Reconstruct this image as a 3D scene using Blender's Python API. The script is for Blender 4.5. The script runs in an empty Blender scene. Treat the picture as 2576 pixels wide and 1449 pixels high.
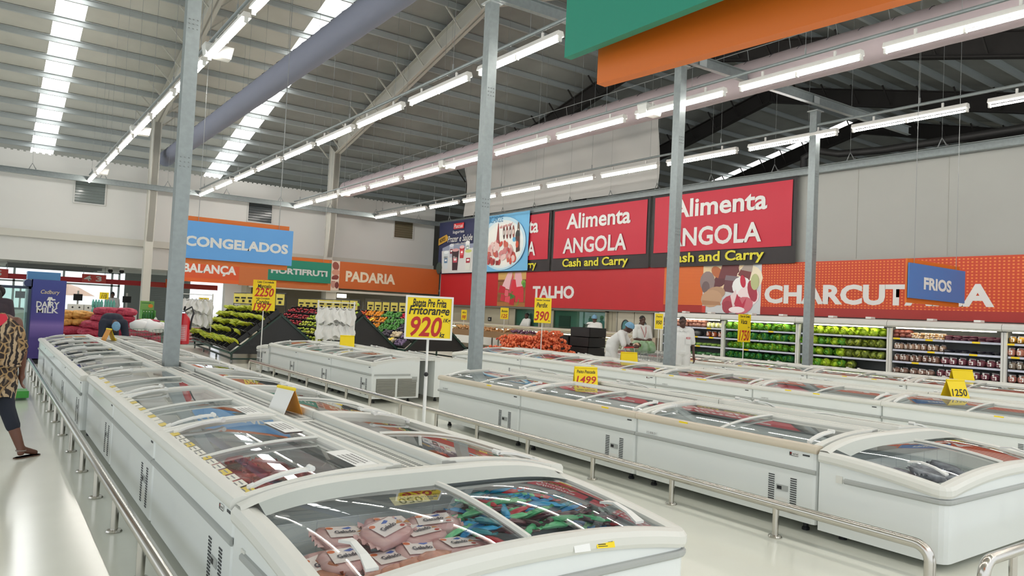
import bpy, math, random
from mathutils import Vector, Matrix
random.seed(7)
C = bpy.context.scene.collection
SC = bpy.context.scene
# ------------------------------------------------------------------ camera
def setup_camera():
    yaw, pitch, roll = math.radians(35.712), math.radians(2.081), math.radians(2.729)
    d = Vector((math.sin(yaw)*math.cos(pitch), math.cos(yaw)*math.cos(pitch), math.sin(pitch)))
    r = Vector((math.cos(yaw), -math.sin(yaw), 0)); u = r.cross(d)
    c, s = math.cos(roll), math.sin(roll)
    r2, u2 = c*r+s*u, -s*r+c*u
    cam = bpy.data.cameras.new('camera'); o = bpy.data.objects.new('camera', cam); C.objects.link(o)
    M = Matrix((r2, u2, -d)).transposed().to_4x4(); M.translation = (0, 0, 1.6)
    o.matrix_world = M
    cam.sensor_width = 36; cam.lens = 36*1842/2576; cam.clip_end = 300
    SC.camera = o
setup_camera()
# ------------------------------------------------------------------ world, exposure
w = bpy.data.worlds.new('overcast'); SC.world = w; w.use_nodes = True
w.node_tree.nodes['Background'].inputs[0].default_value = (0.90, 0.95, 1.0, 1)
w.node_tree.nodes['Background'].inputs[1].default_value = 1.15
SC.view_settings.view_transform = 'Standard'; SC.view_settings.look = 'None'
SC.view_settings.gamma = 1; SC.view_settings.use_curve_mapping = False
SC.view_settings.exposure = 0.32
TUBE_STRENGTH = 60.0
SKYLIGHT_STRENGTH = 5.0
SC.cycles.use_denoising = True
SC.cycles.max_bounces = 8; SC.cycles.transparent_max_bounces = 24
SC.cycles.sample_clamp_indirect = 6
SC.cycles.caustics_reflective = False; SC.cycles.caustics_refractive = False
# ------------------------------------------------------------------ materials
def lin(h):
    h = h.lstrip('#'); o = []
    for i in (0, 2, 4):
        c = int(h[i:i+2], 16)/255; o.append(c/12.92 if c <= .04045 else ((c+.055)/1.055)**2.4)
    return (*o, 1)
MATS = {}
def mat(name, hexc, rough=.5, metal=0, vary=0, scale=8, bump=0, bscale=60, hex2=None, emit=0, spec=.5, coat=0):
    if name in MATS: return MATS[name]
    m = bpy.data.materials.new(name); m.use_nodes = True; nt = m.node_tree; b = nt.nodes['Principled BSDF']
    col = lin(hexc)
    b.inputs['Base Color'].default_value = col; b.inputs['Roughness'].default_value = rough; b.inputs['Metallic'].default_value = metal
    b.inputs['Specular IOR Level'].default_value = spec; b.inputs['Coat Weight'].default_value = coat
    m.diffuse_color = col
    if vary or hex2 or bump:
        tc = nt.nodes.new('ShaderNodeTexCoord')
    if vary or hex2:
        n = nt.nodes.new('ShaderNodeTexNoise'); n.inputs['Scale'].default_value = scale; n.inputs['Detail'].default_value = 4
        r = nt.nodes.new('ShaderNodeValToRGB'); r.color_ramp.elements[0].position = .35; r.color_ramp.elements[1].position = .65
        r.color_ramp.elements[0].color = tuple(max(0, c*(1-vary)) for c in col[:3])+(1,)
        r.color_ramp.elements[1].color = lin(hex2) if hex2 else tuple(min(1, c*(1+vary)) for c in col[:3])+(1,)
        nt.links.new(tc.outputs['Object'], n.inputs['Vector']); nt.links.new(n.outputs['Fac'], r.inputs['Fac']); nt.links.new(r.outputs['Color'], b.inputs['Base Color'])
    if bump:
        n = nt.nodes.new('ShaderNodeTexNoise'); n.inputs['Scale'].default_value = bscale
        q = nt.nodes.new('ShaderNodeBump'); q.inputs['Strength'].default_value = bump; q.inputs['Distance'].default_value = .01
        nt.links.new(tc.outputs['Object'], n.inputs['Vector']); nt.links.new(n.outputs['Fac'], q.inputs['Height']); nt.links.new(q.outputs['Normal'], b.inputs['Normal'])
    if emit:
        b.inputs['Emission Color'].default_value = col; b.inputs['Emission Strength'].default_value = emit
    MATS[name] = m; return m
def glass_mat(name, tint='fcfffe', rough=.0, base=.06):
    if name in MATS: return MATS[name]
    m = bpy.data.materials.new(name); m.use_nodes = True; nt = m.node_tree; nt.nodes.clear()
    o = nt.nodes.new('ShaderNodeOutputMaterial'); t = nt.nodes.new('ShaderNodeBsdfTransparent'); g = nt.nodes.new('ShaderNodeBsdfGlossy')
    mx = nt.nodes.new('ShaderNodeMixShader'); ge = nt.nodes.new('ShaderNodeNewGeometry')
    dt = nt.nodes.new('ShaderNodeVectorMath'); dt.operation = 'DOT_PRODUCT'
    def M2(op, a, b):
        q = nt.nodes.new('ShaderNodeMath'); q.operation = op; q.use_clamp = op == 'ADD'
        for i, x in enumerate((a, b)):
            if isinstance(x, (int, float)): q.inputs[i].default_value = x
            elif x is not None: nt.links.new(x, q.inputs[i])
        return q.outputs[0]
    t.inputs[0].default_value = lin(tint); g.inputs['Roughness'].default_value = rough
    nt.links.new(ge.outputs['Incoming'], dt.inputs[0]); nt.links.new(ge.outputs['Normal'], dt.inputs[1])
    ab = M2('ABSOLUTE', dt.outputs['Value'], None); om = M2('SUBTRACT', 1, ab); p5 = M2('POWER', om, 4.0)
    f = M2('ADD', M2('MULTIPLY', p5, 1.1), base)          # Schlick for the two faces of a thin pane
    nt.links.new(f, mx.inputs[0])
    nt.links.new(t.outputs[0], mx.inputs[1]); nt.links.new(g.outputs[0], mx.inputs[2]); nt.links.new(mx.outputs[0], o.inputs[0])
    MATS[name] = m; return m
# ------------------------------------------------------------------ mesh collector
class MB:
    def __init__(s): s.v = []; s.f = []; s.m = []
    def face(s, pts, mi=0):
        k = len(s.v); s.v += [Vector(p) for p in pts]; s.f.append(tuple(range(k, k+len(pts)))); s.m.append(mi); return s
    def hexa(s, p, mi=0):          # 8 corners: bottom ring, top ring
        k = len(s.v); s.v += [Vector(q) for q in p]
        for a in ((3,2,1,0),(4,5,6,7),(0,1,5,4),(1,2,6,5),(2,3,7,6),(3,0,4,7)):
            s.f.append(tuple(k+i for i in a)); s.m.append(mi)
        return s
    def box(s, x0, x1, y0, y1, z0, z1, mi=0):
        return s.hexa([(x0,y0,z0),(x1,y0,z0),(x1,y1,z0),(x0,y1,z0),(x0,y0,z1),(x1,y0,z1),(x1,y1,z1),(x0,y1,z1)], mi)
    def bar(s, a, b, wd, ht, up=(0,0,1), mi=0):
        a, b = Vector(a), Vector(b); t = (b-a).normalized(); up = Vector(up)
        sd = t.cross(up)
        if sd.length < 1e-4: sd = t.cross(Vector((1,0,0)))
        sd.normalize(); u = sd.cross(t); sd *= wd/2; u *= ht/2
        return s.hexa([a-sd-u, a+sd-u, b+sd-u, b-sd-u, a-sd+u, a+sd+u, b+sd+u, b-sd+u], mi)
    def tube(s, pts, r, n=8, cap=True, mi=0, flat=None):
        pts = [Vector(p) for p in pts]; k0 = len(s.v); N = len(pts)
        rr = r if isinstance(r, (list, tuple)) else [r]*N
        t0 = (pts[1]-pts[0]).normalized()
        ref = Vector((0,0,1)) if abs(t0.z) < .9 else Vector((1,0,0))
        for i, p in enumerate(pts):
            t = (pts[min(i+1,N-1)]-pts[max(i-1,0)]).normalized()
            a = t.cross(ref)
            if a.length < 1e-5: a = t.cross(Vector((0,1,0)))
            a.normalize(); b = a.cross(t); ref = b
            for j in range(n):
                q = 2*math.pi*j/n; fl = flat or (1,1)
                s.v.append(p+a*(math.cos(q)*rr[i]*fl[0])+b*(math.sin(q)*rr[i]*fl[1]))
        for i in range(N-1):
            for j in range(n):
                s.f.append((k0+i*n+j, k0+i*n+(j+1)%n, k0+(i+1)*n+(j+1)%n, k0+(i+1)*n+j)); s.m.append(mi)
        if cap:
            s.f.append(tuple(k0+j for j in range(n))[::-1]); s.m.append(mi)
            s.f.append(tuple(k0+(N-1)*n+j for j in range(n))); s.m.append(mi)
        return s
    def lathe(s, prof, c=(0,0,0), n=12, mi=0):
        return s.tube([(c[0], c[1], c[2]+z) for r, z in prof], [max(r, 1e-4) for r, z in prof], n, True, mi)
    def grid(s, fn, nu, nv, mi=0, closeu=False):
        k = len(s.v)
        for j in range(nv+1):
            for i in range(nu+1): s.v.append(Vector(fn(i/nu, j/nv)))
        for j in range(nv):
            for i in range(nu):
                a = k+j*(nu+1)+i; s.f.append((a, a+1, a+nu+2, a+nu+1)); s.m.append(mi)
        return s
    def ball(s, c, r, nu=10, nv=6, mi=0, M=None, fn=None):
        if not isinstance(r, (tuple, list)): r = (r, r, r)
        k = len(s.v); c = Vector(c)
        for j in range(nv+1):
            th = math.pi*j/nv
            for i in range(nu):
                ph = 2*math.pi*i/nu
                p = Vector((math.sin(th)*math.cos(ph), math.sin(th)*math.sin(ph), math.cos(th)))
                if fn: p = p*fn(p)
                p = Vector((p.x*r[0], p.y*r[1], p.z*r[2]))
                if M: p = M @ p
                s.v.append(c+p)
        for j in range(nv):
            for i in range(nu):
                s.f.append((k+j*nu+i, k+(j+1)*nu+i, k+(j+1)*nu+(i+1)%nu, k+j*nu+(i+1)%nu)); s.m.append(mi)
        return s
    def poly(s, pts2, O, u, v, mi=0):
        O, u, v = Vector(O), Vector(u), Vector(v)
        return s.face([O+u*a+v*b for a, b in pts2], mi)
    def disc(s, O, u, v, cx, cy, rx, ry, n=14, mi=0, a0=0):
        return s.poly([(cx+rx*math.cos(a)*math.cos(a0)-ry*math.sin(a)*math.sin(a0), cy+rx*math.cos(a)*math.sin(a0)+ry*math.sin(a)*math.cos(a0)) for a in [2*math.pi*i/n for i in range(n)]], O, u, v, mi)
    def extrude(s, prof, axis, a0, a1, mi=0):   # closed 2-D profile swept along an axis ('x': prof is (y,z); 'y': (x,z); 'z': (x,y))
        def P(p, a): return {'x': (a, p[0], p[1]), 'y': (p[0], a, p[1]), 'z': (p[0], p[1], a)}[axis]
        k = len(s.v); n = len(prof)
        s.v += [Vector(P(p, a0)) for p in prof]+[Vector(P(p, a1)) for p in prof]
        for i in range(n): s.f.append((k+i, k+(i+1)%n, k+n+(i+1)%n, k+n+i)); s.m.append(mi)
        s.f.append(tuple(range(k, k+n))[::-1]); s.f.append(tuple(range(k+n, k+2*n))); s.m += [mi, mi]
        return s
    def mesh(s, name, mats, smooth=0):
        me = bpy.data.meshes.new(name); me.from_pydata(s.v, [], s.f)
        for m in (mats if isinstance(mats, (list, tuple)) else [mats]): me.materials.append(m)
        if any(s.m): me.polygons.foreach_set('material_index', s.m)
        if smooth:
            me.polygons.foreach_set('use_smooth', [True]*len(s.f)); me.validate()
            me.set_sharp_from_angle(angle=smooth)
        me.update(); return me
def tag(o, label=None, cat=None, group=None, kind=None):
    if label: o['label'] = label
    if cat: o['category'] = cat
    if group: o['group'] = group
    if kind: o['kind'] = kind
    return o
def link(name, me, parent=None, loc=(0,0,0), rot=None, M=None):
    o = bpy.data.objects.new(name, me); C.objects.link(o)
    if M is not None: o.matrix_local = M
    else:
        o.location = loc
        if rot: o.rotation_euler = rot
    if parent: o.parent = parent
    return o
def obj(name, mb, m, parent=None, loc=(0,0,0), rot=None, smooth=0, label=None, cat=None, group=None, kind=None):
    o = link(name, mb.mesh(name, m, smooth), parent, loc, rot)
    return tag(o, label, cat, group, kind)
def thing(name, label, cat, loc=(0,0,0), rz=0, group=None):
    o = link(name, None, None, loc, (0,0,rz)); o.empty_display_size = .1
    return tag(o, label, cat, group)
def copy_tree(o, parent=None):
    c = o.copy(); C.objects.link(c)
    if parent: c.parent = parent
    for ch in list(o.children): copy_tree(ch, c)
    return c
def dup(o, loc, rz=None, label=None, group=None, scale=None):
    c = copy_tree(o); c.location = loc
    if rz is not None: c.rotation_euler = (0,0,rz)
    if scale: c.scale = scale
    if label: c['label'] = label
    if group: c['group'] = group
    return c
TXT = {}
def text_mesh(s, h, wd=None, bold=.012, shear=0, spacing=1.0):
    """flat lettering mesh in its own XY plane, cap box scaled to wd x h, origin at its centre"""
    cu = bpy.data.curves.new('lettering', 'FONT'); cu.body = s; cu.offset = bold; cu.shear = shear; cu.space_character = spacing; cu.resolution_u = 3
    cu.fill_mode = 'BOTH' if False else 'FRONT'
    ob = bpy.data.objects.new('lettering', cu)
    me = bpy.data.meshes.new_from_object(ob)
    bpy.data.objects.remove(ob); bpy.data.curves.remove(cu)
    xs = [v.co.x for v in me.vertices]; ys = [v.co.y for v in me.vertices]
    x0, x1, y0, y1 = min(xs), max(xs), min(ys), max(ys)
    sy = h/(y1-y0); sx = (wd/(x1-x0)) if wd else sy
    for v in me.vertices: v.co = ((v.co.x-(x0+x1)/2)*sx, (v.co.y-(y0+y1)/2)*sy, 0)
    me.materials.clear(); me.name = 'lettering'
    return me
def lettering(s, h, wd, m, parent, centre, u, n, bold=.012, shear=0, name='lettering', v=None, eps=.004, roll=0):
    """centre: lettering centre in the parent's space; u: reading direction; n: facing normal"""
    u = Vector(u).normalized(); n = Vector(n).normalized(); v = n.cross(u)
    if roll: u, v = u*math.cos(roll)+v*math.sin(roll), v*math.cos(roll)-u*math.sin(roll)
    me = text_mesh(s, h, wd, bold, shear); me.materials.append(m)
    M = Matrix((u, v, n)).transposed().to_4x4(); M.translation = Vector(centre)+n*eps
    return link(name, me, parent, M=M)
V = Vector
PI = math.pi

ordn = ['first', 'second', 'third', 'fourth', 'fifth', 'sixth', 'seventh', 'eighth', 'ninth', 'tenth', 'eleventh', 'twelfth', 'thirteenth', 'fourteenth', 'fifteenth', 'sixteenth']
# ================================================================== THE HALL
WHITE = mat('white_panel', 'c6c6c2', .45); WALLB = mat('wall_back_paint', 'd2d2ce', .6)
FLOORM = mat('floor_epoxy', 'e6e7da', .16, vary=.03, scale=1.3, spec=.5)
ROOFM = mat('roof_foil', 'c9c8bf', .6, vary=.06, scale=.7); ROOFD = mat('roof_foil_shaded', '93948f', .7, vary=.1, scale=.7)  # ROOFD: same foil darkened, shade of the unlit hall put into its colour
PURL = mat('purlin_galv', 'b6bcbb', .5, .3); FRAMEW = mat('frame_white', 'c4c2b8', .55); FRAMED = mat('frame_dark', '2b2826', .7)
GALV = mat('galvanised', '8f9797', .42, .35, vary=.06, scale=14); GALVL = mat('galvanised_light', 'b4baba', .45, .25)
SKYM = mat('skylight_sheet', 'ffffff', .5, emit=SKYLIGHT_STRENGTH)
STEEL = mat('stainless', 'c9c5bd', .2, 1.0); BLACK = mat('black_plastic', '17181b', .5); DARK = mat('dark_gap', '2b2b2a', .8)
TUBEM = mat('tube_light', 'fffaf3', .5, emit=TUBE_STRENGTH); BATTEN = mat('batten_white', 'e6e4de', .5)
RED = mat('red_board', 'b31f27', .5); REDD = mat('red_dark', '9c2720', .5); ORANGE = mat('orange_board', 'd25c22', .5); ORANGED = mat('orange_back', 'd96c16', .45)
BLUE = mat('blue_board', '5f9fdc', .45); GREEN = mat('green_board', '15866b', .45); LETTER = mat('letter_white', 'dcdcd8', .5)
BLACKB = mat('black_print', '2a2526', .6); YELLOWL = mat('yellow_print', 'd9cf2e', .5); YEL = mat('yellow_card', 'f2d402', .5)
INKB = mat('ink_black', '1b1712', .5); INKR = mat('ink_red', 'b8201c', .5); WHITEP = mat('white_plastic', 'e4e4df', .4); WPAPER = mat('white_paper', 'eeeeea', .6)
FRZ = mat('freezer_white', 'e3e7e4', .35, coat=.3); TRIM = mat('freezer_trim', 'dadad2', .4); TRIMB = mat('freezer_trim_beige', 'cfc4b0', .4); GREYB = mat('bumper_grey', 'a9aca8', .5)
VENT = mat('vent_dark', '3a3c3c', .6); GLASS = glass_mat('lid_glass'); SHOPGLASS = glass_mat('shop_glass', 'd6e6e0')
REDPL = mat('red_plastic', 'c01722', .35); GREENPL = mat('green_frame', '24463c', .5); CHROME = mat('chrome', 'd2d2d0', .12, 1.0); WIRE = mat('wire_grey', '8c8f8f', .45, .6); CABLE = mat('cable_grey', '8d908f', .5, .2)
BEIGE = mat('cold_room_beige', 'aaa48f', .6); BEIGE2 = mat('counter_beige', 'b9ab98', .5); DGREY = mat('shutter_grey', '949997', .6); SKIN = mat('skin_dark', '4a2f25', .5); SKIN2 = mat('skin_brown', '6a4536', .5)

def structure(name, mb, m, parent=None, smooth=0):
    o = obj(name, mb, m, parent, smooth=smooth)
    if not parent: o['kind'] = 'structure'
    return o
structure('floor', MB().face([(-16,-4,0),(48,-4,0),(48,62,0),(-16,62,0)]), FLOORM)
# --- roof: duo-pitch, ridge parallel to X at Y=20.4
RY, RZ, RS = 20.4, 12.85, .246
def rz(y): return RZ-RS*abs(y-RY)
XS0, XS1 = -14, 46
SKY = [(1.32, 2.2), (8.82, 9.68), (36.4, 37.4)]
roof = MB(); edges = [XS0]
for a, b in SKY: edges += [a, b]
edges += [XS1]
for i in range(0, len(edges), 2):
    x0, x1 = edges[i], edges[i+1]
    n = 1
    mi = 0
    for y0, y1 in ((RY, 41.), (-3., RY)):
        for j in range(n):         # trapezoid corrugation: ribs along the slope
            xa, xb = x0+(x1-x0)*j/n, x0+(x1-x0)*(j+1)/n; xm = xa+(xb-xa)*.78; dz = 0
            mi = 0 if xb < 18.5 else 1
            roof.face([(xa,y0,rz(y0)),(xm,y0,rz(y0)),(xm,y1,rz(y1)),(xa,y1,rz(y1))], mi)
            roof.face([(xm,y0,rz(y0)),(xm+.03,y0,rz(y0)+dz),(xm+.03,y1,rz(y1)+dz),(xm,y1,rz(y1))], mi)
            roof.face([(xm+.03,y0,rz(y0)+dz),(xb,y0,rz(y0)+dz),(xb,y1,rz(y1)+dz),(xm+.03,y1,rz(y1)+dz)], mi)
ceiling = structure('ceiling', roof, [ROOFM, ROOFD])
for a, b in SKY:
    for k in range(9):             # translucent sheets between purlins
        y0 = RY+.6+k*2.2; y1 = y0+2.16
        obj('skylight_sheet', MB().face([(a,y0,rz(y0)+.02),(b,y0,rz(y0)+.02),(b,y1,rz(y1)+.02),(a,y1,rz(y1)+.02)]), SKYM, ceiling)
    y0, y1 = -3, RY+.6
    obj('roof_sheet', MB().face([(a,y0,rz(y0)),(b,y0,rz(y0)),(b,RY,RZ),(a,RY,RZ)]).face([(a,RY,RZ),(b,RY,RZ),(b,y1,rz(y1)),(a,y1,rz(y1))]), ROOFM, ceiling)
# purlins (Z sections), each a part of the ceiling
pu = None
def purlin(y):
    global pu
    if pu is None:
        z = MB()
        z.box(XS0, XS1, -.02, .02, -.2, -.01); z.box(XS0, XS1, .02, .07, -.2, -.18); z.box(XS0, XS1, -.07, -.02, -.03, -.005)
        pu = z.mesh('purlin', PURL)
    link('purlin', pu, ceiling, (0, y, rz(y)))
for k in range(17): purlin(RY+.35+k*1.31)
for k in range(18): purlin(RY-.35-k*1.31)
# --- walls
wb = MB(); WYB = 34.2
wb.box(-14, 19.3, WYB, WYB+.2, 4.0, 7.04); wb.box(-14, 19.3, WYB+.02, WYB+.2, 2.8, 3.72)
n = 160
for i in range(n):                 # corrugated cladding edge along the top
    x = -14+33.3*i/n; wb.box(x, x+33.3/n*.6, WYB+.03, WYB+.12, 7.04, 7.09)
wall_back = structure('wall_back', wb, WALLB)
structure('trim_1', MB().box(-14, 19.3, WYB-.12, WYB+.2, 3.72, 4.0), FRAMEW)
for i, x in enumerate((2.71, 9.55, 16.93)):
    vt = thing('wall_vent', ['square grey wall vent high above the checkouts', 'square dark wall vent behind the blue hanging board', 'square brown wall vent above the bakery board'][i], 'vent', (x, WYB, 5.3), 0)
    fr = MB(); ww, hh = 1.06, .92
    for a in ((-.05, 0, 0, hh), (ww, ww+.05, 0, hh), (-.05, ww+.05, -.05, 0), (-.05, ww+.05, hh, hh+.05)): fr.box(a[0], a[1], -.05, 0, a[2], a[3])
    obj('vent_frame', fr, WHITE, vt)
    obj('back_panel', MB().box(0, ww, -.012, 0, 0, hh), mat('vent_pane%d' % i, ['7f8886', '4a5052', '6f6752'][i], .15), vt)
    for k in range(8): obj('louvre', MB().bar((0, -.03, .06+k*.115), (ww, -.03, .06+k*.115), .05, .012, (0, -.5, 1)), mat('vent_pane%d' % i, '7f8886'), vt)
wr = MB()
wr.box(19.0, 19.25, -4, 32.8, 1.9, 6.1)
wall_right = structure('wall_right', wr, mat('wall_right_panel', 'a0a19b', .55, vary=.03, scale=.5))
wl = MB(); wl.box(19.25, 19.4, 11, 32.8, 0, 2.0)
structure('wall_right_lower', wl, BEIGE)
for y in (4.2, 6.6, 8.3, 10.6, 13.1): obj('panel_joint', MB().box(18.992, 19.0, y, y+.012, 3.55, 6.0), mat('joint', '9d9d95', .7), wall_right)
# galvanised ring channel with hangers and drop wires
def channel(name, label, a, b, normal, hang):
    t = thing(name, label, 'steel channel', a); a, b = V(a), V(b); L = b-a; nn = V(normal)
    m = MB(); m.bar((0,0,0), L, .05, .22); m.bar(nn*.06+V((0,0,.1)), nn*.06+L+V((0,0,.1)), .12, .015); m.bar(nn*.06-V((0,0,.1)), nn*.06+L-V((0,0,.1)), .12, .015)
    obj('channel_web', m, GALV, t)
    d = L.normalized(); k = 1.2
    while k < L.length:
        p = d*k; h = MB(); h.bar(p+V((0,0,.1)), p+V((0,0,.16))+nn*.05, .02, .05)
        h.tube([p+nn*.06-d*.22+V((0,0,.11)), p+nn*.06-d*.12+V((0,0,.34)), p+nn*.06+d*.0+V((0,0,.12))], .018, 4)
        obj('hanger', h, CABLE, t)
        top = p+V((0,0,.3)); zt = min(rz((a+p).y), 12)-a.z
        if hang: obj('drop_wire', MB().tube([top+nn*.06-d*.12, V((top.x, top.y, zt))+nn*.06-d*.12], .0045, 4), CABLE, t)
        k += 2.35
    return t
channel('ring_channel', 'long galvanised channel running along the back wall', (-14, 33.0, 6.1), (18.9, 33.0, 6.1), (0,-1,0), True)
channel('ring_channel', 'galvanised channel along the top of the butchery wall', (18.9, 33.0, 6.1), (18.9, -2, 6.1), (-1,0,0), True)
ins = MB().tube([(19.05, 12.3, 6.2), (19.05, 12.3, 6.55), (19.05, 11.9, 6.7), (19.05, 11.2, 6.5), (19.05, 10, 6.42), (19.05, -2, 6.42)], .1, 8)
obj('insulated_pipe', ins, mat('pipe_black', '1d1d1d', .6), smooth=.8, label='black insulated pipe lying along the top of the grey wall', cat='pipe')
# --- portal frames
def frame(x, m, label, col=True, far=True):
    t = thing('portal_frame', label, 'steel frame', (x, 0, 0))
    yc, zc = 33.45, 8.84
    def isec(pts_bot, dep, width, nm):      # I section along a polyline in the YZ plane; dep: depth towards 'out'
        mb = MB()
        for (p, q) in zip(pts_bot[:-1], pts_bot[1:]):
            (pa, oa), (pb, ob) = p, q
            pa, pb, oa, ob = V((0,)+pa), V((0,)+pb), V((0,)+oa), V((0,)+ob)
            X = V((width/2,0,0)); f = .04
            na, nb = (oa-pa).normalized()*f, (ob-pb).normalized()*f
            mb.hexa([pa-X, pa+X, pb+X, pb-X, pa-X+na, pa+X+na, pb+X+nb, pb-X+nb])
            mb.hexa([oa-X-na, oa+X-na, ob+X-nb, ob-X-nb, oa-X, oa+X, ob+X, ob-X])
            Wb = V((.12 if nm == 'column' else .03,0,0)); mb.hexa([pa-Wb, pa+Wb, pb+Wb, pb-Wb, oa-Wb, oa+Wb, ob+Wb, ob-Wb])
        return obj(nm, mb, m, t)
    if col: obj('column_base', MB().box(-.15, .15, yc-.12, yc+.28, 0, 3.9), m, t); isec([((yc-.12, 3.9), (yc+.28, 3.9)), ((yc-.3, 5.2), (yc+.28, 5.2)), ((yc-.42, zc), (yc+.28, zc)), ((yc-.42, zc+.02), (yc+.28, rz(yc+.28)-.25))], .5, .3, 'column')
    rb = [((yc-.42, zc), (yc-.42, rz(yc-.42)-.24)), ((yc-4.5, rz(yc-4.5)-.95), (yc-4.5, rz(yc-4.5)-.24)), ((RY+.01, RZ-.95), (RY+.01, RZ-.24))]
    isec(rb, .5, .3, 'rafter')
    isec([((RY-.01, RZ-.95), (RY-.01, RZ-.24)), ((-3, rz(-3)-.95), (-3, rz(-3)-.24))], .5, .3, 'rafter')
    for k in range(0, 11):
        y = RY+.35+k*1.31
        for sg in (-1, 1): obj('knee_brace', MB().bar((sg*.75, y, rz(y)-.2), (sg*.12, y, rz(y)-.85), .05, .05), m, t)
    for k in range(0, 14):
        y = RY-.35-k*1.31
        for sg in (-1, 1): obj('knee_brace', MB().bar((sg*.75, y, rz(y)-.2), (sg*.12, y, rz(y)-.85), .05, .05), m, t)
    return t
frame(-2.4, FRAMEW, 'white portal frame beyond the checkouts')
frame(5.4, FRAMEW, 'white portal frame whose column stands beside the checkout opening')
frame(13.2, FRAMEW, 'white portal frame whose column ends behind the bakery board')
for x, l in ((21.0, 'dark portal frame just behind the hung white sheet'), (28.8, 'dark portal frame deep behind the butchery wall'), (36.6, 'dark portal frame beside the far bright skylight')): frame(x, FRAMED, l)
# far closing walls under the roof, unlit hall beyond the butchery wall
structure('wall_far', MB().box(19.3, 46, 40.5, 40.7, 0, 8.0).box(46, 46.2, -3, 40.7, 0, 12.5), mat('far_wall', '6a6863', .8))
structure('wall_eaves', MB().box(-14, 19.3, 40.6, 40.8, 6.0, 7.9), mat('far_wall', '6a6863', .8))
# hung white sheet above the butchery wall
def sheet(u, v):
    y = 17.9+(30.7-17.9)*u; z = 6.3+v*(8.8-6.3)
    return (18.95+.05*math.sin(u*38+2*math.sin(v*4))*(.3+v)+.05*math.sin(u*11+v*6), y, z)
obj('hung_sheet', MB().grid(sheet, 90, 14), mat('sheet_white', 'b9b8b4', .8), smooth=1, label='big white sheet hung from the roof above the red banners', cat='sheet')
# --- galvanised posts and overhead beam
def hollow(mb, x0, x1, y0, y1, z0, z1): return mb.box(x0, x1, y0, y1, z0, z1)
post_lab = ['galvanised square post between the freezers behind the blue board', 'galvanised square post rising beside the price board with the red 920', 'galvanised square post beside the man in the white polo shirt', 'galvanised square post in front of the chilled vegetable shelves']
for i, (x, y) in enumerate(((1.99, 10.2), (6.42, 9.85), (10.85, 9.75), (15.35, 9.65))):
    t = thing('steel_post', post_lab[i], 'post', (x, y, 0))
    obj('shaft', MB().box(-.085, .085, -.085, .085, .02, 6.62), GALV, t)
    obj('base_plate', MB().box(-.16, .16, -.16, .16, 0, .02), GALV, t)
    obj('cap_plate', MB().box(-.13, .13, -.13, .13, 6.62, 6.64), GALVL, t)
    for z in (3.3, 5.1):
        bm_ = MB()
        for kx in range(3):
            for kz in range(3): bm_.box(-.05+kx*.05-.007, -.05+kx*.05+.007, -.095, -.085, z+kz*.06, z+kz*.06+.012)
        o = obj('bolt_plate', bm_, CABLE, t); o['kind'] = 'stuff'
bt = thing('overhead_beam', 'galvanised beam joining the tops of the square posts', 'beam', (0, 9.75, 6.74))
segs = [(-1, 6.42), (6.42, 10.85), (10.85, 15.0), (15.0, 18.8)]
for a, b in segs:
    m = MB(); dy = lambda x: .25-.0406*(x)
    m.bar((a, dy(a), 0), (b, dy(b), 0), .05, .2); m.bar((a, dy(a)-.04, .1), (b, dy(b)-.04, .1), .1, .012); m.bar((a, dy(a)-.04, -.1), (b, dy(b)-.04, -.1), .1, .012)
    obj('beam_segment', m, GALV, bt)
for x in (11.2, 14.9): obj('splice_plate', MB().bar((x-.1, dy(x)-.05, 0), (x+.1, dy(x)-.05, 0), .02, .17), GALVL, bt)
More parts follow.
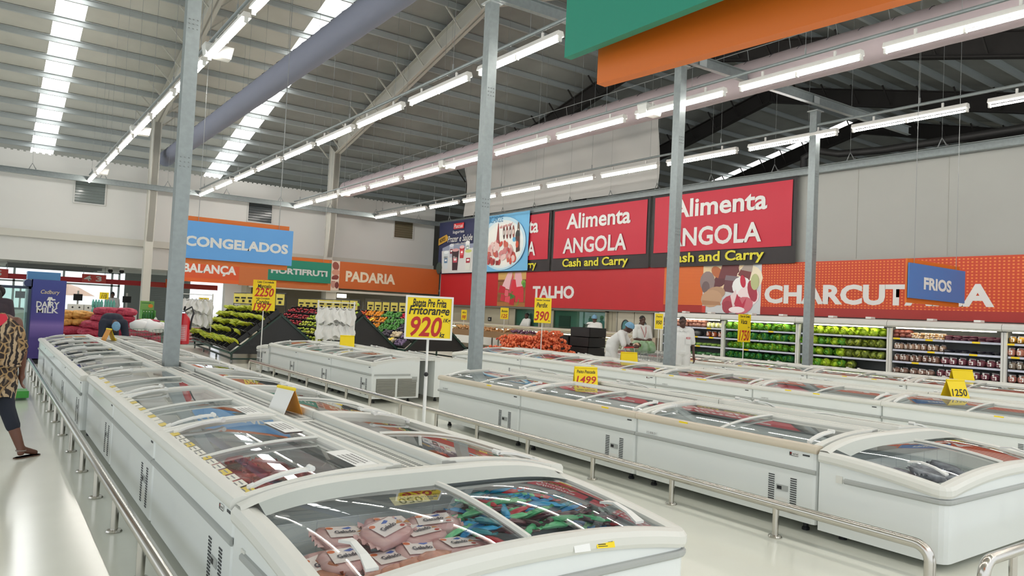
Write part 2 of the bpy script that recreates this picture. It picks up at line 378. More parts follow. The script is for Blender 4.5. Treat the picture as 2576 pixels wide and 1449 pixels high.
# --- light strips
LZ = 6.1; SX = [3.07, 7.17, 11.25, 15.32]; names = ['nearest the checkouts', 'passing right of the blue board', 'under the mauve duct', 'by the butchery wall']
def batten_proto():
    t = thing('batten_light', 'x', 'light fitting')
    h = MB(); h.extrude([(-.05,.07),(.05,.07),(.075,0),(.075,-.015),(-.075,-.015),(-.075,0)], 'y', -1.17, 1.17); obj('housing', h, BATTEN, t)
    for y in (-1.14, .03): obj('tube', MB().tube([(0, y, -.075), (0, y+1.11, -.075)], .019, 8), TUBEM, t)
    for y in (-1.155, 0, 1.155): obj('lamp_holder', MB().box(-.03, .03, y-.018, y+.018, -.1, -.01), WHITEP, t)
    for y in (-.7, .7): obj('bracket', MB().box(-.015, .015, y-.02, y+.02, .07, .17), BATTEN, t)
    return t
bp = batten_proto(); first = True
for i, x in enumerate(SX):
    ends = ['batten light in the row ' + names[i]]
    tr = thing('light_track', 'grey conduit track carrying the battens ' + names[i], 'track', (x, 0, LZ))
    obj('conduit', MB().tube([(0, 33, .2), (0, -6, .2)], .033, 8), GALV, tr)
    for k in range(16):
        y = 32.3-k*2.5
        obj('drop_wire', MB().tube([(0, y, .22), (0, y, rz(y)-LZ-.1)], .0045, 4), CABLE, tr)
        if k % 2 == 0: obj('wire_clamp', MB().tube([(0, y, .22), (0, y, .34)], .018, 6), CABLE, tr)
    for k in range(14):
        y = 31.75-k*2.70+[.05, 0, .0, .1][i]
        o = bp if first else copy_tree(bp); first = False
        o.location = (x, y, LZ-.03)
        o['label'] = ends[0]+', %s from the back wall' % ordn[k]; o['group'] = 'battens in the row '+names[i]
    for jq, y in enumerate({0: (14.0, 22.2, 30.6), 1: (), 2: (11.05, 19.55, 27.6), 3: ()}[i]):
        j = thing('junction_box', 'x', 'junction box', (x+.12, y, LZ+.03))
        j['label'] = 'white junction box in the row %s, %s from its near end' % (names[i], ordn[jq]); j['group'] = 'junction boxes ' + names[i]
        bx = MB(); bx.hexa([(-.22,-.11,-.11),(.22,-.11,-.11),(.22,.11,-.11),(-.22,.11,-.11),(-.25,-.14,.08),(.25,-.14,.08),(.25,.14,.08),(-.25,.14,.08)])
        obj('box_body', bx, WHITEP, j); obj('box_lid', MB().box(-.25, .25, -.14, .14, .085, .1), WHITEP, j)
# --- fabric air ducts
def duct(name, label, x, z, r, y0, y1, m, wire):
    t = thing(name, label, 'air duct', (x, 0, z))
    n = int(abs(y1-y0)/.35); pts = []; rr = []
    for i in range(n+1):
        y = y0+(y1-y0)*i/n; pts.append((0, y, 0)); rr.append(r*(1+.012*math.sin(i*1.9)))
    pts = [(0, y0+.12, 0), (0, y0+.08, 0)]+pts; rr = [r*.55, r*.88]+rr
    obj('duct_sock', MB().tube(pts, rr, 28), m, t, smooth=.9)
    k = 0; y = y0-.3; s = MB()
    while y > y1:
        obj('seam_strap', MB().tube([(r*1.015*math.sin(a), y, r*1.015*math.cos(a)) for a in (-.9, -.6, -.3, 0, .3, .6, .9)] if wire else [(-r*1.015*math.sin(a), y, r*1.015*math.cos(a)) for a in (.25, .6, .9)], .007, 4), mat('strap', '4c4a50', .7), t)
        y -= .62
    if wire:
        obj('support_cable', MB().tube([(0, y0, r+.28), (0, y1, r+.28)], .01, 4), CABLE, t); y = y0-.3
        while y > y1:
            obj('cable_hook', MB().tube([(0, y, r), (0, y+.05, r+.28)], .007, 4), CABLE, t)
            y -= 1.0
    y = y0-1.5
    while y > y1+1:
        zt = rz(y)-z-.1
        obj('drop_wire', MB().tube([(0, y, r), (0, y, zt)], .0045, 4), CABLE, t); y -= 3.6
    return t
duct('fabric_duct', 'big grey fabric air duct hanging from the roof', 6.1, 7.7, .32, 35.0, 2, mat('duct_grey', '757989', .75, bump=.1, bscale=6), False)
duct('fabric_duct', 'mauve fabric air duct hanging above the third light row', 12.9, 6.85, .35, 31.0, -3, mat('duct_mauve', '938789', .75, vary=.05, scale=2, bump=.2, bscale=5), True)
# ================================================================== CHEST FREEZERS
def arch(t): return .668+.098*(1-(1-min(max(t, 0), 1))**2.3)
def freezer_proto(L, D):
    t = thing('chest_freezer', 'x', 'freezer')
    # body: outer shell with rounded vertical edges, hollow tub inside
    b = MB(); r = .03; zb, zt = .085, .645
    out = [(0,r),(r*.3,r*.3),(r,0),(L-r,0),(L-r*.3,r*.3),(L,r),(L,D),(0,D)]
    inn = [(.09,.10),(.09,.10),(.09,.10),(L-.09,.10),(L-.09,.10),(L-.09,.10),(L-.09,D-.10),(.09,D-.10)]
    n = len(out)
    for i in range(n):
        j = (i+1) % n; a, c = out[i], out[j]; d, e = inn[i], inn[j]
        b.face([(a[0],a[1],zb),(c[0],c[1],zb),(c[0],c[1],zt),(a[0],a[1],zt)])
        if d != e: b.face([(d[0],d[1],zt),(e[0],e[1],zt),(e[0],e[1],.2),(d[0],d[1],.2)])
        b.face([(a[0],a[1],zt),(c[0],c[1],zt)]+([(e[0],e[1],zt),(d[0],d[1],zt)] if d != e else [(d[0],d[1],zt)]))
    b.face([(p[0],p[1],zb) for p in out][::-1]); b.face([(.09,.1,.2),(L-.09,.1,.2),(L-.09,D-.1,.2),(.09,D-.1,.2)])
    for x in (0, L):               # arched cheeks and back upstand
        b.face([(x,0,zt)]+[(x, D*k/10, arch(k/10)-.02) for k in range(11)]+[(x,D,zt)])
    b.face([(0,D,zt),(L,D,zt),(L,D,.75),(0,D,.75)])
    obj('body', b, FRZ, t, smooth=.6)
    tr = MB(); tr.extrude([(-.012,.632),(-.022,.645),(-.022,.672),(-.008,.69),(.03,.698),(.075,.69),(.075,.632)], 'x', -.002, L+.002)
    obj('front_trim', tr, TRIM, t, smooth=.7)
    for x0, x1 in ((0, .062), (L-.062, L)):
        e = MB(); N = 12
        for k in range(N):
            y0, y1 = .03+(D-.03)*k/N, .03+(D-.03)*(k+1)/N; z0, z1 = arch(y0/D), arch(y1/D)
            e.hexa([(x0,y0,z0-.045),(x1,y0,z0-.045),(x1,y1,z1-.045),(x0,y1,z1-.045),(x0,y0,z0+.012),(x1,y0,z0+.012),(x1,y1,z1+.012),(x0,y1,z1+.012)])
        obj('end_frame', e, TRIM, t, smooth=.5)
    br = MB(); br.extrude([(D-.1,.70),(D-.1,.755),(D-.085,.772),(D-.05,.772),(D-.045,.785),(D-.005,.785),(D,.77),(D,.70)], 'x', 0, L)
    obj('back_rail', br, TRIM, t, smooth=.5)
    for q, (x0, x1, dz) in enumerate(((.062, L/2+.02, -.004), (L/2-.02, L-.062, -.022))):
        g = MB(); g.grid(lambda u, v: (x0+(x1-x0)*u, .06+(D-.15)*v, arch((.06+(D-.15)*v)/D)+dz), 1, 14)
        lid = obj('glass_lid', g, GLASS, t, smooth=1)
        hx = .1 if q == 0 else L-.15
        h = MB(); hy = [.10, .17, .26, .35, .40]; hz = [.008, .022, .03, .03, .024]; hw = [.022, .026, .03, .034, .03]
        for k in range(4):
            y0, y1 = hy[k], hy[k+1]; z0, z1 = arch(y0/D)+hz[k], arch(y1/D)+hz[k+1]; w0, w1 = hw[k], hw[k+1]
            h.hexa([(hx,y0,z0-.008),(hx+w0*1.6,y0,z0-.008),(hx+w1*1.6,y1,z1-.008),(hx,y1,z1-.008),(hx,y0,z0+.006),(hx+w0*1.6,y0,z0+.006),(hx+w1*1.6,y1,z1+.006),(hx,y1,z1+.006)])
        h.tube([(hx, .40, arch(.40/D)+.028), (hx+.052, .40, arch(.40/D)+.028)], .016, 8)
        h.hexa([(hx+.005,.09,arch(.09/D)-.01),(hx+.03,.09,arch(.09/D)-.01),(hx+.03,.12,arch(.12/D)-.01),(hx+.005,.12,arch(.12/D)-.01),(hx+.005,.09,arch(.09/D)+.02),(hx+.03,.09,arch(.09/D)+.02),(hx+.03,.12,arch(.12/D)+.025),(hx+.005,.12,arch(.12/D)+.025)])
        obj('lid_handle', h, WHITEP, lid, smooth=.6)
    dv = MB(); dv.tube([(L/2, .05+(D-.14)*k/14, arch((.05+(D-.14)*k/14)/D)+.002) for k in range(15)], .013, 6)
    obj('lid_divider', dv, TRIM, t, smooth=1)
    fg = MB(); fr_ = random.Random(int(L*100)); hs_ = [[fr_.uniform(-.05, .06) for _ in range(8)] for _ in range(17)]
    fg.grid(lambda u, v: (.09+(L-.18)*u, .1+(D-.2)*v, .40+hs_[round(u*16)][round(v*7)]), 16, 7); o = obj('frosted_goods', fg, mat('frosted_goods', 'ccd1d8', .6, vary=.1, scale=7, hex2='e3e2e4'), t); o['kind'] = 'stuff'
    obj('inner_lip', MB().box(.07, L-.07, D-.13, D-.1, .69, .72), GREYB, t)
    bp_ = MB(); bp_.extrude([(0,.468),(-.01,.47),(-.018,.478),(-.018,.494),(-.01,.502),(0,.504)], 'x', 0, L)
    obj('bumper_strip', bp_, GREYB, t, smooth=.6)
    for x in (L-.42, L-.22):
        g = MB()
        for k in range(16): g.box(x, x+.055, -.003, .001, .135+k*.0175, .135+k*.0175+.0085)
        o = obj('vent_grille', g, VENT, t); o['kind'] = 'stuff'
    cp = MB(); cp.box(L-.345, L-.24, -.006, 0, .29, .335); obj('control_panel', cp, GREYB, t)
    obj('control_display', MB().box(L-.335, L-.295, -.008, -.006, .298, .325), BLACK, t); obj('lower_panel', MB().box(L-.345, L-.24, -.004, 0, .165, .235), WHITEP, t)
    obj('badge', MB().box(L-.12, L-.06, -.003, 0, .60, .612), VENT, t)
    for x in (.15, L-.15):
        for y in (.12, D-.12): obj('foot', MB().lathe([(.02,.0),(.03,.002),(.03,.02),(.02,.03),(.02,.085)], (x, y, 0), 8), BLACK, t)
    return t
def endcap_proto(L, D):
    """head freezer across an island: arched ridge at the back, curved corner fronts; x 0..L, front at y=0"""
    t = thing('head_freezer', 'x', 'freezer')
    def zbk(u): return .655+.095*(1-abs(2*u-1)**4)
    def zfr(u): return .565+.085*(1-abs(2*u-1)**2.2)
    def S(u, v):                    # v: 0 front, 1 back
        w_ = (1-v)**1.7; return w_*zfr(u)+(1-w_)*zbk(u)
    rc = .09
    def edge(s):                    # outer plan outline s in 0..1 from back-left round the front to back-right
        pts = [(0,D),(0,rc),(rc*.08,rc*.55),(rc*.3,rc*.25),(rc*.6,rc*.06),(rc,0),(L-rc,0),(L-rc*.6,rc*.06),(L-rc*.3,rc*.25),(L-rc*.08,rc*.55),(L,rc),(L,D)]
        return pts
    P = []
    base = edge(0)
    for a, c in zip(base[:-1], base[1:]):
        n = 12 if math.hypot(c[0]-a[0], c[1]-a[1]) > .5 else 1
        for k in range(n): P.append((a[0]+(c[0]-a[0])*k/n, a[1]+(c[1]-a[1])*k/n))
    P.append(base[-1])
    zt = lambda p: S(min(max(p[0]/L, 0), 1), min(max(p[1]/D, 0), 1))
    b = MB(); zb = .06
    for a, c in zip(P[:-1], P[1:]):
        b.face([(a[0],a[1],zb),(c[0],c[1],zb),(c[0],c[1],zt(c)-.06),(a[0],a[1],zt(a)-.06)])
    b.face([(L,D,zb),(0,D,zb),(0,D,.6),(L,D,.6)]); b.face([(p[0],p[1],zb) for p in P][::-1])
    x0, x1, y0, y1 = .09, L-.09, .1, D-.12
    for a, c in (((x0,y0),(x1,y0)),((x1,y0),(x1,y1)),((x1,y1),(x0,y1)),((x0,y1),(x0,y0))):
        b.face([(a[0],a[1],.58),(c[0],c[1],.58),(c[0],c[1],.16),(a[0],a[1],.16)])
    b.face([(x0,y0,.16),(x1,y0,.16),(x1,y1,.16),(x0,y1,.16)])
    obj('body', b, FRZ, t, smooth=.6)
    tr = MB(); inn = []
    cx, cy = L/2, D/2
    def inset(p, d):
        q = V((min(max(p[0], .0), L), p[1]));  x = min(max(p[0], d), L-d); y = max(p[1], d)
        return (x, y)
    prof = [(-.012,-.075),(-.022,-.055),(-.022,-.02),(-.006,.002),(.03,.010),(.075,.004),(.085,-.03)]
    k0 = None; rings = []
    for p in P:
        ring = []
        for off, dz in prof:
            if off >= 0: q = inset(p, off)
            else:
                nx = -1 if p[0] < rc else (1 if p[0] > L-rc else 0); ny = -1 if p[1] < rc else 0
                nx, ny = (nx*min(1, (abs(p[0]-(rc if nx < 0 else L-rc))/rc)) if nx else 0), (ny*min(1, (rc-p[1])/rc) if ny else 0)
                q = (p[0]-nx*off, p[1]-ny*off)
            ring.append((q[0], q[1], zt(p)+dz))
        rings.append(ring)
    for a, c in zip(rings[:-1], rings[1:]):
        for k in range(len(prof)-1): tr.face([a[k], c[k], c[k+1], a[k+1]])
    obj('rim_trim', tr, TRIM, t, smooth=.9)
    # arched ridge and fascia at the back
    rg = MB(); N = 26
    for k in range(N):
        u0, u1 = k/N, (k+1)/N
        pr = lambda u: [(u*L, D, zbk(u)-.05), (u*L, D+.002, zbk(u)+.012), (u*L, D-.06, zbk(u)+.014), (u*L, D-.085, zbk(u)-.0)]
        a, c = pr(u0), pr(u1)
        for j in range(3): rg.face([a[j], c[j], c[j+1], a[j+1]])
    obj('ridge_trim', rg, TRIM, t, smooth=.9)
    gz = lambda u, v: S(u, v)-.018-.04*v**3*(1-abs(2*u-1)**3)
    fa = MB()
    for k in range(N):
        u0, u1 = .04+.92*k/N, .04+.92*(k+1)/N
        fa.face([(u0*L, D-.085, zbk(u0)+.0), (u1*L, D-.085, zbk(u1)+.0), (u1*L, D-.2, gz(u1, .8)), (u0*L, D-.2, gz(u0, .8))])
    obj('fascia', fa, mat('fascia_grey', 'b9bfb9', .45), t, smooth=.9)
    ym = lambda v: .07+(D-.27)*v
    for q, (a, c, dz) in enumerate(((.04, .515, 0), (.485, .96, -.012))):
        g = MB(); g.grid(lambda u, v: ((a+(c-a)*u)*L, ym(v), gz(a+(c-a)*u, ym(v)/D)+dz), 16, 14)
        lid = obj('glass_lid', g, GLASS, t, smooth=1.2)
        h = MB(); ux = .13 if q == 0 else .88
        ys = [.12, .2, .3, .38]; wd = [.055, .035, .028, .06]; lf = [.012, .03, .035, .012]
        for k in range(3):
            xa, xb = ux*L, ux*L
            p0 = (xa, ys[k], gz(ux, ys[k]/D)+lf[k]); p1 = (xb, ys[k+1], gz(ux, ys[k+1]/D)+lf[k+1]); w0, w1 = wd[k]/2, wd[k+1]/2
            h.hexa([(xa-w0,p0[1],p0[2]-.012),(xa+w0,p0[1],p0[2]-.012),(xb+w1,p1[1],p1[2]-.012),(xb-w1,p1[1],p1[2]-.012),(xa-w0,p0[1],p0[2]),(xa+w0,p0[1],p0[2]),(xb+w1,p1[1],p1[2]),(xb-w1,p1[1],p1[2])])
        obj('lid_handle', h, WHITEP, lid, smooth=.5)
    dv = MB(); dv.tube([(L/2, ym(k/14), gz(.5, ym(k/14)/D)+.006) for k in range(15)], .016, 6)
    obj('lid_divider', dv, TRIM, t, smooth=1)
    bp_ = MB(); pr = [(0,.452),(-.012,.456),(-.02,.466),(-.02,.482),(-.012,.49),(0,.494)]
    rings = []
    Q = [p for p in P if p[1] < D-.14]
    for p in Q:
        nx = -1 if p[0] < rc else (1 if p[0] > L-rc else 0); ny = -1 if p[1] < rc else 0
        v2 = V((nx*min(1, abs(p[0]-(rc if nx < 0 else L-rc))/rc) if nx else 0, ny*min(1, (rc-p[1])/rc) if ny else 0, 0))
        rings.append([(p[0]-v2.x*o, p[1]-v2.y*o, z) for o, z in pr])
    for a, c in zip(rings[:-1], rings[1:]):
        for k in range(len(pr)-1): bp_.face([a[k], c[k], c[k+1], a[k+1]])
    obj('bumper_strip', bp_, GREYB, t, smooth=.9)
    for x in (-.008, L): obj('bumper_bracket', MB().box(x, x+.008, D-.19, D-.14, .45, .505), TRIM, t)
    # basket grid inside
    bk = MB()
    for k in range(9): x = .12+(L-.24)*k/8; bk.tube([(x, D-.17, .2), (x, D-.17, .60)], .0018, 4)
    for k in range(5): z = .25+.085*k; bk.tube([(.1, D-.17, z), (L-.1, D-.17, z)], .0018, 4)
    obj('wire_basket', bk, mat('wire_white', 'c9cdd2', .4), t)
    for x in (.15, L-.15):
        for y in (.15, D-.12): obj('foot', MB().lathe([(.02,.0),(.03,.002),(.03,.02),(.02,.03),(.02,.07)], (x, y, 0), 8), BLACK, t)
    return t
PF = {}
def freezer(L, D, loc, rz_, label, group=None):
    k = (round(L, 2), round(D, 2))
    if k not in PF: PF[k] = o = freezer_proto(L, D)
    else: o = copy_tree(PF[k])
    o.location = loc; o.rotation_euler = (0, 0, rz_); o['label'] = label
    if group: o['group'] = group
    return o

def row(x, y0, L, n, D, side, desc, group):
    """n freezers from y0 away from the camera; side 'W': fronts face -X at x, 'E': fronts face +X at x"""
    out = []
    for k in range(n):
        ya, yb = y0+k*L+.004, y0+(k+1)*L-.004
        lab = 'white chest freezer, %s in the %s' % (ordn[k], desc)
        if side == 'W': out.append(freezer(L-.008, D, (x, yb, 0), -PI/2, lab, group))
        else: out.append(freezer(L-.008, D, (x, ya, 0), PI/2, lab, group))
    return out
r1a = row(1.0, 3.5, 1.96, 3, .85, 'W', 'aisle row by the woman, counted from the rounded end', 'freezers in the row beside the woman')
r1a += [None]
for k in range(4):
    o = freezer(1.952, .85, (.94, 9.42+(k+1)*1.96-.004, 0), -PI/2, 'white chest freezer, %s from the near end of the row by the woman' % ordn[k+3], 'freezers in the row beside the woman')
r1b = row(2.95, 3.5, 1.96, 7, .85, 'E', 'inner row under the Fritorange board', 'freezers in the back-to-back row before the price board')
ec = endcap_proto(1.9, 1.06); ec.location = (1.0, 2.43, 0); ec['label'] = 'rounded head freezer full of ice lollies and ice cream bags'
r2a = row(5.3, 3.22, 1.94, 3, .9, 'W', 'row behind the middle rail, from its rounded end', 'freezers behind the middle rail')
r2b = row(7.45, 3.22, 1.94, 3, .9, 'E', 'row backing on the middle-rail one', 'freezers backing on the middle-rail row')
e2 = endcap_proto(2.14, .92); e2.location = (5.3, 2.28, 0); e2['label'] = 'rounded head freezer with few dark frozen packs behind the bent rail end'
r3a = row(5.3, 11.25, 1.78, 3, .9, 'W', 'short louvred-end row, counted from that end', 'freezers in the short louvred-end row')
r3b = row(7.4, 11.25, 1.78, 3, .9, 'E', 'row behind the short louvred-end one', 'freezers behind the short louvred-end row')
e3 = copy_tree(e2); e3.location = (7.42, 17.55, 0); e3.rotation_euler = (0, 0, PI); e3['label'] = 'rounded head freezer with louvred side near the banana stand'
r4a = row(9.65, .98, 2.0, 7, .92, 'W', 'long tent-card row from its near end', 'freezers in the long row behind the tent cards')
r4b = row(11.85, .98, 2.0, 7, .92, 'E', 'row backing on the long tent-card row', 'freezers backing on the long tent-card row')
e4 = copy_tree(e2); e4.location = (11.82, 15.94, 0); e4.rotation_euler = (0, 0, PI); e4['label'] = 'rounded head freezer closing the long row beside the netted onions'
r5a = row(14.05, 2.72, 2.04, 6, .92, 'W', 'row before the polo shirt man', 'freezers in the row nearest the chilled shelves')
r5b = row(16.25, 2.72, 2.04, 6, .92, 'E', 'row facing the chilled shelves', 'freezers facing the chilled shelves')
e5 = copy_tree(e2); e5.location = (16.22, 15.92, 0); e5.rotation_euler = (0, 0, PI); e5['label'] = 'rounded head freezer closing the row nearest the chilled shelves'
for fz in r2a:
    for ch in fz.children:
        if ch.name.startswith('front_trim'): ch.material_slots[0].link = 'OBJECT'; ch.material_slots[0].material = mat('freezer_trim_beige', 'd0c6b6', .4)
# louvred end panels of the short row
for t, xs in ((r3a[0], .0),):
    for y0 in (.1, .5):
        g = MB(); x = 1.772
        for k in range(11): g.box(x+.002, x+.01, y0, y0+.34, .12+k*.026, .12+k*.026+.017)
        g.box(x, x+.003, y0-.01, y0+.35, .11, .42)
        o = obj('end_louvre', g, mat('louvre_grey', '8d8d84', .5), t); o['kind'] = 'stuff'
    obj('end_bumper', MB().box(1.772, 1.785, .05, .72, .47, .495), GREYB, t); obj('rating_plate', MB().box(1.772, 1.776, .76, .86, .36, .45), GREYB, t)
for k in range(4):
    for j in range(2):
        g = MB()
        for i in range(10): g.box(2.14, 2.146, .1+k*.1, .17+k*.1, .15+j*.18+i*.016, .15+j*.18+i*.016+.009)
        o = obj('side_louvre', g, VENT, e3); o['kind'] = 'stuff'
# perforated gap covers between back-to-back rows
def gap_cover(x0, x1, y0, y1, z, label, skip=()):
    t = thing('gap_cover', label, 'cover strip', ((x0+x1)/2, y0, z)); wd = (x1-x0); y = 0; L = 1.9
    while y < y1-y0-.3:
        l = min(L, y1-y0-y); ys = y0+y
        segs_ = [(y+.02, y+l-.02)]
        for p in skip:
            if ys < p < ys+l: segs_ = [(y+.02, p-y0-.13), (p-y0+.13, y+l-.02)]
        for a, c in segs_:
            if c-a < .2: continue
            sp = obj('cover_sheet', MB().box(-wd/2, wd/2, a, c, -.012, 0), GALVL if False else TRIM, t)
            m = MB(); n = int((c-a-.1)/.028)
            for i in range(n):
                yy = a+.06+i*.028
                for j in range(3): m.face([(-wd*.3+wd*.22*j, yy, .001), (-wd*.3+wd*.22*j+wd*.16, yy, .001), (-wd*.3+wd*.22*j+wd*.16, yy+.014, .001), (-wd*.3+wd*.22*j, yy+.014, .001)])
            o = obj('slots', m, mat('slot_grey', '767a78', .7), sp); o['kind'] = 'stuff'
        y += L
gap_cover(1.86, 2.09, 3.5, 17.2, .735, 'perforated white cover between the two freezer rows beside the woman', (10.2,))
gap_cover(6.21, 6.54, 3.22, 9.0, .735, 'perforated white cover between the freezer rows behind the middle rail')
gap_cover(6.21, 6.5, 11.25, 16.5, .735, 'perforated white cover between the short louvred-end rows')
gap_cover(10.58, 10.92, 1.0, 14.9, .735, 'perforated white cover between the long tent-card rows', (9.75,))
gap_cover(14.98, 15.32, 2.7, 14.9, .735, 'perforated white cover between the rows by the chilled shelves', (9.65,))
# ================================================================== BUMPER RAILS
def rail(name, label, pts, post_at, zc=.245, r=.035, drops=(False, False), group=None):
    """pts: two floor points; a stainless tube on flanged posts"""
    a, b = V(pts[0]), V(pts[1]); t = thing(name, label, 'rail', (a.x, a.y, 0)); d = b-a; L = d.length; u = d/L
    path = []
    def bend(p, s):               # quarter bend from vertical to horizontal
        R = .1; out = [p+V((0,0,.0))]
        for k in range(7):
            an = PI/2*k/6; out.append(p+u*s*(R-R*math.cos(an))+V((0,0,zc-R+R*math.sin(an))))
        return out
    p0, p1 = V((0,0,0)), d
    path += bend(p0, 1) if drops[0] else [p0+V((0,0,zc))]
    path += (bend(p1, -1)[::-1] if drops[1] else [p1+V((0,0,zc))])
    obj('rail_tube', MB().tube(path, r, 14), STEEL, t, smooth=1)
    for s in post_at:
        p = u*s; m = MB(); m.tube([p+V((0,0,.008)), p+V((0,0,zc-.02))], .024, 12)
        q = obj('post', m, STEEL, t, smooth=1)
        obj('flange', MB().lathe([(.05,0),(.052,.004),(.046,.014),(.03,.018)], p, 14), STEEL, q, smooth=.6)
    return t
rail('bumper_rail', 'long stainless bumper rail along the aisle where the woman stands', ((.81, 17.6, 0), (.81, 2.0, 0)), [17.6-y for y in (17.5, 16.6, 15.6, 14.7, 13.7, 12.7, 11.67, 10.7, 9.68, 8.65, 7.64, 6.62, 5.62, 4.6, 3.6, 2.6)], drops=(True, False))
rail('bumper_rail', 'long stainless bumper rail in front of the middle freezers', ((5.1, 17.4, 0), (5.0, 2.24, 0)), [17.4-y for y in (16.5, 15.6, 14.6, 13.6, 12.6, 11.7, 10.75, 9.69, 8.62, 7.6, 6.55, 5.46, 4.42, 3.37)], drops=(True, True))
rail('bumper_rail', 'short bent bumper rail guarding the near end of the middle freezers', ((5.0, 1.93, 0), (7.6, 1.9, 0)), [.42, 1.4, 2.2], drops=(True, True))
# ================================================================== SIGNS AND BANNERS
NX, NY = V((-1,0,0)), V((0,-1,0))       # facing of the butchery wall and of the back boards
UXW, UYB = V((0,-1,0)), V((1,0,0))      # reading directions on them
def dots_mat(name, c1, c2, sx, sy):
    if name in MATS: return MATS[name]
    m = bpy.data.materials.new(name); m.use_nodes = True; nt = m.node_tree; b = nt.nodes['Principled BSDF']; b.inputs['Roughness'].default_value = .5
    tc = nt.nodes.new('ShaderNodeTexCoord'); sp = nt.nodes.new('ShaderNodeSeparateXYZ'); nt.links.new(tc.outputs['Object'], sp.inputs[0])
    def wave(o, s):
        a = nt.nodes.new('ShaderNodeMath'); a.operation = 'MULTIPLY'; a.inputs[1].default_value = s; nt.links.new(o, a.inputs[0])
        f = nt.nodes.new('ShaderNodeMath'); f.operation = 'FRACT'; nt.links.new(a.outputs[0], f.inputs[0])
        g = nt.nodes.new('ShaderNodeMath'); g.operation = 'LESS_THAN'; g.inputs[1].default_value = .45; nt.links.new(f.outputs[0], g.inputs[0]); return g.outputs[0]
    mx = nt.nodes.new('ShaderNodeMix'); mx.data_type = 'RGBA'; mx.inputs[6].default_value = lin(c1); mx.inputs[7].default_value = lin(c2)
    if sx:
        mu = nt.nodes.new('ShaderNodeMath'); mu.operation = 'MULTIPLY'; nt.links.new(wave(sp.outputs['Y'], sx), mu.inputs[0]); nt.links.new(wave(sp.outputs['Z'], sy), mu.inputs[1]); nt.links.new(mu.outputs[0], mx.inputs[0])
    else: nt.links.new(wave(sp.outputs['Z'], sy), mx.inputs[0])
    nt.links.new(mx.outputs[2], b.inputs['Base Color']); MATS[name] = m; return m
DOTS = dots_mat('dot_print', 'bf3d17', 'dd7c38', 10.5, 13); LINES = dots_mat('line_print', 'c4501a', 'dc7c32', 0, 20)
def wallboard(name, label, y_far, y_near, z0, z1, m, x=18.95, th=.05):
    t = thing(name, label, 'sign', (x, y_far, z0))
    obj('board_face', MB().box(-th, 0, -(y_far-y_near), 0, 0, z1-z0), m, t); return t
def pmat(h): return mat('print_'+h, h, .55)
def print_shapes(parent, name, shapes, O, u, v, n):
    """flat printed picture: shapes are (kind, hex, params) laid in board units, each a hair above the last"""
    u, v, n = V(u), V(v), V(n); mb = MB(); mats = []; idx = {}
    for k, (kind, hx, *a) in enumerate(shapes):
        if hx not in idx: idx[hx] = len(mats); mats.append(pmat(hx))
        P = V(O)+n*(.003+.0004*k)
        if kind == 'e': mb.disc(P, u, v, a[0], a[1], a[2], a[3], 40 if a[2] > .5 else 14, idx[hx], a[4] if len(a) > 4 else 0)
        elif kind == 'p': mb.poly(a[0], P, u, v, idx[hx])
        elif kind == 'r': mb.poly([(a[0],a[1]),(a[2],a[1]),(a[2],a[3]),(a[0],a[3])], P, u, v, idx[hx])
    o = obj(name, mb, mats, parent); return o
Z = V((0,0,1))
# butchery wall boards (Y from far to near)
bz0, bz1 = 1.96, 3.5
t = wallboard('department_board', 'plain red board at the far corner of the butchery wall', 32.55, 27.4, bz0, bz1, RED)
t = wallboard('picture_board', 'photo board of raw red meat cubes between the red boards', 27.4, 25.28, bz0, bz1, mat('wood_print', '8a5a34', .55, vary=.2, scale=3))
sh = [('r','c9a25e',0,1.2,2.12,1.54),('r','6d3f22',0,1.1,2.12,1.16),('r','a06a3a',0,.0,2.12,.18)]
sh += [('p','e7b9bd',[(.3,.85),(.75,1.5),(1.1,1.54),(.9,.75)]),('p','c2485a',[(.85,.6),(1.15,1.5),(1.2,1.3),(1.05,.6)]),('p','e4aeb4',[(1.25,.8),(1.3,1.5),(1.75,1.5),(1.95,.85)]),('p','d0303f',[(1.0,.65),(1.1,1.15),(1.35,1.2),(1.5,.7)]),
 ('p','cc2c3c',[(1.15,.55),(1.35,.85),(1.95,.9),(2.0,.55),(1.6,.4)]),('p','b82435',[(.05,.62),(.2,.95),(.6,.85),(.7,.55)]),('p','d9606d',[(.55,.45),(.6,.75),(.85,.72),(.85,.45)]),('p','c03040',[(.25,.25),(.3,.55),(.6,.5),(.6,.2)]),('p','d8505e',[(.6,.2),(.62,.42),(1.0,.45),(1.0,.15)]),('p','c82c3c',[(1.4,.2),(1.4,.5),(2.0,.52),(2.0,.2)]),('p','b52233',[(.95,.08),(1.0,.4),(1.35,.35),(1.3,.05)]),
 ('e','3f7a35',1.15,.42,.17,.08,.4),('e','2f6a2d',1.1,.48,.15,.06,-.5),('e','7aa33f',1.95,1.05,.16,.12),('e','4d8a3a',2.0,.95,.12,.12),('p','6f8f3a',[(1.35,.02),(1.55,.1),(1.65,.35),(1.7,.33),(1.62,.08),(1.4,-.0)])]
print_shapes(t, 'picture_print', sh, (-.05,0,.0), UXW, Z, NX)
t = wallboard('department_board', 'red TALHO board above the butchery windows', 25.28, 17.36, bz0, bz1, RED)
lettering('TALHO', .52, 2.7, LETTER, t, (-.05, -1.86, .64), UXW, NX, bold=.042)
t = wallboard('department_board', 'orange striped board between the red board and the sausage photo', 17.36, 15.68, bz0, bz1, LINES)
obj('red_band', MB().box(-.056, -.05, -1.68, 0, 0, .24), REDD, t)
t = wallboard('picture_board', 'photo board of sausages, bread and sliced meat on the butchery wall', 15.68, 13.48, bz0, bz1, mat('platter_print', 'cfd3d4', .55))
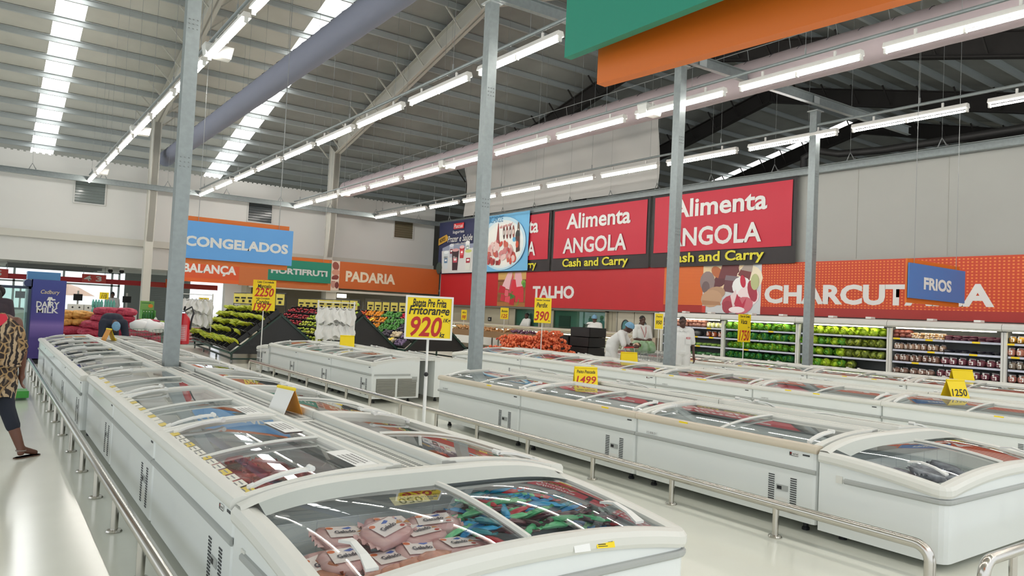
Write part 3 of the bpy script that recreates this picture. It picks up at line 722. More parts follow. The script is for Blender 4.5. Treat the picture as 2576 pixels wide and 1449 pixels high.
sh = [('r','e0c9a0',0,.75,1.9,1.5),('e','efe3c6',1.75,1.1,.5,.4),('p','5e3238',[(.3,.75),(.55,1.25),(1.35,1.54),(1.4,1.3),(.75,.85)]),('e','b3673f',.55,1.3,.25,.16,-.6),('p','6e3a3d',[(.6,1.1),(.75,1.54),(1.4,1.54),(1.3,1.1)]),
 ('p','6a4148',[(.8,.7),(.9,1.15),(1.4,1.1),(1.35,.62)]),('p','7d7076',[(.86,1.05),(.9,1.2),(1.4,1.15),(1.36,1.0)]),('p','743a3b',[(1.35,1.2),(1.45,1.38),(1.85,1.3),(1.78,1.02)]),('p','a89a90',[(1.45,1.36),(1.6,1.54),(1.9,1.54),(1.86,1.28)]),
 ('e','8d7c7a',.18,1.0,.3,.34),('e','6d5c5c',.12,.82,.16,.2),('e','b49274',.5,.62,.4,.22,.15),('e','c09c7c',.36,.46,.42,.28,.1),('p','a97f5e',[(.0,.25),(.75,.25),(.7,.36),(.0,.4)]),
 ('e','eef0ee',1.5,.85,.35,.3),('e','f0dede',1.75,.55,.4,.3),('e','b04a58',1.2,.3,.42,.28),('e','c86a76',1.55,.25,.4,.26,.3),('e','a23546',1.9,.7,.16,.34,.3),('e','9d3b4a',1.0,.2,.2,.2),('p','e8d3d2',[(1.1,.55),(1.3,.75),(1.38,.3),(1.2,.2)]),('p','b8324a',[(1.25,.3),(1.35,.62),(1.55,.3),(1.7,.5),(1.62,.2),(1.4,.1)]),('e','f4e6e6',1.35,.12,.3,.1),('e','c02d44',1.55,1.0,.1,.2,.2),('e','b9c08a',1.98,.98,.15,.25),('r','c43b30',0,.0,.14,.22)]
print_shapes(t, 'picture_print', [x if x[0] != 'p' else x for x in sh], (-.05,0,0), UXW, Z, NX)
t = wallboard('department_board', 'orange dotted CHARCUTARIA board above the chilled shelves', 13.48, -2.0, bz0, bz1, DOTS)
obj('red_band', MB().box(-.056, -.05, -15.48, 0, 0, .24), REDD, t)
lettering('CHARCUTARIA', .55, 6.15, LETTER, t, (-.052, -3.2, .61), UXW, NX, bold=.042)
# boards over the bakery, Y = 32.8
def backboard(name, label, x0, x1, z0, z1, m, y=32.8, th=.05):
    t = thing(name, label, 'sign', (x0, y, z0)); obj('board_face', MB().box(0, x1-x0, -th, 0, 0, z1-z0), m, t); return t
t = backboard('department_board', 'orange BALANÇA board beside the checkouts', 6.3, 8.92, 2.35, 3.75, mat('balanca_orange', 'cb5128', .5))
lettering('BALANÇA', .46, 2.15, LETTER, t, (1.42, -.05, .53), UYB, NY, bold=.042)
obj('band', MB().box(0, 2.62, -.056, -.05, 0, .16), ORANGE, t)
t = backboard('department_board', 'plain orange board behind the green hanging board', 8.92, 13.1, 2.32, 3.75, mat('plain_orange', 'b96735', .5))
t = backboard('picture_board', 'narrow photo board of bread left of the bakery board', 13.1, 13.5, 2.34, 3.72, mat('bread_print', 'd9c6b4', .55))
print_shapes(t, 'picture_print', [('e','8c4a3c',.2,1.15,.16,.2,.4),('e','c98f78',.22,.85,.2,.14),('e','7d3730',.2,.6,.18,.12,.3),('e','b9877a',.12,.3,.12,.2),('e','6d2f2c',.3,.25,.1,.16),('r','efe2d4',.02,.45,.38,.5)], (0,-.05,0), UYB, Z, NY)
t = backboard('department_board', 'orange PADARIA board over the bakery counter', 13.5, 18.9, 2.45, 3.72, mat('padaria_orange', 'bf6029', .5))
lettering('PADARIA', .5, 2.6, mat('cream_letter', 'e3d6bd', .5), t, (1.62, -.05, .6), UYB, NY, bold=.042)
# --- hung banners
def banner(name, label, y_far, y_near, z0, z1, m, x=18.82):
    t = thing(name, label, 'banner', (x, y_far, z0)); W_, H = y_far-y_near, z1-z0
    fn = lambda u, v: (.02*math.sin(u*9+v*3)*(1-v)+.012*math.sin(u*23), -u*W_, v*H)
    obj('cloth', MB().grid(fn, 24, 10), m, t, smooth=1); return t, W_, H
def alimenta(y_far, y_near, label, full=True):
    t, W_, H = banner('promotion_banner', label, y_far, y_near, 3.47, 6.02, BLACKB)
    mg = .13
    obj('red_field', MB().grid(lambda u, v: (.02*math.sin((mg+(W_-2*mg)*u)/W_*9+v*3)*(1-v)-.03, -(mg+(W_-2*mg)*u), .5+(H-.62)*v), 20, 6), mat('banner_red', 'bd2238', .55), t, smooth=1)
    lettering('Alimenta', .62, W_*.66, LETTER, t, (-.045, -W_*.5, 1.95), UXW, NX, bold=.024)
    lettering('ANGOLA', .62, W_*.66, LETTER, t, (-.045, -W_*.47, .98), UXW, NX, bold=.024)
    lettering('Cash and Carry', .42, W_*.68, YELLOWL, t, (-.04, -W_*.48, .25), UXW, NX, bold=.025)
alimenta(28.4, 23.6, 'red Alimenta Angola banner half hidden behind the pale blue banner')
alimenta(23.5, 18.05, 'red Alimenta Angola banner in the middle of the three')
alimenta(17.95, 12.32, 'red Alimenta Angola banner nearest the grey wall')
t, W_, H = banner('promotion_banner', 'pale blue sausage banner reading SICARZE', 28.9, 25.0, 3.52, 6.1, mat('sky_blue_print', '6fb3dc', .6), 18.74)
x0 = -.035; P = (x0, 0, 0)
print_shapes(t, 'glow_print', [('e','b9d8e6',1.95,1.25,1.78,1.2),('e','dfe6e4',1.95,1.22,1.62,1.08),('e','e9e9e2',1.95,1.2,1.4,.95)], P, UXW, Z, NX)
lettering('SICARZE', .3, 1.25, mat('teal_ink', '3c7fa8', .5), t, (x0-.01, -1.35, 2.38), UXW, NX, bold=0)
lettering('A vida ganha sabor!', .2, 1.15, INKR, t, (x0-.01, -2.15, 2.02), UXW, NX, bold=0, shear=.3, roll=.1)
rnd = random.Random(3); sh = []
sh += [('p','8c3a36',[(1.0,1.0),(1.15,1.25),(1.22,1.9),(1.26,1.9),(1.34,1.25),(1.45,1.0)])]
for k in range(5): sh += [('e',['4c3532','7a3a33','5b2c2c','8a4a40','6b5548'][k],1.62+k*.2+(.1 if k == 4 else 0),1.5+(.1 if k == 4 else 0),.07,.26,.1),('e','e8ddd4',1.62+k*.2+(.1 if k == 4 else 0),1.5,.04,.1)]
for k in range(46):
    a = rnd.random(); x = .45+1.9*a; top = 1.25-.75*abs(a-.42)
    sh.append((rnd.choice('ee'), rnd.choice(['b25a5a','c98080','d9a3a0','8e3234','a33c3a','e2c2bc','c2604e','7a2a2c','d8b0a8','c4483a']), x, .35+rnd.random()*max(.1, top-.35), .07+rnd.random()*.12, .06+rnd.random()*.12, rnd.random()*3))
sh += [('p','3a1f1c',[(.35,.45),(.35,.95),(.55,1.0),(.58,.45)]),('e','b5403a',.45,.7,.07,.14),('e','2a2b2a',2.5,1.35,.13,.2),('p','4d2b22',[(2.45,.7),(2.42,1.3),(2.62,1.3),(2.65,.75)]),('e','c84a2a',2.5,1.0,.09,.13),('e','5fa8d0',2.3,1.2,.1,.09),('r','a33232',.9,.3,1.05,.45),('r','8c2a2a',1.2,.25,1.35,.42),('r','b04848',.65,.28,.78,.46)]
T_ = lambda p: (p[0]*1.22+.1, p[1]*1.15)
sh = [(q[0], q[1], [T_(p) for p in q[2]]) if q[0] == 'p' else (q[0], q[1], *T_((q[2], q[3])), *([q[4]*1.2, q[5]*1.15]+list(q[6:]) if q[0] == 'e' else T_((q[4], q[5])))) for q in sh]
print_shapes(t, 'sausage_print', sh, (x0-.008,0,0), UXW, Z, NX)
t, W_, H = banner('promotion_banner', 'dark blue yogurt banner reading Pascual Iogurtes', 32.7, 29.0, 3.5, 6.12, mat('navy_print', '2a2f52', .6), 18.76)
print_shapes(t, 'field_print', [('p','8f97ad',[(.45,1.3),(1.2,1.45),(3.68,1.4),(3.68,1.15),(.45,1.0)]),('p','d5d6d4',[(.5,0.02),(.4,1.15),(3.69,1.2),(3.69,.02)]),('p','c79a3a',[(.02,1.45),(.02,1.8),(.8,1.98),(.95,1.85),(.9,1.65)]),('e','3e4a44',.2,.3,.3,.3),('r','d2262c',1.45,2.2,2.4,2.48)], P, UXW, Z, NX)
for s_, h, w_, m, c in (('Pascual', .2, .85, LETTER, (1.92, 2.34)), ('Iogurtes', .2, 1.05, LETTER, (1.95, 2.03)), ('Prazer e Saúde', .32, 2.3, LETTER, (2.1, 1.72)), ('para toda a família', .14, 1.4, LETTER, (2.0, 1.45)), ('NOVOS', .2, .6, INKB, (.42, 1.72))):
    lettering(s_, h, w_, m, t, (x0-.01, -c[0], c[1]), UXW, NX, bold=.01, shear=.2 if s_[0] in 'PpN' else 0, roll=.22 if s_ == 'NOVOS' else 0)
sh = []
for cx, cy, w_, h, c1, c2, c3 in ((.85,.65,.5,.85,'cfd8dc','5d7fa0','e8eef0'),(1.35,1.1,.42,.6,'b8bfcc','7a3540','dfe3e8'),(1.75,.65,.66,1.0,'3a2a30','c25060','d9a0a0'),(2.35,1.0,.45,.55,'b8323a','d8606a','e8c0c0'),(2.85,1.2,.4,.55,'dfe4e4','8aa39a','f0f2f0'),(2.95,.6,.6,.9,'d9dcd4','a33040','c8d07a')):
    sh += [('p',c1,[(cx-w_*.36,cy-h/2),(cx+w_*.36,cy-h/2),(cx+w_/2,cy+h/2),(cx-w_/2,cy+h/2)]),('e',c3,cx,cy+h/2,w_/2,.08),('r',c2,cx-w_*.3,cy-.12,cx+w_*.3,cy+.12),('e','f2f0ee',cx,cy+.02,w_*.2,.05)]
print_shapes(t, 'yogurt_print', sh, (x0-.006,0,0), UXW, Z, NX)
lettering('GREGO', .1, .36, INKB, t, (x0-.02, -.85, .82), UXW, NX, bold=0); lettering('Bio', .14, .3, LETTER, t, (x0-.02, -1.75, .78), UXW, NX, bold=0)
# --- hanging department boards: coloured front board, orange board behind, drop rods
def hanging(label, loc, rz_, wd, h, col, text, tw, th_, dz_top, dz_bot, off, rot=0, ceil=7.5):
    t = thing('hanging_sign', label, 'sign', loc, rz_)
    obj('front_board', MB().box(0, wd, -.03, 0, 0, h), col, t)
    if text: lettering(text, th_, tw, LETTER, t, (wd*.49, -.03, h*.46), (1,0,0), (0,-1,0), bold=.042)
    b = obj('orange_board', MB().box(off, wd-off, 0, .04, -dz_bot, h+dz_top), ORANGED, t, loc=(0, .05, 0), rot=(0, 0, rot))
    for x in (.3, wd-.3): obj('drop_rod', MB().tube([(x, .03, h), (x, .03, rz(loc[1])-loc[2]-.01)], .006, 5), CABLE, t)
    return t
hanging('blue CONGELADOS hanging board over the far end of the first freezers', (3.19, 16.0, 2.44), 0, 2.27, .77, BLUE, 'CONGELADOS', 2.12, .215, .1, .1, .07)
hanging('green HORTIFRUTI hanging board partly hidden by the blue one', (8.22, 26.5, 2.44), 0, 2.36, .77, GREEN, 'HORTIFRUTI', 2.12, .22, .1, .1, .07)
hanging('blue FRIOS hanging board before the chilled shelves', (14.62, 7.1, 2.30), 0, 2.42, .69, mat('frios_blue', '3f74b4', .45), 'FRIOS', 1.2, .25, .09, .09, .08)
hanging('big green and orange hanging board close overhead', (1.535, 1.86, 2.455), -PI/2, 2.36, .77, GREEN, None, 1, 1, .1, .085, .07, rot=.085)
# --- price boards on poles
def text_lines(parent, lines, y, sc=1.0, shear=.25):
    for s_, h, w_, ink, x, z in lines: lettering(s_, h*sc, w_*sc, ink, parent, (x*sc, y, z*sc), (1,0,0), (0,-1,0), bold=.014, shear=shear)
def price_board(label, loc, rz_, wd, h, zb, lines, frame_=None, pole=True, base=0, group=None, px=0, back=None):
    t = thing('price_board', label, 'price sign', loc, rz_, group)
    c = obj('card', MB().box(-wd/2, wd/2, -.012, 0, zb, zb+h), YEL, t)
    for s_, hh, w_, ink, x, z in lines: lettering(s_, hh, w_, ink, c, (x, -.012, zb+z), (1,0,0), (0,-1,0), bold=.022, shear=.22, eps=.002)
    if frame_:
        f = MB(); e = .016
        for a in ((-wd/2-e, wd/2+e, zb-e, zb), (-wd/2-e, wd/2+e, zb+h, zb+h+e), (-wd/2-e, -wd/2, zb, zb+h), (wd/2, wd/2+e, zb, zb+h)): f.box(a[0], a[1], -.02, .006, a[2], a[3])
        obj('frame', f, WHITEP, t)
    if pole:
        obj('pole', MB().tube([(px, .01, base), (px, .01, zb+.02)], .011, 8), WHITEP, t, smooth=1)
    return t
YF = (3.14, 5.58, 0)
t = price_board('large yellow Fritorange price board reading 920 in a white frame', YF, math.radians(-29), .38, .345, 1.365, [('Batata Pre Frita', .07, .29, INKB, 0, .3), ('Fritorange', .1, .35, INKB, 0, .225), ('920', .175, .27, INKR, -.02, .095), ('1Kg', .045, .06, INKB, .155, .15), ('kz', .045, .045, INKB, .12, .03)], frame_=True, base=.56, px=.0)
obj('pole_sleeve', MB().tube([(0, .01, .56), (0, .01, 1.05)], .015, 8), WHITEP, t, smooth=1); obj('clamp_knob', MB().ball((.0, -.012, 1.05), .02, 8, 6), BLACK, t, smooth=1)
obj('clamp_hook', MB().tube([(0, .01, .58), (.03, -.02, .52), (.03, -.06, .45)], .012, 6), WHITEP, t, smooth=1)
price_board('tall yellow price board reading 2250 and 1997 on a thin pole', (5.2, 16.95, 0), math.radians(-20), .5, .7, 1.42, [('Lata Congelada', .06, .36, INKB, .02, .65), ('Marcelo', .09, .3, INKB, 0, .56), ('2250', .2, .42, INKR, 0, .42), ('Leite Congelado', .05, .3, INKB, -.02, .275), ('Corvina', .1, .28, INKB, -.02, .2), ('1997', .18, .4, INKR, -.02, .08)], base=0)
price_board('yellow Perdix price board reading 390 behind the square post', (11.25, 14.3, 0), math.radians(-32), .42, .62, 1.43, [('Galinha Congelada', .06, .34, INKB, 0, .56), ('Perdix', .12, .28, INKB, -.02, .44), ('390', .24, .36, INKR, -.02, .17), ('kz', .04, .05, INKB, .17, .06)], base=.66)
price_board('yellow Vaca price board reading 1750 before the vegetable shelves', (15.15, 11.25, 0), math.radians(-10), .4, .68, 1.2, [('Osso de Canela', .06, .3, INKB, 0, .63), ('Vaca', .12, .2, INKB, -.02, .5), ('kg', .05, .06, INKB, .14, .36), ('1750', .26, .33, INKR, 0, .16)], base=.70)
# --- tent cards on the freezers
def tent(label, loc, rz_, wd=.26, h=.2, front=None, back=YEL, group=None, lines=()):
    t = thing('tent_card', label, 'price card', loc, rz_, group); a = h*.42
    obj('card_front', MB().hexa([(-wd/2,-a,0),(wd/2,-a,0),(wd/2,-a+.004,0),(-wd/2,-a+.004,0),(-wd/2,0,h),(wd/2,0,h),(wd/2,.004,h),(-wd/2,.004,h)]), front or YEL, t)
    obj('card_back', MB().hexa([(-wd/2,a,0),(wd/2,a,0),(wd/2,a-.004,0),(-wd/2,a-.004,0),(-wd/2,.006,h),(wd/2,.006,h),(wd/2,.002,h),(-wd/2,.002,h)]), back, t)
    obj('spine_tube', MB().tube([(-wd/2, .002, h), (wd/2, .002, h)], .014, 8), YEL, t)
    nrm = V((0,-h,a)).normalized()*1
    for s_, hh, w_, ink, x, z in lines:
        p = V((x, -a+a*z/h, z)); lettering(s_, hh, w_, ink, t, p, (1,0,0), (0,-h,a), bold=.014, shear=.2, eps=.003)
    return t
tent('white-backed yellow tent card on the gap cover between the nearest rows', (1.98, 5.75, .737), math.radians(-80), .26, .2, WPAPER, mat('orange_card', 'd9953a', .6))
tent('small tent card at the far end of the row by the woman', (1.98, 15.9, .737), math.radians(100), .28, .22, YEL, mat('orange_card', 'd9953a', .6))
tent('yellow tent card reading 1499 on the middle freezers', (6.38, 7.15, .737), math.radians(-32), .3, .22, lines=[('Peito Pescada', .045, .24, INKB, 0, .17), ('1499', .1, .26, INKR, 0, .07)])
tent('plain yellow tent card on the long row behind the bending worker', (10.75, 10.75, .737), math.radians(-33), .34, .2)
tent('plain yellow tent card on the rows by the chilled shelves', (15.15, 6.3, .737), math.radians(-35), .4, .22)
tent('yellow tent card at the picture edge on the long rows', (10.75, 4.55, .737), math.radians(-20), .3, .26, lines=[('1250', .1, .26, INKB, 0, .1)])
tent('yellow tent card on the short row beside the bag rack', (6.36, 14.8, .737), math.radians(-20), .3, .24)
# ================================================================== CHECKOUT SIDE
LOWC = mat('low_ceiling', 'd8dad6', .6)
lc = MB(); lc.box(-14, 9.3, 34.4, 46, 2.86, 2.9)
for k in range(14): lc.box(-14, 9.3, 35+k*.8, 35.03+k*.8, 2.845, 2.86)
lowc = structure('ceiling_low', lc, LOWC)
for y in (36.5, 38.2, 39.6): 
    t = thing('strip_lamp', 'dark grey strip lamp under the low checkout ceiling', 'lamp', (2.6, y, 2.70), 0, 'strip lamps over the checkouts')
    obj('lamp_body', MB().extrude([(-.12,.06),(.12,.06),(.16,-.05),(-.16,-.05)], 'x', -1.9, 1.5), mat('lamp_grey', '6b6f70', .5), t)
    for x in (-1.2, .9): obj('drop_rod', MB().tube([(x, 0, .06), (x, 0, .13)], .01, 4), CABLE, t)
for i, x in enumerate((4.5, 4.95)):
    t = thing('dome_camera', 'small dark dome camera under the low checkout ceiling', 'camera', (x, 37, 2.86), 0, 'dome cameras under the low ceiling')
    obj('dome', MB().ball((0,0,-.16), (.1,.1,.1), 10, 6), DARK, t, smooth=1); obj('mount', MB().lathe([(.09,-.1),(.09,0)], (0,0,0), 10), WHITEP, t)
# shop front glazing, bright day outside
wn = MB()
for x in (-9, -5.6, -2.2, 1.2, 3.4, 5.7, 6.05): wn.box(x-.05, x+.05, 45.9, 46.0, 0, 2.86)
for z in (0.02, 2.1, 2.8): wn.box(-14, 6.1, 45.9, 46.0, z, z+.08)
window_1 = structure('window_1', wn, GALVL)
for x0, x1 in ((-9, -5.6), (-5.6, -2.2), (-2.2, 1.2), (1.2, 3.4), (3.4, 5.7)): obj('pane', MB().box(x0+.05, x1-.05, 45.94, 45.96, .1, 2.8), glass_mat('front_glass', 'fafdfc', 0, .04), window_1)
sg = MB(); sg.box(6.1, 9.4, 44.2, 44.3, 0, 2.86)
for k in range(28): sg.box(6.1, 9.4, 44.17, 44.2, .05+k*.1, .09+k*.1)
structure('wall_shutter', sg, DGREY)
structure('wall_checkout_return', MB().box(8.7, 9.4, 34.0, 34.4, 0, 2.9), mat('white_pillar', 'd9d9d4', .5))
t = thing('awning', 'pale orange parasol seen through the shop front', 'parasol', (3.5, 50, 0))
obj('canopy', MB().lathe([(1.9,1.5),(1.0,2.0),(.05,2.3)], (0,0,0), 10), mat('awning_orange', 'e6bda6', .7), t); obj('pole', MB().tube([(0,0,0),(0,0,2.3)], .03, 6), GALV, t)
structure('ground', MB().face([(-20,46.2,-.02),(30,46.2,-.02),(30,90,-.02),(-20,90,-.02)]), mat('pavement', 'cfcac0', .8))
# lane number beams
t = thing('lane_beam', 'long red beam carrying the checkout lane numbers', 'sign beam', (0, 38, 2.1))
obj('beam_face', MB().box(-6, 9.35, 0, .08, .02, .24), RED, t)
obj('front_strip', MB().box(5.9, 9.35, -.03, 0, .0, .2), mat('strip_red', 'b8392e', .5), t)
for i, (x, s_) in enumerate(((.3, '6 5'), (3.98, '4 3'), (7.2, '2'))):
    t = thing('lane_sign', ['red lane sign with six and five beside the purple fridge', 'red lane sign with four and three above the water packs', 'orange lane sign with a two beside the near square post'][i], 'sign', (x, 37.9, 2.14))
    wd = .95 if i < 2 else .5
    obj('sign_plate', MB().box(-wd/2-(.35 if i == 0 else 0), wd/2, -.04, .04, 0, .37), mat('lane_red', 'cf4a44', .5) if i < 2 else ORANGE, t)
    lettering(s_, .24, .7 if i < 2 else .2, LETTER, t, (-.05 if i else -.1, -.04, .185), (1,0,0), NY, bold=.03)
    for xx in (-wd/2+.05, wd/2-.05): obj('drop_rod', MB().tube([(xx, 0, .37), (xx, 0, .72)], .01, 4), CABLE, t)
# checkout desks
for i, x in enumerate((1.0, 3.2, 5.2)):
    t = thing('checkout_desk', ['checkout desk under the 65 lane sign', 'pale checkout desk behind the water packs', 'checkout desk near the white column'][i], 'checkout', (x, 36.5, 0))
    obj('counter', MB().box(-.4, .4, 0, 3.0, 0, .86), WHITEP, t); obj('belt', MB().box(-.25, .25, .2, 2.2, .86, .875), BLACK, t); obj('top_edge', MB().box(-.43, .43, -.02, 3.02, .83, .86), GREYB, t)
    obj('screen_post', MB().box(.25, .32, 2.3, 2.36, .86, 1.75), WHITEP, t); obj('monitor', MB().box(.1, .46, 2.26, 2.3, 1.3, 1.6), BLACK, t)
# upright chocolate fridge
CADP = bpy.data.materials.new('fridge_wrap'); CADP.use_nodes = True
nt = CADP.node_tree; bs = nt.nodes['Principled BSDF']; tc = nt.nodes.new('ShaderNodeTexCoord'); sp = nt.nodes.new('ShaderNodeSeparateXYZ'); rp = nt.nodes.new('ShaderNodeValToRGB')
mp = nt.nodes.new('ShaderNodeMapRange'); mp.inputs[1].default_value = 0; mp.inputs[2].default_value = 1.9
nt.links.new(tc.outputs['Object'], sp.inputs[0]); nt.links.new(sp.outputs['Z'], mp.inputs[0]); nt.links.new(mp.outputs[0], rp.inputs[0]); nt.links.new(rp.outputs[0], bs.inputs['Base Color'])
e = rp.color_ramp.elements; e[0].position = 0; e[0].color = lin('3a2f77'); e[1].position = 1; e[1].color = lin('2f3a86')
for p_, c_ in ((.3, '43317a'), (.46, '7a62a8'), (.52, '453789'), (.7, '2c2f80')): q = e.new(p_); q.color = lin(c_)
bs.inputs['Roughness'].default_value = .3
fr = thing('drinks_fridge', 'tall purple fridge with Cadbury Dairy Milk lettering on its side', 'fridge', (.84, 19.4, 0))
obj('side_panel', MB().box(.02, .66, -.012, 0, .12, 1.88), CADP, fr)
b = MB(); b.box(0, .66, 0, .62, .1, .14); b.box(0, .66, .58, .62, .1, 1.88); b.box(.0, .66, 0, .03, .1, 1.88); b.box(.62, .66, 0, .62, .1, 1.88); b.box(0, .66, 0, .62, 1.7, 1.88)
obj('cabinet', b, mat('fridge_blue', '28306e', .4), fr); obj('plinth', MB().box(.03, .63, .02, .6, 0, .1), BLACK, fr)
obj('header_lamp', MB().tube([(-.06, 0, 1.79), (-.06, .62, 1.79)], .085, 12), mat('header_navy', '24305e', .4), fr, smooth=.8)
obj('header_panel', MB().box(-.16, .0, .01, .02, 1.7, 1.86), mat('header_glass', 'b9c3cc', .2), fr)
for z in (.35, .65, .95, 1.25, 1.5): obj('shelf', MB().box(.03, .6, .04, .58, z, z+.012), WIRE, fr)
for s_, h, w_, m, z, x in (('Cadbury', .115, .36, mat('gold_ink', 'e6d6a0', .5), 1.60, .36), ('DAIRY', .135, .44, LETTER, 1.33, .33), ('MILK', .12, .42, LETTER, 1.2, .33)):
    lettering(s_, h, w_, m, fr, (x, -.012, z), (1,0,0), NY, bold=.03 if m is LETTER else .0, shear=.25 if m is not LETTER else 0)
print_shapes(fr, 'glass_print', [('p','e9e8e2',[(.3,1.42),(.42,1.44),(.4,1.5),(.33,1.5)]),('r','e9e8e2',.345,1.3,.375,1.45),('p','e9e8e2',[(.4,1.42),(.47,1.43),(.46,1.46),(.4,1.46)])], (0,-.013,0), (1,0,0), Z, NY)
dr = MB()
for a in ((-.6,-.55,.1,1.72), (-.05,0,.1,1.72), (-.6,0,.1,.17), (-.6,0,1.66,1.72)): dr.box(a[0], a[1], 0, .04, a[2], a[3])
d_ = obj('door_frame', dr, mat('door_navy', '27364a', .4), fr)
obj('door_pane', MB().box(-.55, -.05, .015, .025, .17, 1.66), SHOPGLASS, d_)
obj('door_handle', MB().tube([(-.5, -.03, .8), (-.5, -.05, .95), (-.5, -.05, 1.2), (-.5, -.03, 1.35)], .012, 6), CHROME, d_)
f2 = thing('drinks_fridge', 'second fridge with pale blue header behind the purple one', 'fridge', (.8, 20.6, 0))
obj('cabinet', MB().box(0, .66, 0, .62, .05, 1.9), mat('fridge_pale', '9fb0b8', .4), f2); obj('header', MB().box(0, .66, -.02, .6, 1.9, 2.08), mat('header_blue', '4d86b8', .4), f2); obj('plinth', MB().box(.03, .63, .02, .6, 0, .05), BLACK, f2)
# --- sacks of potatoes and onions
def sack(label, loc, rz_, size, m, group, seed, lump=.022, tie=True):
    rn = random.Random(seed); ds = [V((rn.gauss(0,1), rn.gauss(0,1), rn.gauss(0,1))).normalized() for _ in range(110)]; t = thing('produce_sack', label, 'sack', loc, rz_, group); L, W_, H = size
    ph = [rn.random()*6 for _ in range(4)]
    def fn(p):
        m_ = max(p.dot(d) for d in ds); l = max(0, (m_-.965)/.035)**.5
        sq = (abs(p.x)**3+abs(p.y)**3+abs(p.z)**3)**(-1/3)
        return sq*(.88+.05*math.sin(p.x*3+ph[0])*math.sin(p.y*3+ph[1]))+.16*l
    obj('netting', MB().ball((0,0,H/2), (L/2, W_/2, H/2), 44, 22, fn=fn), m, t, smooth=1)
    if tie: obj('tie_end', MB().tube([(L*.46,0,H/2), (L*.55,.02,H*.55), (L*.6,.06,H*.5)], [.05,.02,.035], 6), WHITEP, t)
    return t
SACKR = mat('sack_red', 'a8324a', .6, vary=.25, scale=25, bump=.6, bscale=40); SACKY = mat('sack_tan', 'cf9a4c', .6, vary=.2, scale=20, bump=.6, bscale=40); SACKO = mat('sack_orange', 'df5a36', .4, vary=.15, scale=22, hex2='f28a58')
k = 0
pal = thing('wood_pallet', 'low wooden pallet under the red potato sacks', 'pallet', (2.6, 22.6, 0))
for y in (-.45, -.1, .25, .6): obj('deck_board', MB().box(-.9, 1.0, y, y+.2, .1, .13), mat('pallet_wood', '9a7b55', .8), pal)
for x in (-.85, 0, .85): obj('bearer', MB().box(x, x+.1, -.45, .8, 0, .1), mat('pallet_wood', '9a7b55', .8), pal)
rn = random.Random(11)
for lay in range(6):
    n = [4, 4, 4, 3, 2, 2][lay]
    for j in range(n):
        for q in range(2 if lay < 4 else 1):
            k += 1
            sack('red net potato sack in the %s layer of the pallet stack' % ['bottom', 'second', 'third', 'fourth', 'fifth', 'top'][lay], (2.25+lay*.06+j*.42-(.0 if n > 2 else -.15), 22.3+q*.55, .13+lay*.185), PI/2*.06*rn.uniform(-3,3), (.62, .56, .23), SACKR, 'potato sacks in layer %d' % (lay+1), k, tie=(k % 5 == 0))
for j in range(3): sack('red net sack sliding off the potato stack', (3.72+j*.14, 22.4-j*.1, .8-j*.22), .3, (.66, .4, .2), SACKR, 'red sacks sliding off the stack', 80+j)
for lay in range(2):
    for j in range(2): sack('tan sack of potatoes beside the purple fridge', (1.75+j*.42, 23.0, .72+lay*.2), .1*j, (.55, .55, .24), SACKY, 'tan potato sacks', 40+lay*3+j, tie=False)
for lay in range(3): sack('dark red sack under the tan potato sacks', (1.78+.1*lay, 22.95, .05+lay*.22), .05, (.8, .6, .25), SACKR, 'dark red sacks under the tan ones', 60+lay, tie=False)
# --- water packs with price card, cartons
rn = random.Random(4); TEAL = mat('water_teal', '5fae9e', .2, vary=.15, scale=30)
t0 = thing('water_pack', 'shrink-wrapped pack of teal water bottles', 'bottle pack', (0,0,0))
pk = MB()
for i in range(4):
    for j in range(2): pk.lathe([(.035,0),(.037,.02),(.035,.1),(.037,.16),(.016,.22),(.014,.25)], (i*.08, j*.08, 0), 7)
o = obj('bottles', pk, TEAL, t0, smooth=.6); o['kind'] = 'stuff'
obj('shrink_wrap', MB().box(-.04, .28, -.04, .12, 0, .17), glass_mat('shrink_wrap', 'dff2ee'), t0)
f_ = True
for lay in range(5):
    for i in range(2):
        o = t0 if f_ else copy_tree(t0); f_ = False
        o.location = (2.86+i*.35, 27, .2+lay*.25); o['group'] = 'packs of water by the price card'
        o['label'] = 'shrink-wrapped pack of teal water bottles below the 115 card'
obj('plinth_crate', MB().box(2.8, 3.6, 26.9, 27.3, 0, .2), DGREY, label='grey plinth under the packs of water', cat='plinth')
price_board('small yellow price card reading 115 on the water packs', (3.15, 26.98, 0), 0, .26, .22, 1.47, [('115', .12, .16, INKB, 0, .09), ('Agua', .04, .14, INKB, 0, .18)], pole=False)
CART = mat('carton_white', 'd5d3cc', .7); MARO = mat('carton_maroon', '8f3944', .6)
for i in range(2): 
    t = thing('carton', 'white carton with two round holes behind the potato sacks', 'carton', (2.3+i*.46, 28.5, .95), 0, 'white cartons behind the sacks')
    obj('box_body', MB().box(0, .44, 0, .4, 0, .3), CART, t)
    for x in (.12, .32): obj('hand_hole', MB().disc((0,-.003,0), (1,0,0), Z, x, .2, .03, .03, 10), DARK, t)
obj('pallet_block', MB().box(2.2, 3.3, 28.4, 28.95, 0, .95), MARO, label='maroon block below the white cartons', cat='block')
t0 = thing('carton', 'maroon drinks carton stacked beside the bag rack', 'carton'); f_ = True
obj('box_body', MB().box(0, .4, 0, .3, 0, .115), MARO, t0); obj('label_band', MB().box(0, .4, -.003, 0, .03, .06), CART, t0)
for lay in range(10):
    for i in range(2):
        o = t0 if f_ else copy_tree(t0); f_ = False
        o.location = (5.85+i*.41, 27.5, .1+lay*.12); o['group'] = 'maroon cartons by the bag rack'
obj('carton_skid', MB().box(5.8, 6.7, 27.4, 27.85, 0, .1), DGREY, label='grey skid under the maroon cartons', cat='skid')
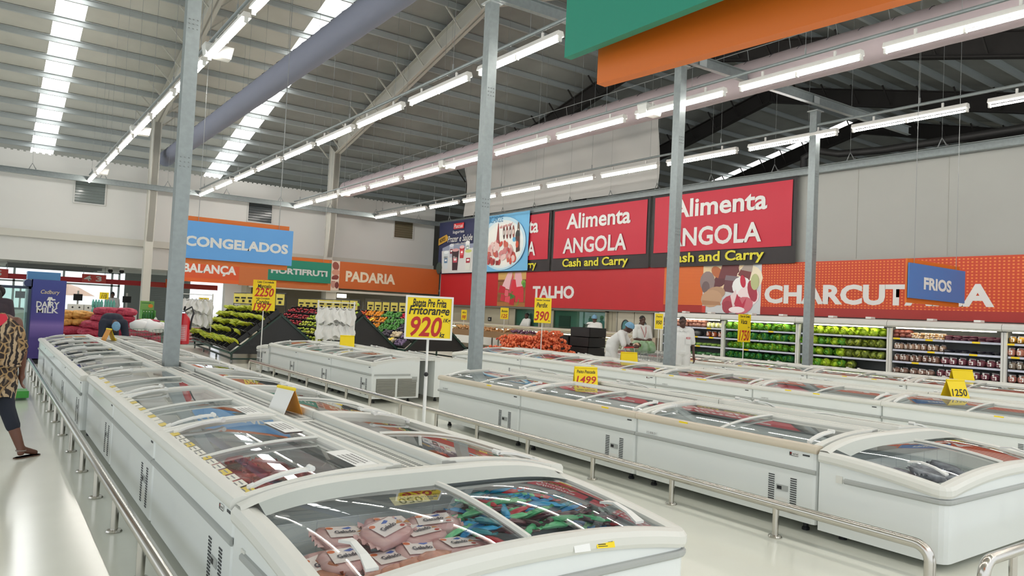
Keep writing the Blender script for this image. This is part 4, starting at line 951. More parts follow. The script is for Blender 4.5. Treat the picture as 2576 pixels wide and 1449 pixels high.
price_board('small yellow price card reading 145 above the maroon cartons', (6.35, 27.6, 0), 0, .34, .3, 1.38, [('Cerveja', .06, .24, INKB, 0, .24), ('145', .12, .18, INKB, 0, .1)], pole=False)
# --- green juice stand and lime crates
t = thing('display_stand', 'green cardboard drinks stand beside the white column', 'stand', (4.0, 25.2, 0))
GRC = mat('stand_green', '5c9a4c', .6)
obj('back', MB().box(0, .4, .38, .4, 0, 1.3), GRC, t); obj('header', MB().box(0, .4, .37, .38, 1.2, 1.48), mat('header_green', '79a85a', .6), t)
print_shapes(t, 'fruit_print', [('e','d9822a',.3,1.33,.07,.06),('r','3d7a3a',.04,1.4,.3,1.43)], (0,.365,0), (1,0,0), Z, NY)
for s_ in (0, .38): obj('side', MB().box(s_, s_+.02, 0, .4, 0, 1.2), GRC, t)
for z in (.2, .55, .9): obj('shelf', MB().box(.02, .38, 0, .38, z, z+.02), GRC, t)
t0 = None
for z in (.22, .57, .92):
    for x in (.07, .15, .23, .31):
        if t0 is None:
            t0 = thing('juice_bottle', 'green juice bottle on the cardboard stand', 'bottle', group='juice bottles on the green stand')
            obj('bottle_body', MB().lathe([(.03,0),(.033,.02),(.033,.13),(.012,.19),(.012,.22)], n=8), mat('juice', '3f7a4a', .2), t0, smooth=.6); obj('cap', MB().lathe([(.014,.22),(.014,.245)], n=8), WHITEP, t0); o = t0
        else: o = copy_tree(t0)
        o.location = (4.0+x, 25.3, z)
def crate(label, loc, rz_, sz, m, group=None, nm='produce_crate'):
    t = thing(nm, label, 'crate', loc, rz_, group); a, b, h = sz; w_ = .012
    mb = MB(); mb.box(0,a,0,b,0,w_); mb.box(0,a,0,w_,0,h); mb.box(0,a,b-w_,b,0,h); mb.box(0,w_,0,b,0,h); mb.box(a-w_,a,0,b,0,h)
    for i in range(6): mb.box(-.006, a+.006, -.006, 0, h*(.1+.15*i), h*(.1+.15*i)+.012)
    obj('crate_shell', mb, m, t); return t
for i in range(2):
    crate('brown crate under the limes beside the green stand', (4.3, 24.6, i*.31), 0, (.62, .42, .3), mat('crate_brown', '6d5a46', .7), 'brown crates below the limes')
t = crate('tan wicker crate of limes at the top of the brown crates', (4.28, 24.58, .62), 0, (.66, .45, .2), mat('wicker', 'a3814c', .8, vary=.2, scale=60))
LIME = mat('lime', '8fae3a', .4, vary=.15, scale=10); t0 = None
rn = random.Random(9)
for i in range(26):
    x, y = 4.34+(i % 7)*.085+rn.uniform(-.02,.02), 24.63+(i//7)*.1
    if t0 is None: t0 = o = obj('lime', MB().ball((0,0,0), (.045,.04,.04), 8, 5), LIME, smooth=1, label='green lime in the tan wicker crate', cat='fruit', group='limes in the wicker crate')
    else: o = t0.copy(); C.objects.link(o)
    o.location = (x, y, .83+rn.uniform(0,.03))
for i, x in enumerate((4.3, 4.62, 4.86)):
    obj('bag_knot', MB().ball((x, 24.55, .9), (.05,.04,.09), 8, 6, fn=lambda p: 1+.25*math.sin(p.x*9+p.z*7)), WHITEP, smooth=1, label='knotted white plastic bag hung by the lime crate', cat='bag', group='white bags by the limes')
# --- wire trolleys
def cart(label, loc, rz_, col, handle):
    t = thing('shopping_trolley', label, 'trolley', loc, rz_); m = MB()
    def P(u, v, s):     # basket wall: u along length 0..1, v up 0..1, s side
        l0, l1 = .1+.02*v, .82+.1*v; hw = .17+.09*v
        return V((l0+(l1-l0)*u, s*hw*(.82+.18*(1-u)), .42+.42*v-.1*u*(1-v)))
    for s in (-1, 1):
        for i in range(11): m.tube([P(i/10, 0, s), P(i/10, 1, s)], .004, 4, False)
        for j in range(6): m.tube([P(0, j/5, s), P(1, j/5, s)], .004, 4, False)
    for j in range(6):
        for u in (0, 1): m.tube([P(u, j/5, -1), P(u, j/5, 1)], .004, 4, False)
    for i in range(6):
        s = -1+i*.4
        for u in (0, 1): m.tube([P(u, 0, s), P(u, 1, s)], .004, 4, False)
    for i in range(9): m.tube([P(i/8, 0, -1), P(i/8, 0, 1)], .004, 4, False)
    o = obj('basket', m, col, t); o['kind'] = 'stuff'
    fm = MB()
    for s in (-1, 1): fm.tube([(.0, s*.24, .95), (.08, s*.22, .62), (.12, s*.2, .28), (.1, s*.22, .12), (.8, s*.17, .12)], .012, 6)
    for x in (.12, .78): fm.tube([(x, -.2, .12), (x, .2, .12)], .01, 6)
    obj('chassis', fm, col, t)
    obj('handle', MB().tube([(.0, -.25, .95), (.0, .25, .95)], .017, 8), handle, t)
    for x in (.14, .76):
        for s in (-1, 1): obj('wheel', MB().tube([(x, s*.18-.012, .05), (x, s*.18+.012, .05)], .05, 10), BLACK, t)
    return t
cart('wire trolley piled with white bags behind the bent man', (3.68, 19.45, 0), PI*.98, mat('cart_green', '6f8f86', .45, .5), REDPL)
for i, (x, y, z) in enumerate(((3.05, 19.4, .92), (3.33, 19.35, .9), (3.2, 19.55, .95), (3.5, 19.5, .88))):
    obj('plastic_bag', MB().ball((x, y, z), (.22,.16,.13), 14, 8, fn=lambda p, i=i: 1+.1*math.sin(p.x*6+i)*math.sin(p.y*7+p.z*5)), mat('bag_white', 'e6e8e8', .45), smooth=1, label='bulging white plastic bag in the trolley', cat='bag', group='white bags in the trolley')
cart('trolley with red handle beside the worker bending over it', (12.55, 12.55, 0), -PI*.4, mat('cart_grey', 'a0a4a4', .4, .6), REDPL)
cart('trolley loaded with green bags behind the polo shirt man', (13.25, 13.25, 0), -PI*.1, mat('cart_grey', 'a0a4a4', .4, .6), REDPL)
for i in range(3): obj('plastic_bag', MB().ball((13.45+i*.2, 13.2-.03*i, .93), (.17,.18,.17), 12, 8, fn=lambda p, i=i: 1+.1*math.sin(p.x*6+i)*math.sin(p.y*7+p.z*5)), mat('bag_green', '9db79a', .4, hex2='6f9a68', scale=6), smooth=1, label='pale green vegetable bag in the trolley', cat='bag', group='vegetable bags in the trolley')
obj('floor_scooter_base', MB().box(.3, .62, 12.9, 13.6, .04, .1), GREENPL, label='low green plastic step on the floor beyond the woman', cat='step')
t = bpy.data.objects['floor_scooter_base']; t.name = 'plastic_step'; t.data.materials[0] = mat('step_green', '3f9a3a', .5)
obj('side_tread', MB().box(.3, .62, 12.9, 12.93, .1, .14), mat('step_green', '3f9a3a', .5), t)
# --- fire extinguishers on the posts
def extinguisher(label, loc, rz_):
    t = thing('fire_extinguisher', label, 'extinguisher', loc, rz_)
    obj('cylinder', MB().lathe([(.06,0),(.085,.01),(.085,.3),(.075,.35),(.04,.39),(.03,.41)], n=16), REDPL, t, smooth=.7)
    obj('label_panel', MB().grid(lambda u, v: (.0865*math.sin(-.8+1.5*u), -.0865*math.cos(-.8+1.5*u), .05+.21*v), 8, 1), mat('label_pink', 'd9787a', .5), t, smooth=1)
    o = None
    lm = MB()
    for k in range(7): lm.grid(lambda u, v: (.0875*math.sin(-.6+1.0*u), -.0875*math.cos(-.6+1.0*u), .08+.024*k+.006*v), 6, 1)
    o = obj('label_lines', lm, LETTER, t, smooth=1); o['kind'] = 'stuff'
    obj('valve', MB().lathe([(.025,.41),(.025,.45),(.012,.46)], n=8), CHROME, t)
    obj('lever', MB().bar((0,.02,.46), (.02,-.1,.5), .022, .012).bar((0,.02,.44), (.02,-.09,.45), .02, .01), BLACK, t)
    obj('hose', MB().tube([(.0,.0,.44), (.09,.03,.5), (.12,0,.42), (.1,-.02,.33), (.09,-.02,.2)], .012, 6), BLACK, t, smooth=1)
    obj('gauge', MB().lathe([(.02,0),(.02,.012)], (.0,-.03,.43), 8), mat('gauge_blue', '4a5a66', .4), t)
    obj('bracket', MB().box(-.03,.03,.07,.11,.1,.3), BLACK, t); return t
extinguisher('red fire extinguisher hung on the post beside the banana stand', (2.16, 10.42, 1.0), -.3)
extinguisher('red fire extinguisher on the post before the polo shirt man', (11.06, 9.95, 1.02), -.3)
# ================================================================== PRODUCE STANDS
CRB = mat('crate_black', '1c1d1e', .5); STG = mat('stand_dark_green', '1f3a31', .5)
def stand(label, O, rz_, wd, rise, depth, z0, rows, cols, back=True):
    """A-frame: front edge along local +Y from O, sloping up towards +X; returns (thing, fn(u_row, v_col) -> local frame)"""
    t = thing('produce_stand', label, 'stand', O, rz_)
    s = rise/depth
    for y in (0, wd/2, wd):
        f = MB(); f.bar((0,y,z0-.06), (depth,y,z0+rise-.06), .04, .04); f.bar((depth,y,z0+rise-.06), (2*depth,y,z0-.06), .04, .04)
        obj('slope_frame', f, STG, t)
    for y in (.05, wd-.05):
        for x in (.05, depth, 2*depth-.05): obj('leg', MB().bar((x,y,.1), (x,y,z0 if x != depth else z0+rise-.1), .04, .04, (1,0,0)), STG, t)
    for x in (.05, 2*depth-.05): obj('base_bar', MB().bar((x,.05,.12), (x,wd-.05,.12), .04, .04), STG, t)
    for y in (.05, wd-.05): obj('base_bar', MB().bar((.05,y,.12), (2*depth-.05,y,.12), .04, .04), STG, t)
    if back:
        bk = MB()
        for k in range(8):
            a0, a1 = k/8, (k+.8)/8
            bk.hexa([(depth+depth*a0,0,z0+rise-rise*a0-.03),(depth+depth*a1,0,z0+rise-rise*a1-.03),(depth+depth*a1,wd,z0+rise-rise*a1-.03),(depth+depth*a0,wd,z0+rise-rise*a0-.03),(depth+depth*a0,0,z0+rise-rise*a0),(depth+depth*a1,0,z0+rise-rise*a1),(depth+depth*a1,wd,z0+rise-rise*a1),(depth+depth*a0,wd,z0+rise-rise*a0)])
        obj('back_slope', bk, STG, t)
    obj('cheek_panel', MB().extrude([(.0,z0-.05),(depth,z0+rise-.02),(2*depth,z0-.05)], 'y', .02, .05), CRB, t)
    obj('front_edge', MB().bar((-.02,0,z0-.02), (-.02,wd,z0-.02), .05, .05), GREENPL, t)
    for y in (.1, wd*.35, wd*.7, wd-.1):
        for x in (.05, 2*depth-.05):
            cw = obj('caster', MB().tube([(x-.02,y-.02,.05), (x+.02,y-.02,.05)], .05, 10), mat('caster_grey', '8a8d8c', .4), t)
    return t
cproto = {}
def tray(t_loc, rz_, tilt, a, b, label, group):
    """black crate on a sloping stand; local x: up the slope, y: along it"""
    k = (a, b)
    if k not in cproto:
        t = thing('produce_crate', 'x', 'crate'); h = .13; w_ = .014; m = MB()
        m.box(0,a,0,b,0,w_)
        for y in (0, b-w_): m.box(0,a,y,y+w_,0,h)
        for x, hh in ((0, .09), (a-w_, h+.03)):
            n = 6        # scalloped edge
            for i in range(n):
                y0, y1 = b*i/n, b*(i+1)/n; dz = lambda y: hh+.02*math.cos(2*PI*y/b)
                m.hexa([(x,y0,0),(x+w_,y0,0),(x+w_,y1,0),(x,y1,0),(x,y0,dz(y0)),(x+w_,y0,dz(y0)),(x+w_,y1,dz(y1)),(x,y1,dz(y1))])
        obj('crate_shell', m, CRB, t); cproto[k] = t; o = t
    else: o = copy_tree(cproto[k])
    o.location = t_loc; o.rotation_mode = 'XYZ'
    o.rotation_euler = (Matrix.Rotation(rz_, 3, 'Z') @ Matrix.Rotation(-tilt, 3, 'Y')).to_euler()
    o['label'] = label; o['group'] = group; return o
FRUIT = {}
def fruit_proto(kind):
    if kind in FRUIT: return FRUIT[kind]
    nm, hx, r = {'red_apple': ('apple', 'b02a36', (.042,.042,.038)), 'green_apple': ('apple', 'b9cc3c', (.045,.045,.04)), 'yellow_pear': ('pear', 'd2d64e', (.042,.042,.052)), 'orange': ('orange', 'f39a1e', (.048,.048,.046)),
         'tomato': ('tomato', 'cc3b2a', (.045,.045,.038)), 'plum_tomato': ('tomato', 'de5f2c', (.038,.038,.048)), 'red_pepper': ('pepper', 'c81f38', (.048,.048,.052)), 'green_pepper': ('pepper', '4a8f36', (.048,.048,.058)), 'cucumber': ('cucumber', '2f6f33', (.032,.032,.1)),
         'aubergine': ('aubergine', '3b3042', (.045,.045,.08)), 'garlic': ('garlic_bulb', 'e6d2b0', (.055,.055,.05)), 'beet': ('beetroot', '786486', (.048,.048,.042)), 'carrot': ('carrot', 'e27432', (.026,.026,.09)), 'potato': ('potato', 'b98a58', (.055,.045,.04)), 'purple_onion': ('onion', '6d4660', (.045,.045,.04)), 'ginger': ('ginger_root', 'd9ad70', (.065,.04,.034))}[kind]
    o = obj(nm, MB().ball((0,0,0), r, 8, 5), mat('fruit_'+kind, hx, .35, vary=.15, scale=9), smooth=1, cat='produce'); FRUIT[kind] = [o, False]
    return FRUIT[kind]
def put(kind, loc, label, group, rn):
    pr = fruit_proto(kind); o = pr[0]
    if pr[1]: o = pr[0].copy(); C.objects.link(o)
    pr[1] = True
    o.location = loc; o.rotation_euler = (rn.uniform(-.5,.5), rn.uniform(1.0,1.9) if kind in ('cucumber','carrot','aubergine') else rn.uniform(-.5,.5), rn.uniform(0,6))
    o['label'] = label; o['group'] = group
# stand of bananas
def slope_frame(O, rz_, rise, depth, z0):
    tilt = math.atan2(rise, depth); R = Matrix.Rotation(rz_, 3, 'Z')
    def at_(s, y, n=0):          # s: metres up the slope, y: along, n: off the slope
        return V(O)+R @ V((s*math.cos(tilt)-n*math.sin(tilt), y, z0+s*math.sin(tilt)+n*math.cos(tilt)))
    return at_, tilt
BAN = mat('banana_yellow', 'dbd433', .5, vary=.05, scale=6, hex2='a9ba35')
def banana_bunch():
    t = thing('banana_bunch', 'x', 'bananas')
    for k in range(7):
        a = -.55+k*.18; pts = []
        for i in range(6):
            q = i/5; b = (q-.5)*1.3
            pts.append((.11*math.sin(b)+.02*abs(a), a*.27+.04*a*q, .075*math.cos(b)-.045+.012*(k % 2)))
        obj('banana', MB().tube(pts, [.006,.015,.018,.018,.014,.005], 6), BAN, t, smooth=1)
    obj('stalk', MB().tube([(-.1,0,.03), (-.13,0,.05)], .016, 6), mat('stalk', '7a6a2a', .6), t)
    return t
O1 = (5.2, 19.5, 0); r1 = -.075
stand('dark green A-frame stand filled with banana crates', O1, r1, 6.3, 1.05, 1.25, .3, 5, 10)
at1, tl = slope_frame(O1, r1, 1.05, 1.25, .32)
bb = banana_bunch(); first = True; rn = random.Random(21)
for i in range(5):
    for j in range(10):
        tray(at1(i*.32, j*.63), r1, tl, .31, .62, 'black crate on the banana stand, %s tier up, %s from the near end' % (ordn[i], ordn[j]), 'crates on the banana stand')
        nb = 2
        if j == 0: nb = 1 if i in (0, 3) else 0
        if i == 1 and j in (1, 2): nb = 1
        if i == 0 and 2 < j < 5: nb = 1
        if rn.random() < .08: nb = 0
        for q in range(nb):
            o = bb if first else copy_tree(bb); first = False
            o.location = at1(i*.32+.16+rn.uniform(-.03,.03), j*.63+.17+q*.28+rn.uniform(-.04,.04),   .15)
            o.rotation_euler = (rn.uniform(-.2,.2), -.5+rn.uniform(-.2,.2), r1+PI+rn.uniform(-.5,.5)); s_ = rn.uniform(1.45,1.75); o.scale = (s_,)*3
            o['label'] = 'bunch of yellow bananas in the crate %s tier up, %s from the near end' % (ordn[i], ordn[j]); o['group'] = 'bananas in the crate %s tier up, %s along' % (ordn[i], ordn[j])
# apples and pears
O2 = (7.95, 20.2, 0); stand('dark A-frame stand of apples behind the white bag rack', O2, 0, 6.0, 1.0, 1.2, .4, 5, 9)
at2, t2 = slope_frame(O2, 0, 1.0, 1.2, .42)
for i in range(5):
    for j in range(9):
        cl = '%s tier up, %s from the near end' % (ordn[i], ordn[j]); tray(at2(i*.31, j*.66), 0, t2, .3, .64, 'black crate on the apple stand, ' + cl, 'crates on the apple stand')
        kd = 'red_apple' if j >= 4+(4-i)*.5 else ('green_apple' if (i+j) % 3 else 'yellow_pear')
        if i == 0 and j > 2: continue
        for q in range(8):
            put(kd, at2(i*.31+.07+.12*(q % 2)+rn.uniform(-.02,.02), j*.66+.1+.14*(q//2)+rn.uniform(-.03,.03), .09+rn.uniform(0,.05)), {'red_apple': 'small red apple', 'green_apple': 'yellow-green apple', 'yellow_pear': 'pale yellow pear'}[kd]+' in the apple-stand crate '+cl, 'fruit in the apple crate '+cl, rn)
# vegetables
O3 = (10.35, 19.8, 0); stand('dark A-frame stand of tomatoes, oranges and peppers', O3, 0, 5.6, 1.0, 1.15, .4, 5, 8)
at3, t3 = slope_frame(O3, 0, 1.0, 1.15, .42)
plan = ['AGEATCCC', 'UAETOTCC', 'GGTOOTPT', 'CPGOOTKC', 'CCRGOOPC']
plan = [  # row from the bottom up, columns from the near end to the far end
 ['beet','garlic','aubergine','tomato','orange','tomato','plum_tomato','carrot'],
 ['beet','garlic','aubergine','green_pepper','orange','tomato','tomato','plum_tomato'],
 ['garlic','aubergine','green_pepper','green_pepper','orange','red_pepper','tomato','carrot'],
 ['cucumber','red_pepper','green_pepper','green_pepper','orange','orange','red_pepper','plum_tomato'],
 ['cucumber','red_pepper','red_pepper','green_pepper','green_pepper','orange','orange','plum_tomato']]
fl = {'beet':'purple beetroot','garlic':'pale garlic bulb','aubergine':'dark aubergine','tomato':'red tomato','orange':'bright orange','plum_tomato':'orange-red plum tomato','carrot':'orange carrot','green_pepper':'green pepper','red_pepper':'red pepper','cucumber':'dark green cucumber'}
for i in range(5):
    for j in range(8):
        cl = '%s tier up, %s from the near end' % (ordn[i], ordn[j]); tray(at3(i*.3, j*.7), 0, t3, .29, .68, 'black crate on the vegetable stand, ' + cl, 'crates on the vegetable stand')
        kd = plan[i][j]
        for q in range(16):
            put(kd, at3(i*.3+.05+.06*(q % 4)+rn.uniform(-.015,.015), j*.7+.1+.15*(q//4)+rn.uniform(-.03,.03), .09+rn.uniform(0,.06)), fl[kd]+' in the vegetable crate '+cl, 'produce in the vegetable crate '+cl, rn)
for i, (s_, j) in enumerate(((.12, 1.3), (.2, 5.6), (.62, 5.9), (.95, 5.3))):
    p = at3(s_, j*.7, .2); o = obj('price_card', MB().bar((-.1,-.0,-.06), (.1,.0,.06), .2, .004, (0,0,1)), YEL, loc=p, label='yellow price card lying among the vegetables', cat='price card', group='cards lying on the vegetable stand')
# price card rails along the stand tops
def card_rail(label, x, y0, y1, z, n, gname, skip=()):
    t = thing('card_rail', label, 'rail', (x, y0, z)); L = y1-y0
    m = MB(); m.tube([(0,0,-.2), (0,0,.36), (0,L,.36), (0,L,-.2)], .012, 6); m.tube([(0,0,.02), (0,L,.02)], .01, 6)
    obj('rail_frame', m, BLACK, t)
    for k in range(n):
        if k in skip: continue
        y = .1+(L-.2)*(k+.5)/n
        c = thing('price_card', 'yellow price card hanging on the rail %s' % gname, 'price card', (x-.02, y0+y, z+.02), 0, 'cards hanging on the rail ' + gname)
        wd = .15
        obj('card_sheet', MB().bar((-wd*.62,wd*.5,.17), (wd*.62,-wd*.5,.17), .006, .31), mat('card_pale', 'f0dd6a', .5), c)
        o = obj('card_print', MB().bar((-wd*.4-.006,wd*.32-.006,.19), (wd*.4-.006,-wd*.32-.006,.19), .004, .05).bar((-wd*.2-.006,wd*.16-.006,.09), (wd*.2-.006,-wd*.16-.006,.09), .004, .07), INKB, c); o['kind'] = 'stuff'
card_rail('dark rail of yellow price cards above the bananas', 6.75, 20.0, 25.2, 1.52, 7, 'above the bananas', (1,))
card_rail('dark rail of yellow price cards above the apples', 9.2, 20.6, 26.0, 1.45, 8, 'above the apples')
card_rail('dark rail of yellow price cards above the vegetables', 11.55, 20.0, 25.3, 1.48, 8, 'above the vegetables')
# white carrier bag racks
def bag_rack(label, loc, rz_, wd, h):
    t = thing('bag_rack', label, 'rack', loc, rz_); m = MB()
    for x in (0, wd): m.tube([(x,0,.03), (x,0,h)], .022, 8); m.tube([(x,-.28,.02), (x,.28,.02)], .018, 6); m.tube([(x,-.02,h-.25), (x+.0,-.2,h-.28), (x,-.22,h-.5), (x,-.22,.05)], .012, 6)
    for z in (h-.04, h-.2, h-.62): m.tube([(0,0,z), (wd,0,z)], .014, 6)
    obj('rack_frame', m, WHITEP, t)
    BAGW = mat('carrier_bag', 'e2e2de', .5, bump=.3, bscale=12)
    for lev, zt in enumerate((h-.22, h-.64)):
        for k in range(5):
            x = wd*(.1+.2*k)
            b = MB(); b.grid(lambda u, v: (x+(.27*(.8+.25*v)*(u-.5))+.03*math.sin(v*7+k), -.05-.09*math.sin(u*PI)*(.4+v)-.02*math.sin(u*13+k*2), zt+.03*math.cos(u*6.3)*(1-v)-.4*v*(.9+.12*math.sin(k*2.1))-.04*math.sin(u*6+k)*v), 8, 7)
            b.grid(lambda u, v: (x+.25*(.8+.25*v)*(u-.5), .05+.06*math.sin(u*PI)*(.4+v), zt-.41*v), 6, 5)
            b.tube([(x-.07,0,zt-.03), (x-.06,-.02,zt+.06), (x-.02,-.03,zt+.0)], .012, 4); b.tube([(x+.07,0,zt-.03), (x+.06,-.02,zt+.06), (x+.02,-.03,zt+.0)], .012, 4)
            o = obj('carrier_bag', b, BAGW, None, smooth=1, label='white carrier bag, %s along the %s tier of the %s' % (ordn[k], ['upper', 'lower'][lev], 'rack by the bananas' if h > 1.79 else 'rack before the apples'), cat='bag', group='bags on the '+('banana rack' if h > 1.79 else 'apple rack'))
            o.matrix_world = Matrix.Translation(loc) @ Matrix.Rotation(rz_, 4, 'Z')
    return t
bag_rack('white tube rack of carrier bags behind the banana stand', (4.75, 24.2, 0), -.25, 1.05, 1.8)
bag_rack('white tube rack of carrier bags before the apple stand', (7.25, 18.9, 0), -.3, .95, 1.74)
# netted onions on pallets
rn = random.Random(5); k = 0
npro = []
for q in range(3):
    t = thing('onion_net', 'x', 'net bag'); mb = MB(); r = random.Random(q+3)
    for i in range(70):
        a, b = r.random()*6.28, math.acos(1-2*r.random())
        mb.ball((.25*math.sin(b)*math.cos(a), .17*math.sin(b)*math.sin(a), .12+.085*math.cos(b)), .034, 6, 4)
    o = obj('onions', mb, SACKO, t, smooth=1); o['kind'] = 'stuff'
    obj('net_tie', MB().tube([(.24,0,.13), (.3,.02,.15), (.35,0,.12)], [.04,.012,.03], 5), mat('net_red', 'c23a26', .5), t); npro.append([t, False])
for lay in range(6):
    y0, y1 = 14.95+.12*lay, 17.75-.2*lay
    for row_ in range(2):
        y = y0
        while y < y1:
            hgt = .98 if 15.2 < y < 16.2 else (.8 if y < 16.9 else .62)
            if lay*.17+.1 < hgt+.12*math.sin(y*5):
                pr = npro[rn.randrange(3)]; o = pr[0] if not pr[1] else copy_tree(pr[0]); pr[1] = True
                o.location = (12.55-(y-15)*.28+row_*.42-.1+rn.uniform(-.07,.07), y+rn.uniform(-.06,.06), .14+lay*.17); o.rotation_euler = (rn.uniform(-.2,.2), rn.uniform(-.15,.15), rn.uniform(0,3.1))
                o['label'] = 'red-orange onion net in the %s layer of the heap by the black crates' % ['bottom', 'second', 'third', 'fourth', 'fifth', 'top'][lay]; o['group'] = 'onion nets, layer %d' % (lay+1)
            y += .34
obj('pallet_block', MB().box(11.4, 13.0, 15.0, 18.2, .02, .14), mat('pallet_wood', '9a7b55', .8), label='wooden pallet under the onion nets', cat='pallet')
# stacked black crates
for i in range(5):
    for j in range(2):
        if i == 4 and j == 1: continue
        crate('stacked black plastic crate next to the onion nets', (13.3+.02*i, 14.9+j*.85, .0+i*.27), PI/2*0, (.6, .8, .26), CRB, 'black crates by the onions', 'plastic_crate')
for i in range(6): obj('leaf_tuft', MB().tube([(13.4+i*.07, 15.2+i*.05, 1.33), (13.38+i*.08, 15.15+i*.06, 1.42), (13.3+i*.1, 15.1+i*.05, 1.45)], [.01,.012,.003], 4), mat('leaf_dark', '24402c', .6), label='dark leaf sticking out of the top black crate', cat='leaf', group='leaves on the black crates')
# potato and onion bins
t = thing('potato_bin', 'long slatted bin heaped with brown potatoes', 'bin', (15.2, 20.2, 0))
m = MB(); m.box(0, .9, 0, 4.9, .72, .78); m.box(-.02, 0, 0, 4.9, .72, .95); m.box(.9, .92, 0, 4.9, .72, .98); m.box(0, .9, -.02, 0, .72, .95); m.box(0,.9,4.9,4.92,.72,.95)
obj('bin_tray', m, mat('bin_wood', '8a6b4a', .7), t)
for y in (.1, 1.7, 3.3, 4.8):
    for x in (.04, .86): obj('leg', MB().box(x-.02, x+.02, y-.02, y+.02, 0, .72), mat('bin_steel', '7a7a72', .5), t)
for i in range(150):
    y = rn.uniform(1.3, 4.8); x = rn.uniform(.03, .85)
    put('potato', (15.2+x, 20.2+y, .82+.22*math.sin(PI*min(1, x/.9+.1))*.9+rn.uniform(0,.06)), 'brown potato heaped in the long bin', 'potatoes in the bin', rn)
for i in range(60):
    y = rn.uniform(-.9, 1.2); x = rn.uniform(.03, .85)
    if y < 0: y = rn.uniform(0, 1.2)
    put('purple_onion', (15.2+x, 20.2+y, .82+.18*math.sin(PI*min(1, x/.9+.1))+rn.uniform(0,.05)), 'purple onion heaped at the near end of the bin', 'purple onions in the bin', rn)
for i in range(26): put('ginger', (15.2+rn.uniform(.03,.6), 24.5+rn.uniform(0,.55), .95+rn.uniform(0,.14)), 'pale ginger root at the far end of the bin', 'ginger roots in the bin', rn)
price_board('small yellow price card on a thin pole over the ginger', (15.6, 24.9, 0), -.6, .22, .4, 1.3, [('Alho', .08, .15, INKB, 0, .3), ('98', .14, .14, INKR, 0, .12)], base=.9)
price_board('small yellow price card on a thin pole over the potatoes', (15.6, 22.1, 0), -.6, .3, .42, 1.42, [('Batata', .08, .22, INKB, 0, .3), ('125', .14, .22, INKR, 0, .12)], base=.9)
# ================================================================== BAKERY AND BUTCHERY BACKGROUND
wk = MB(); wk.box(9.4, 19.3, 36.6, 36.8, 0, 2.9); wk.box(9.4, 9.6, 33.2, 36.6, 0, 2.9)
structure('wall_bakery', wk, mat('bakery_wall', 'a9a694', .6))
structure('ceiling_bakery', MB().box(9.4, 19.3, 32.9, 36.8, 2.6, 2.7), mat('bakery_ceiling', 'b9b7aa', .7))
structure('trim_2', MB().box(9.4, 19.0, 32.78, 32.9, 2.26, 2.36), mat('bakery_lintel', 'c9c6ba', .5))
structure('wall_bakery_pier', MB().box(13.0, 13.5, 33.0, 33.4, 0, 2.4), mat('pier_white', 'cfccc0', .5))
for i, (x, w_) in enumerate(((14.9, .8), (16.6, .9))):
    d = MB(); d.box(x, x+w_, 36.54, 36.6, 0, 2.1); o = structure('door_%d' % (i+3), d, mat('bakery_door', ['c9c6b8', '8d8a7c'][i], .5))
    obj('door_handle', MB().box(x+.06, x+.1, 36.5, 36.54, .95, 1.1), CHROME, o)
t = thing('exit_lamp', 'small glowing square wall lamp left of the bakery board', 'lamp', (13.55, 33.0, 2.02)); obj('lamp_face', MB().box(0, .45, -.04, 0, 0, .17), mat('lamp_glow', 'fffbe8', .5, emit=3), t); obj('lamp_back', MB().box(-.01, .46, 0, .04, -.01, .18), WHITEP, t)
t = thing('notice_board', 'white framed notice below the small glowing lamp', 'notice', (13.2, 32.98, 1.2)); obj('paper', MB().box(.03, .42, -.02, 0, .03, .58), WPAPER, t); obj('frame', MB().box(0, .45, -.01, .01, 0, .61), BLACK, t)
t = thing('bakery_rack', 'pale wheeled rack seen under the bakery board', 'rack', (15.6, 34.6, 0))
for x in (0, .6):
    for y in (0, .5): obj('upright', MB().box(x, x+.03, y, y+.03, .1, 1.9), GALVL, t)
for k in range(7): obj('shelf', MB().box(0, .63, 0, .53, .3+k*.23, .32+k*.23), GALVL, t)
t = thing('bakery_counter', 'pale counter running under the bakery board', 'counter', (9.8, 33.2, 0)); obj('counter_body', MB().box(0, 3.0, 0, .6, 0, .95), mat('counter_pale', 'b5b09e', .5), t); obj('counter_top', MB().box(-.02, 3.02, -.03, .63, .95, 1.0), mat('counter_top', 'd0ccbf', .4), t)
# butchery wall: windows and doors in the beige cold-room wall at X = 19.25
lw = bpy.data.objects['wall_right_lower']
for i, (y0, y1) in enumerate(((24.6, 26.3), (20.5, 23.6))):
    wn = MB(); f = .09
    for a in ((y0-f, y0, 1.05, 1.9), (y1, y1+f, 1.05, 1.9), (y0-f, y1+f, .96, 1.05), (y0-f, y1+f, 1.86, 1.94)): wn.box(19.14, 19.25, a[0], a[1], a[2], a[3])
    wo = structure('window_%d' % (i+2), wn, mat('window_frame_beige', 'a7a290', .5))
    obj('room_back', MB().box(19.235, 19.245, y0, y1, 1.05, 1.88), mat('room_green', '7fa096', .6, vary=.12, scale=1.2), wo)
    obj('pane', MB().box(19.165, 19.175, y0, y1, 1.05, 1.88), SHOPGLASS, wo)
    if i == 1: obj('machine', MB().box(19.2, 19.235, 22.6, 23.3, 1.1, 1.65), mat('machine_grey', '5d6b68', .4), wo)
dd = MB(); dd.box(19.16, 19.25, 18.05, 18.12, 0, 1.95); dd.box(19.16, 19.25, 19.85, 19.92, 0, 1.95); dd.box(19.16, 19.25, 18.05, 19.92, 1.9, 1.98)
door = structure('door_1', dd, mat('door_frame_grey', '9b998d', .5))
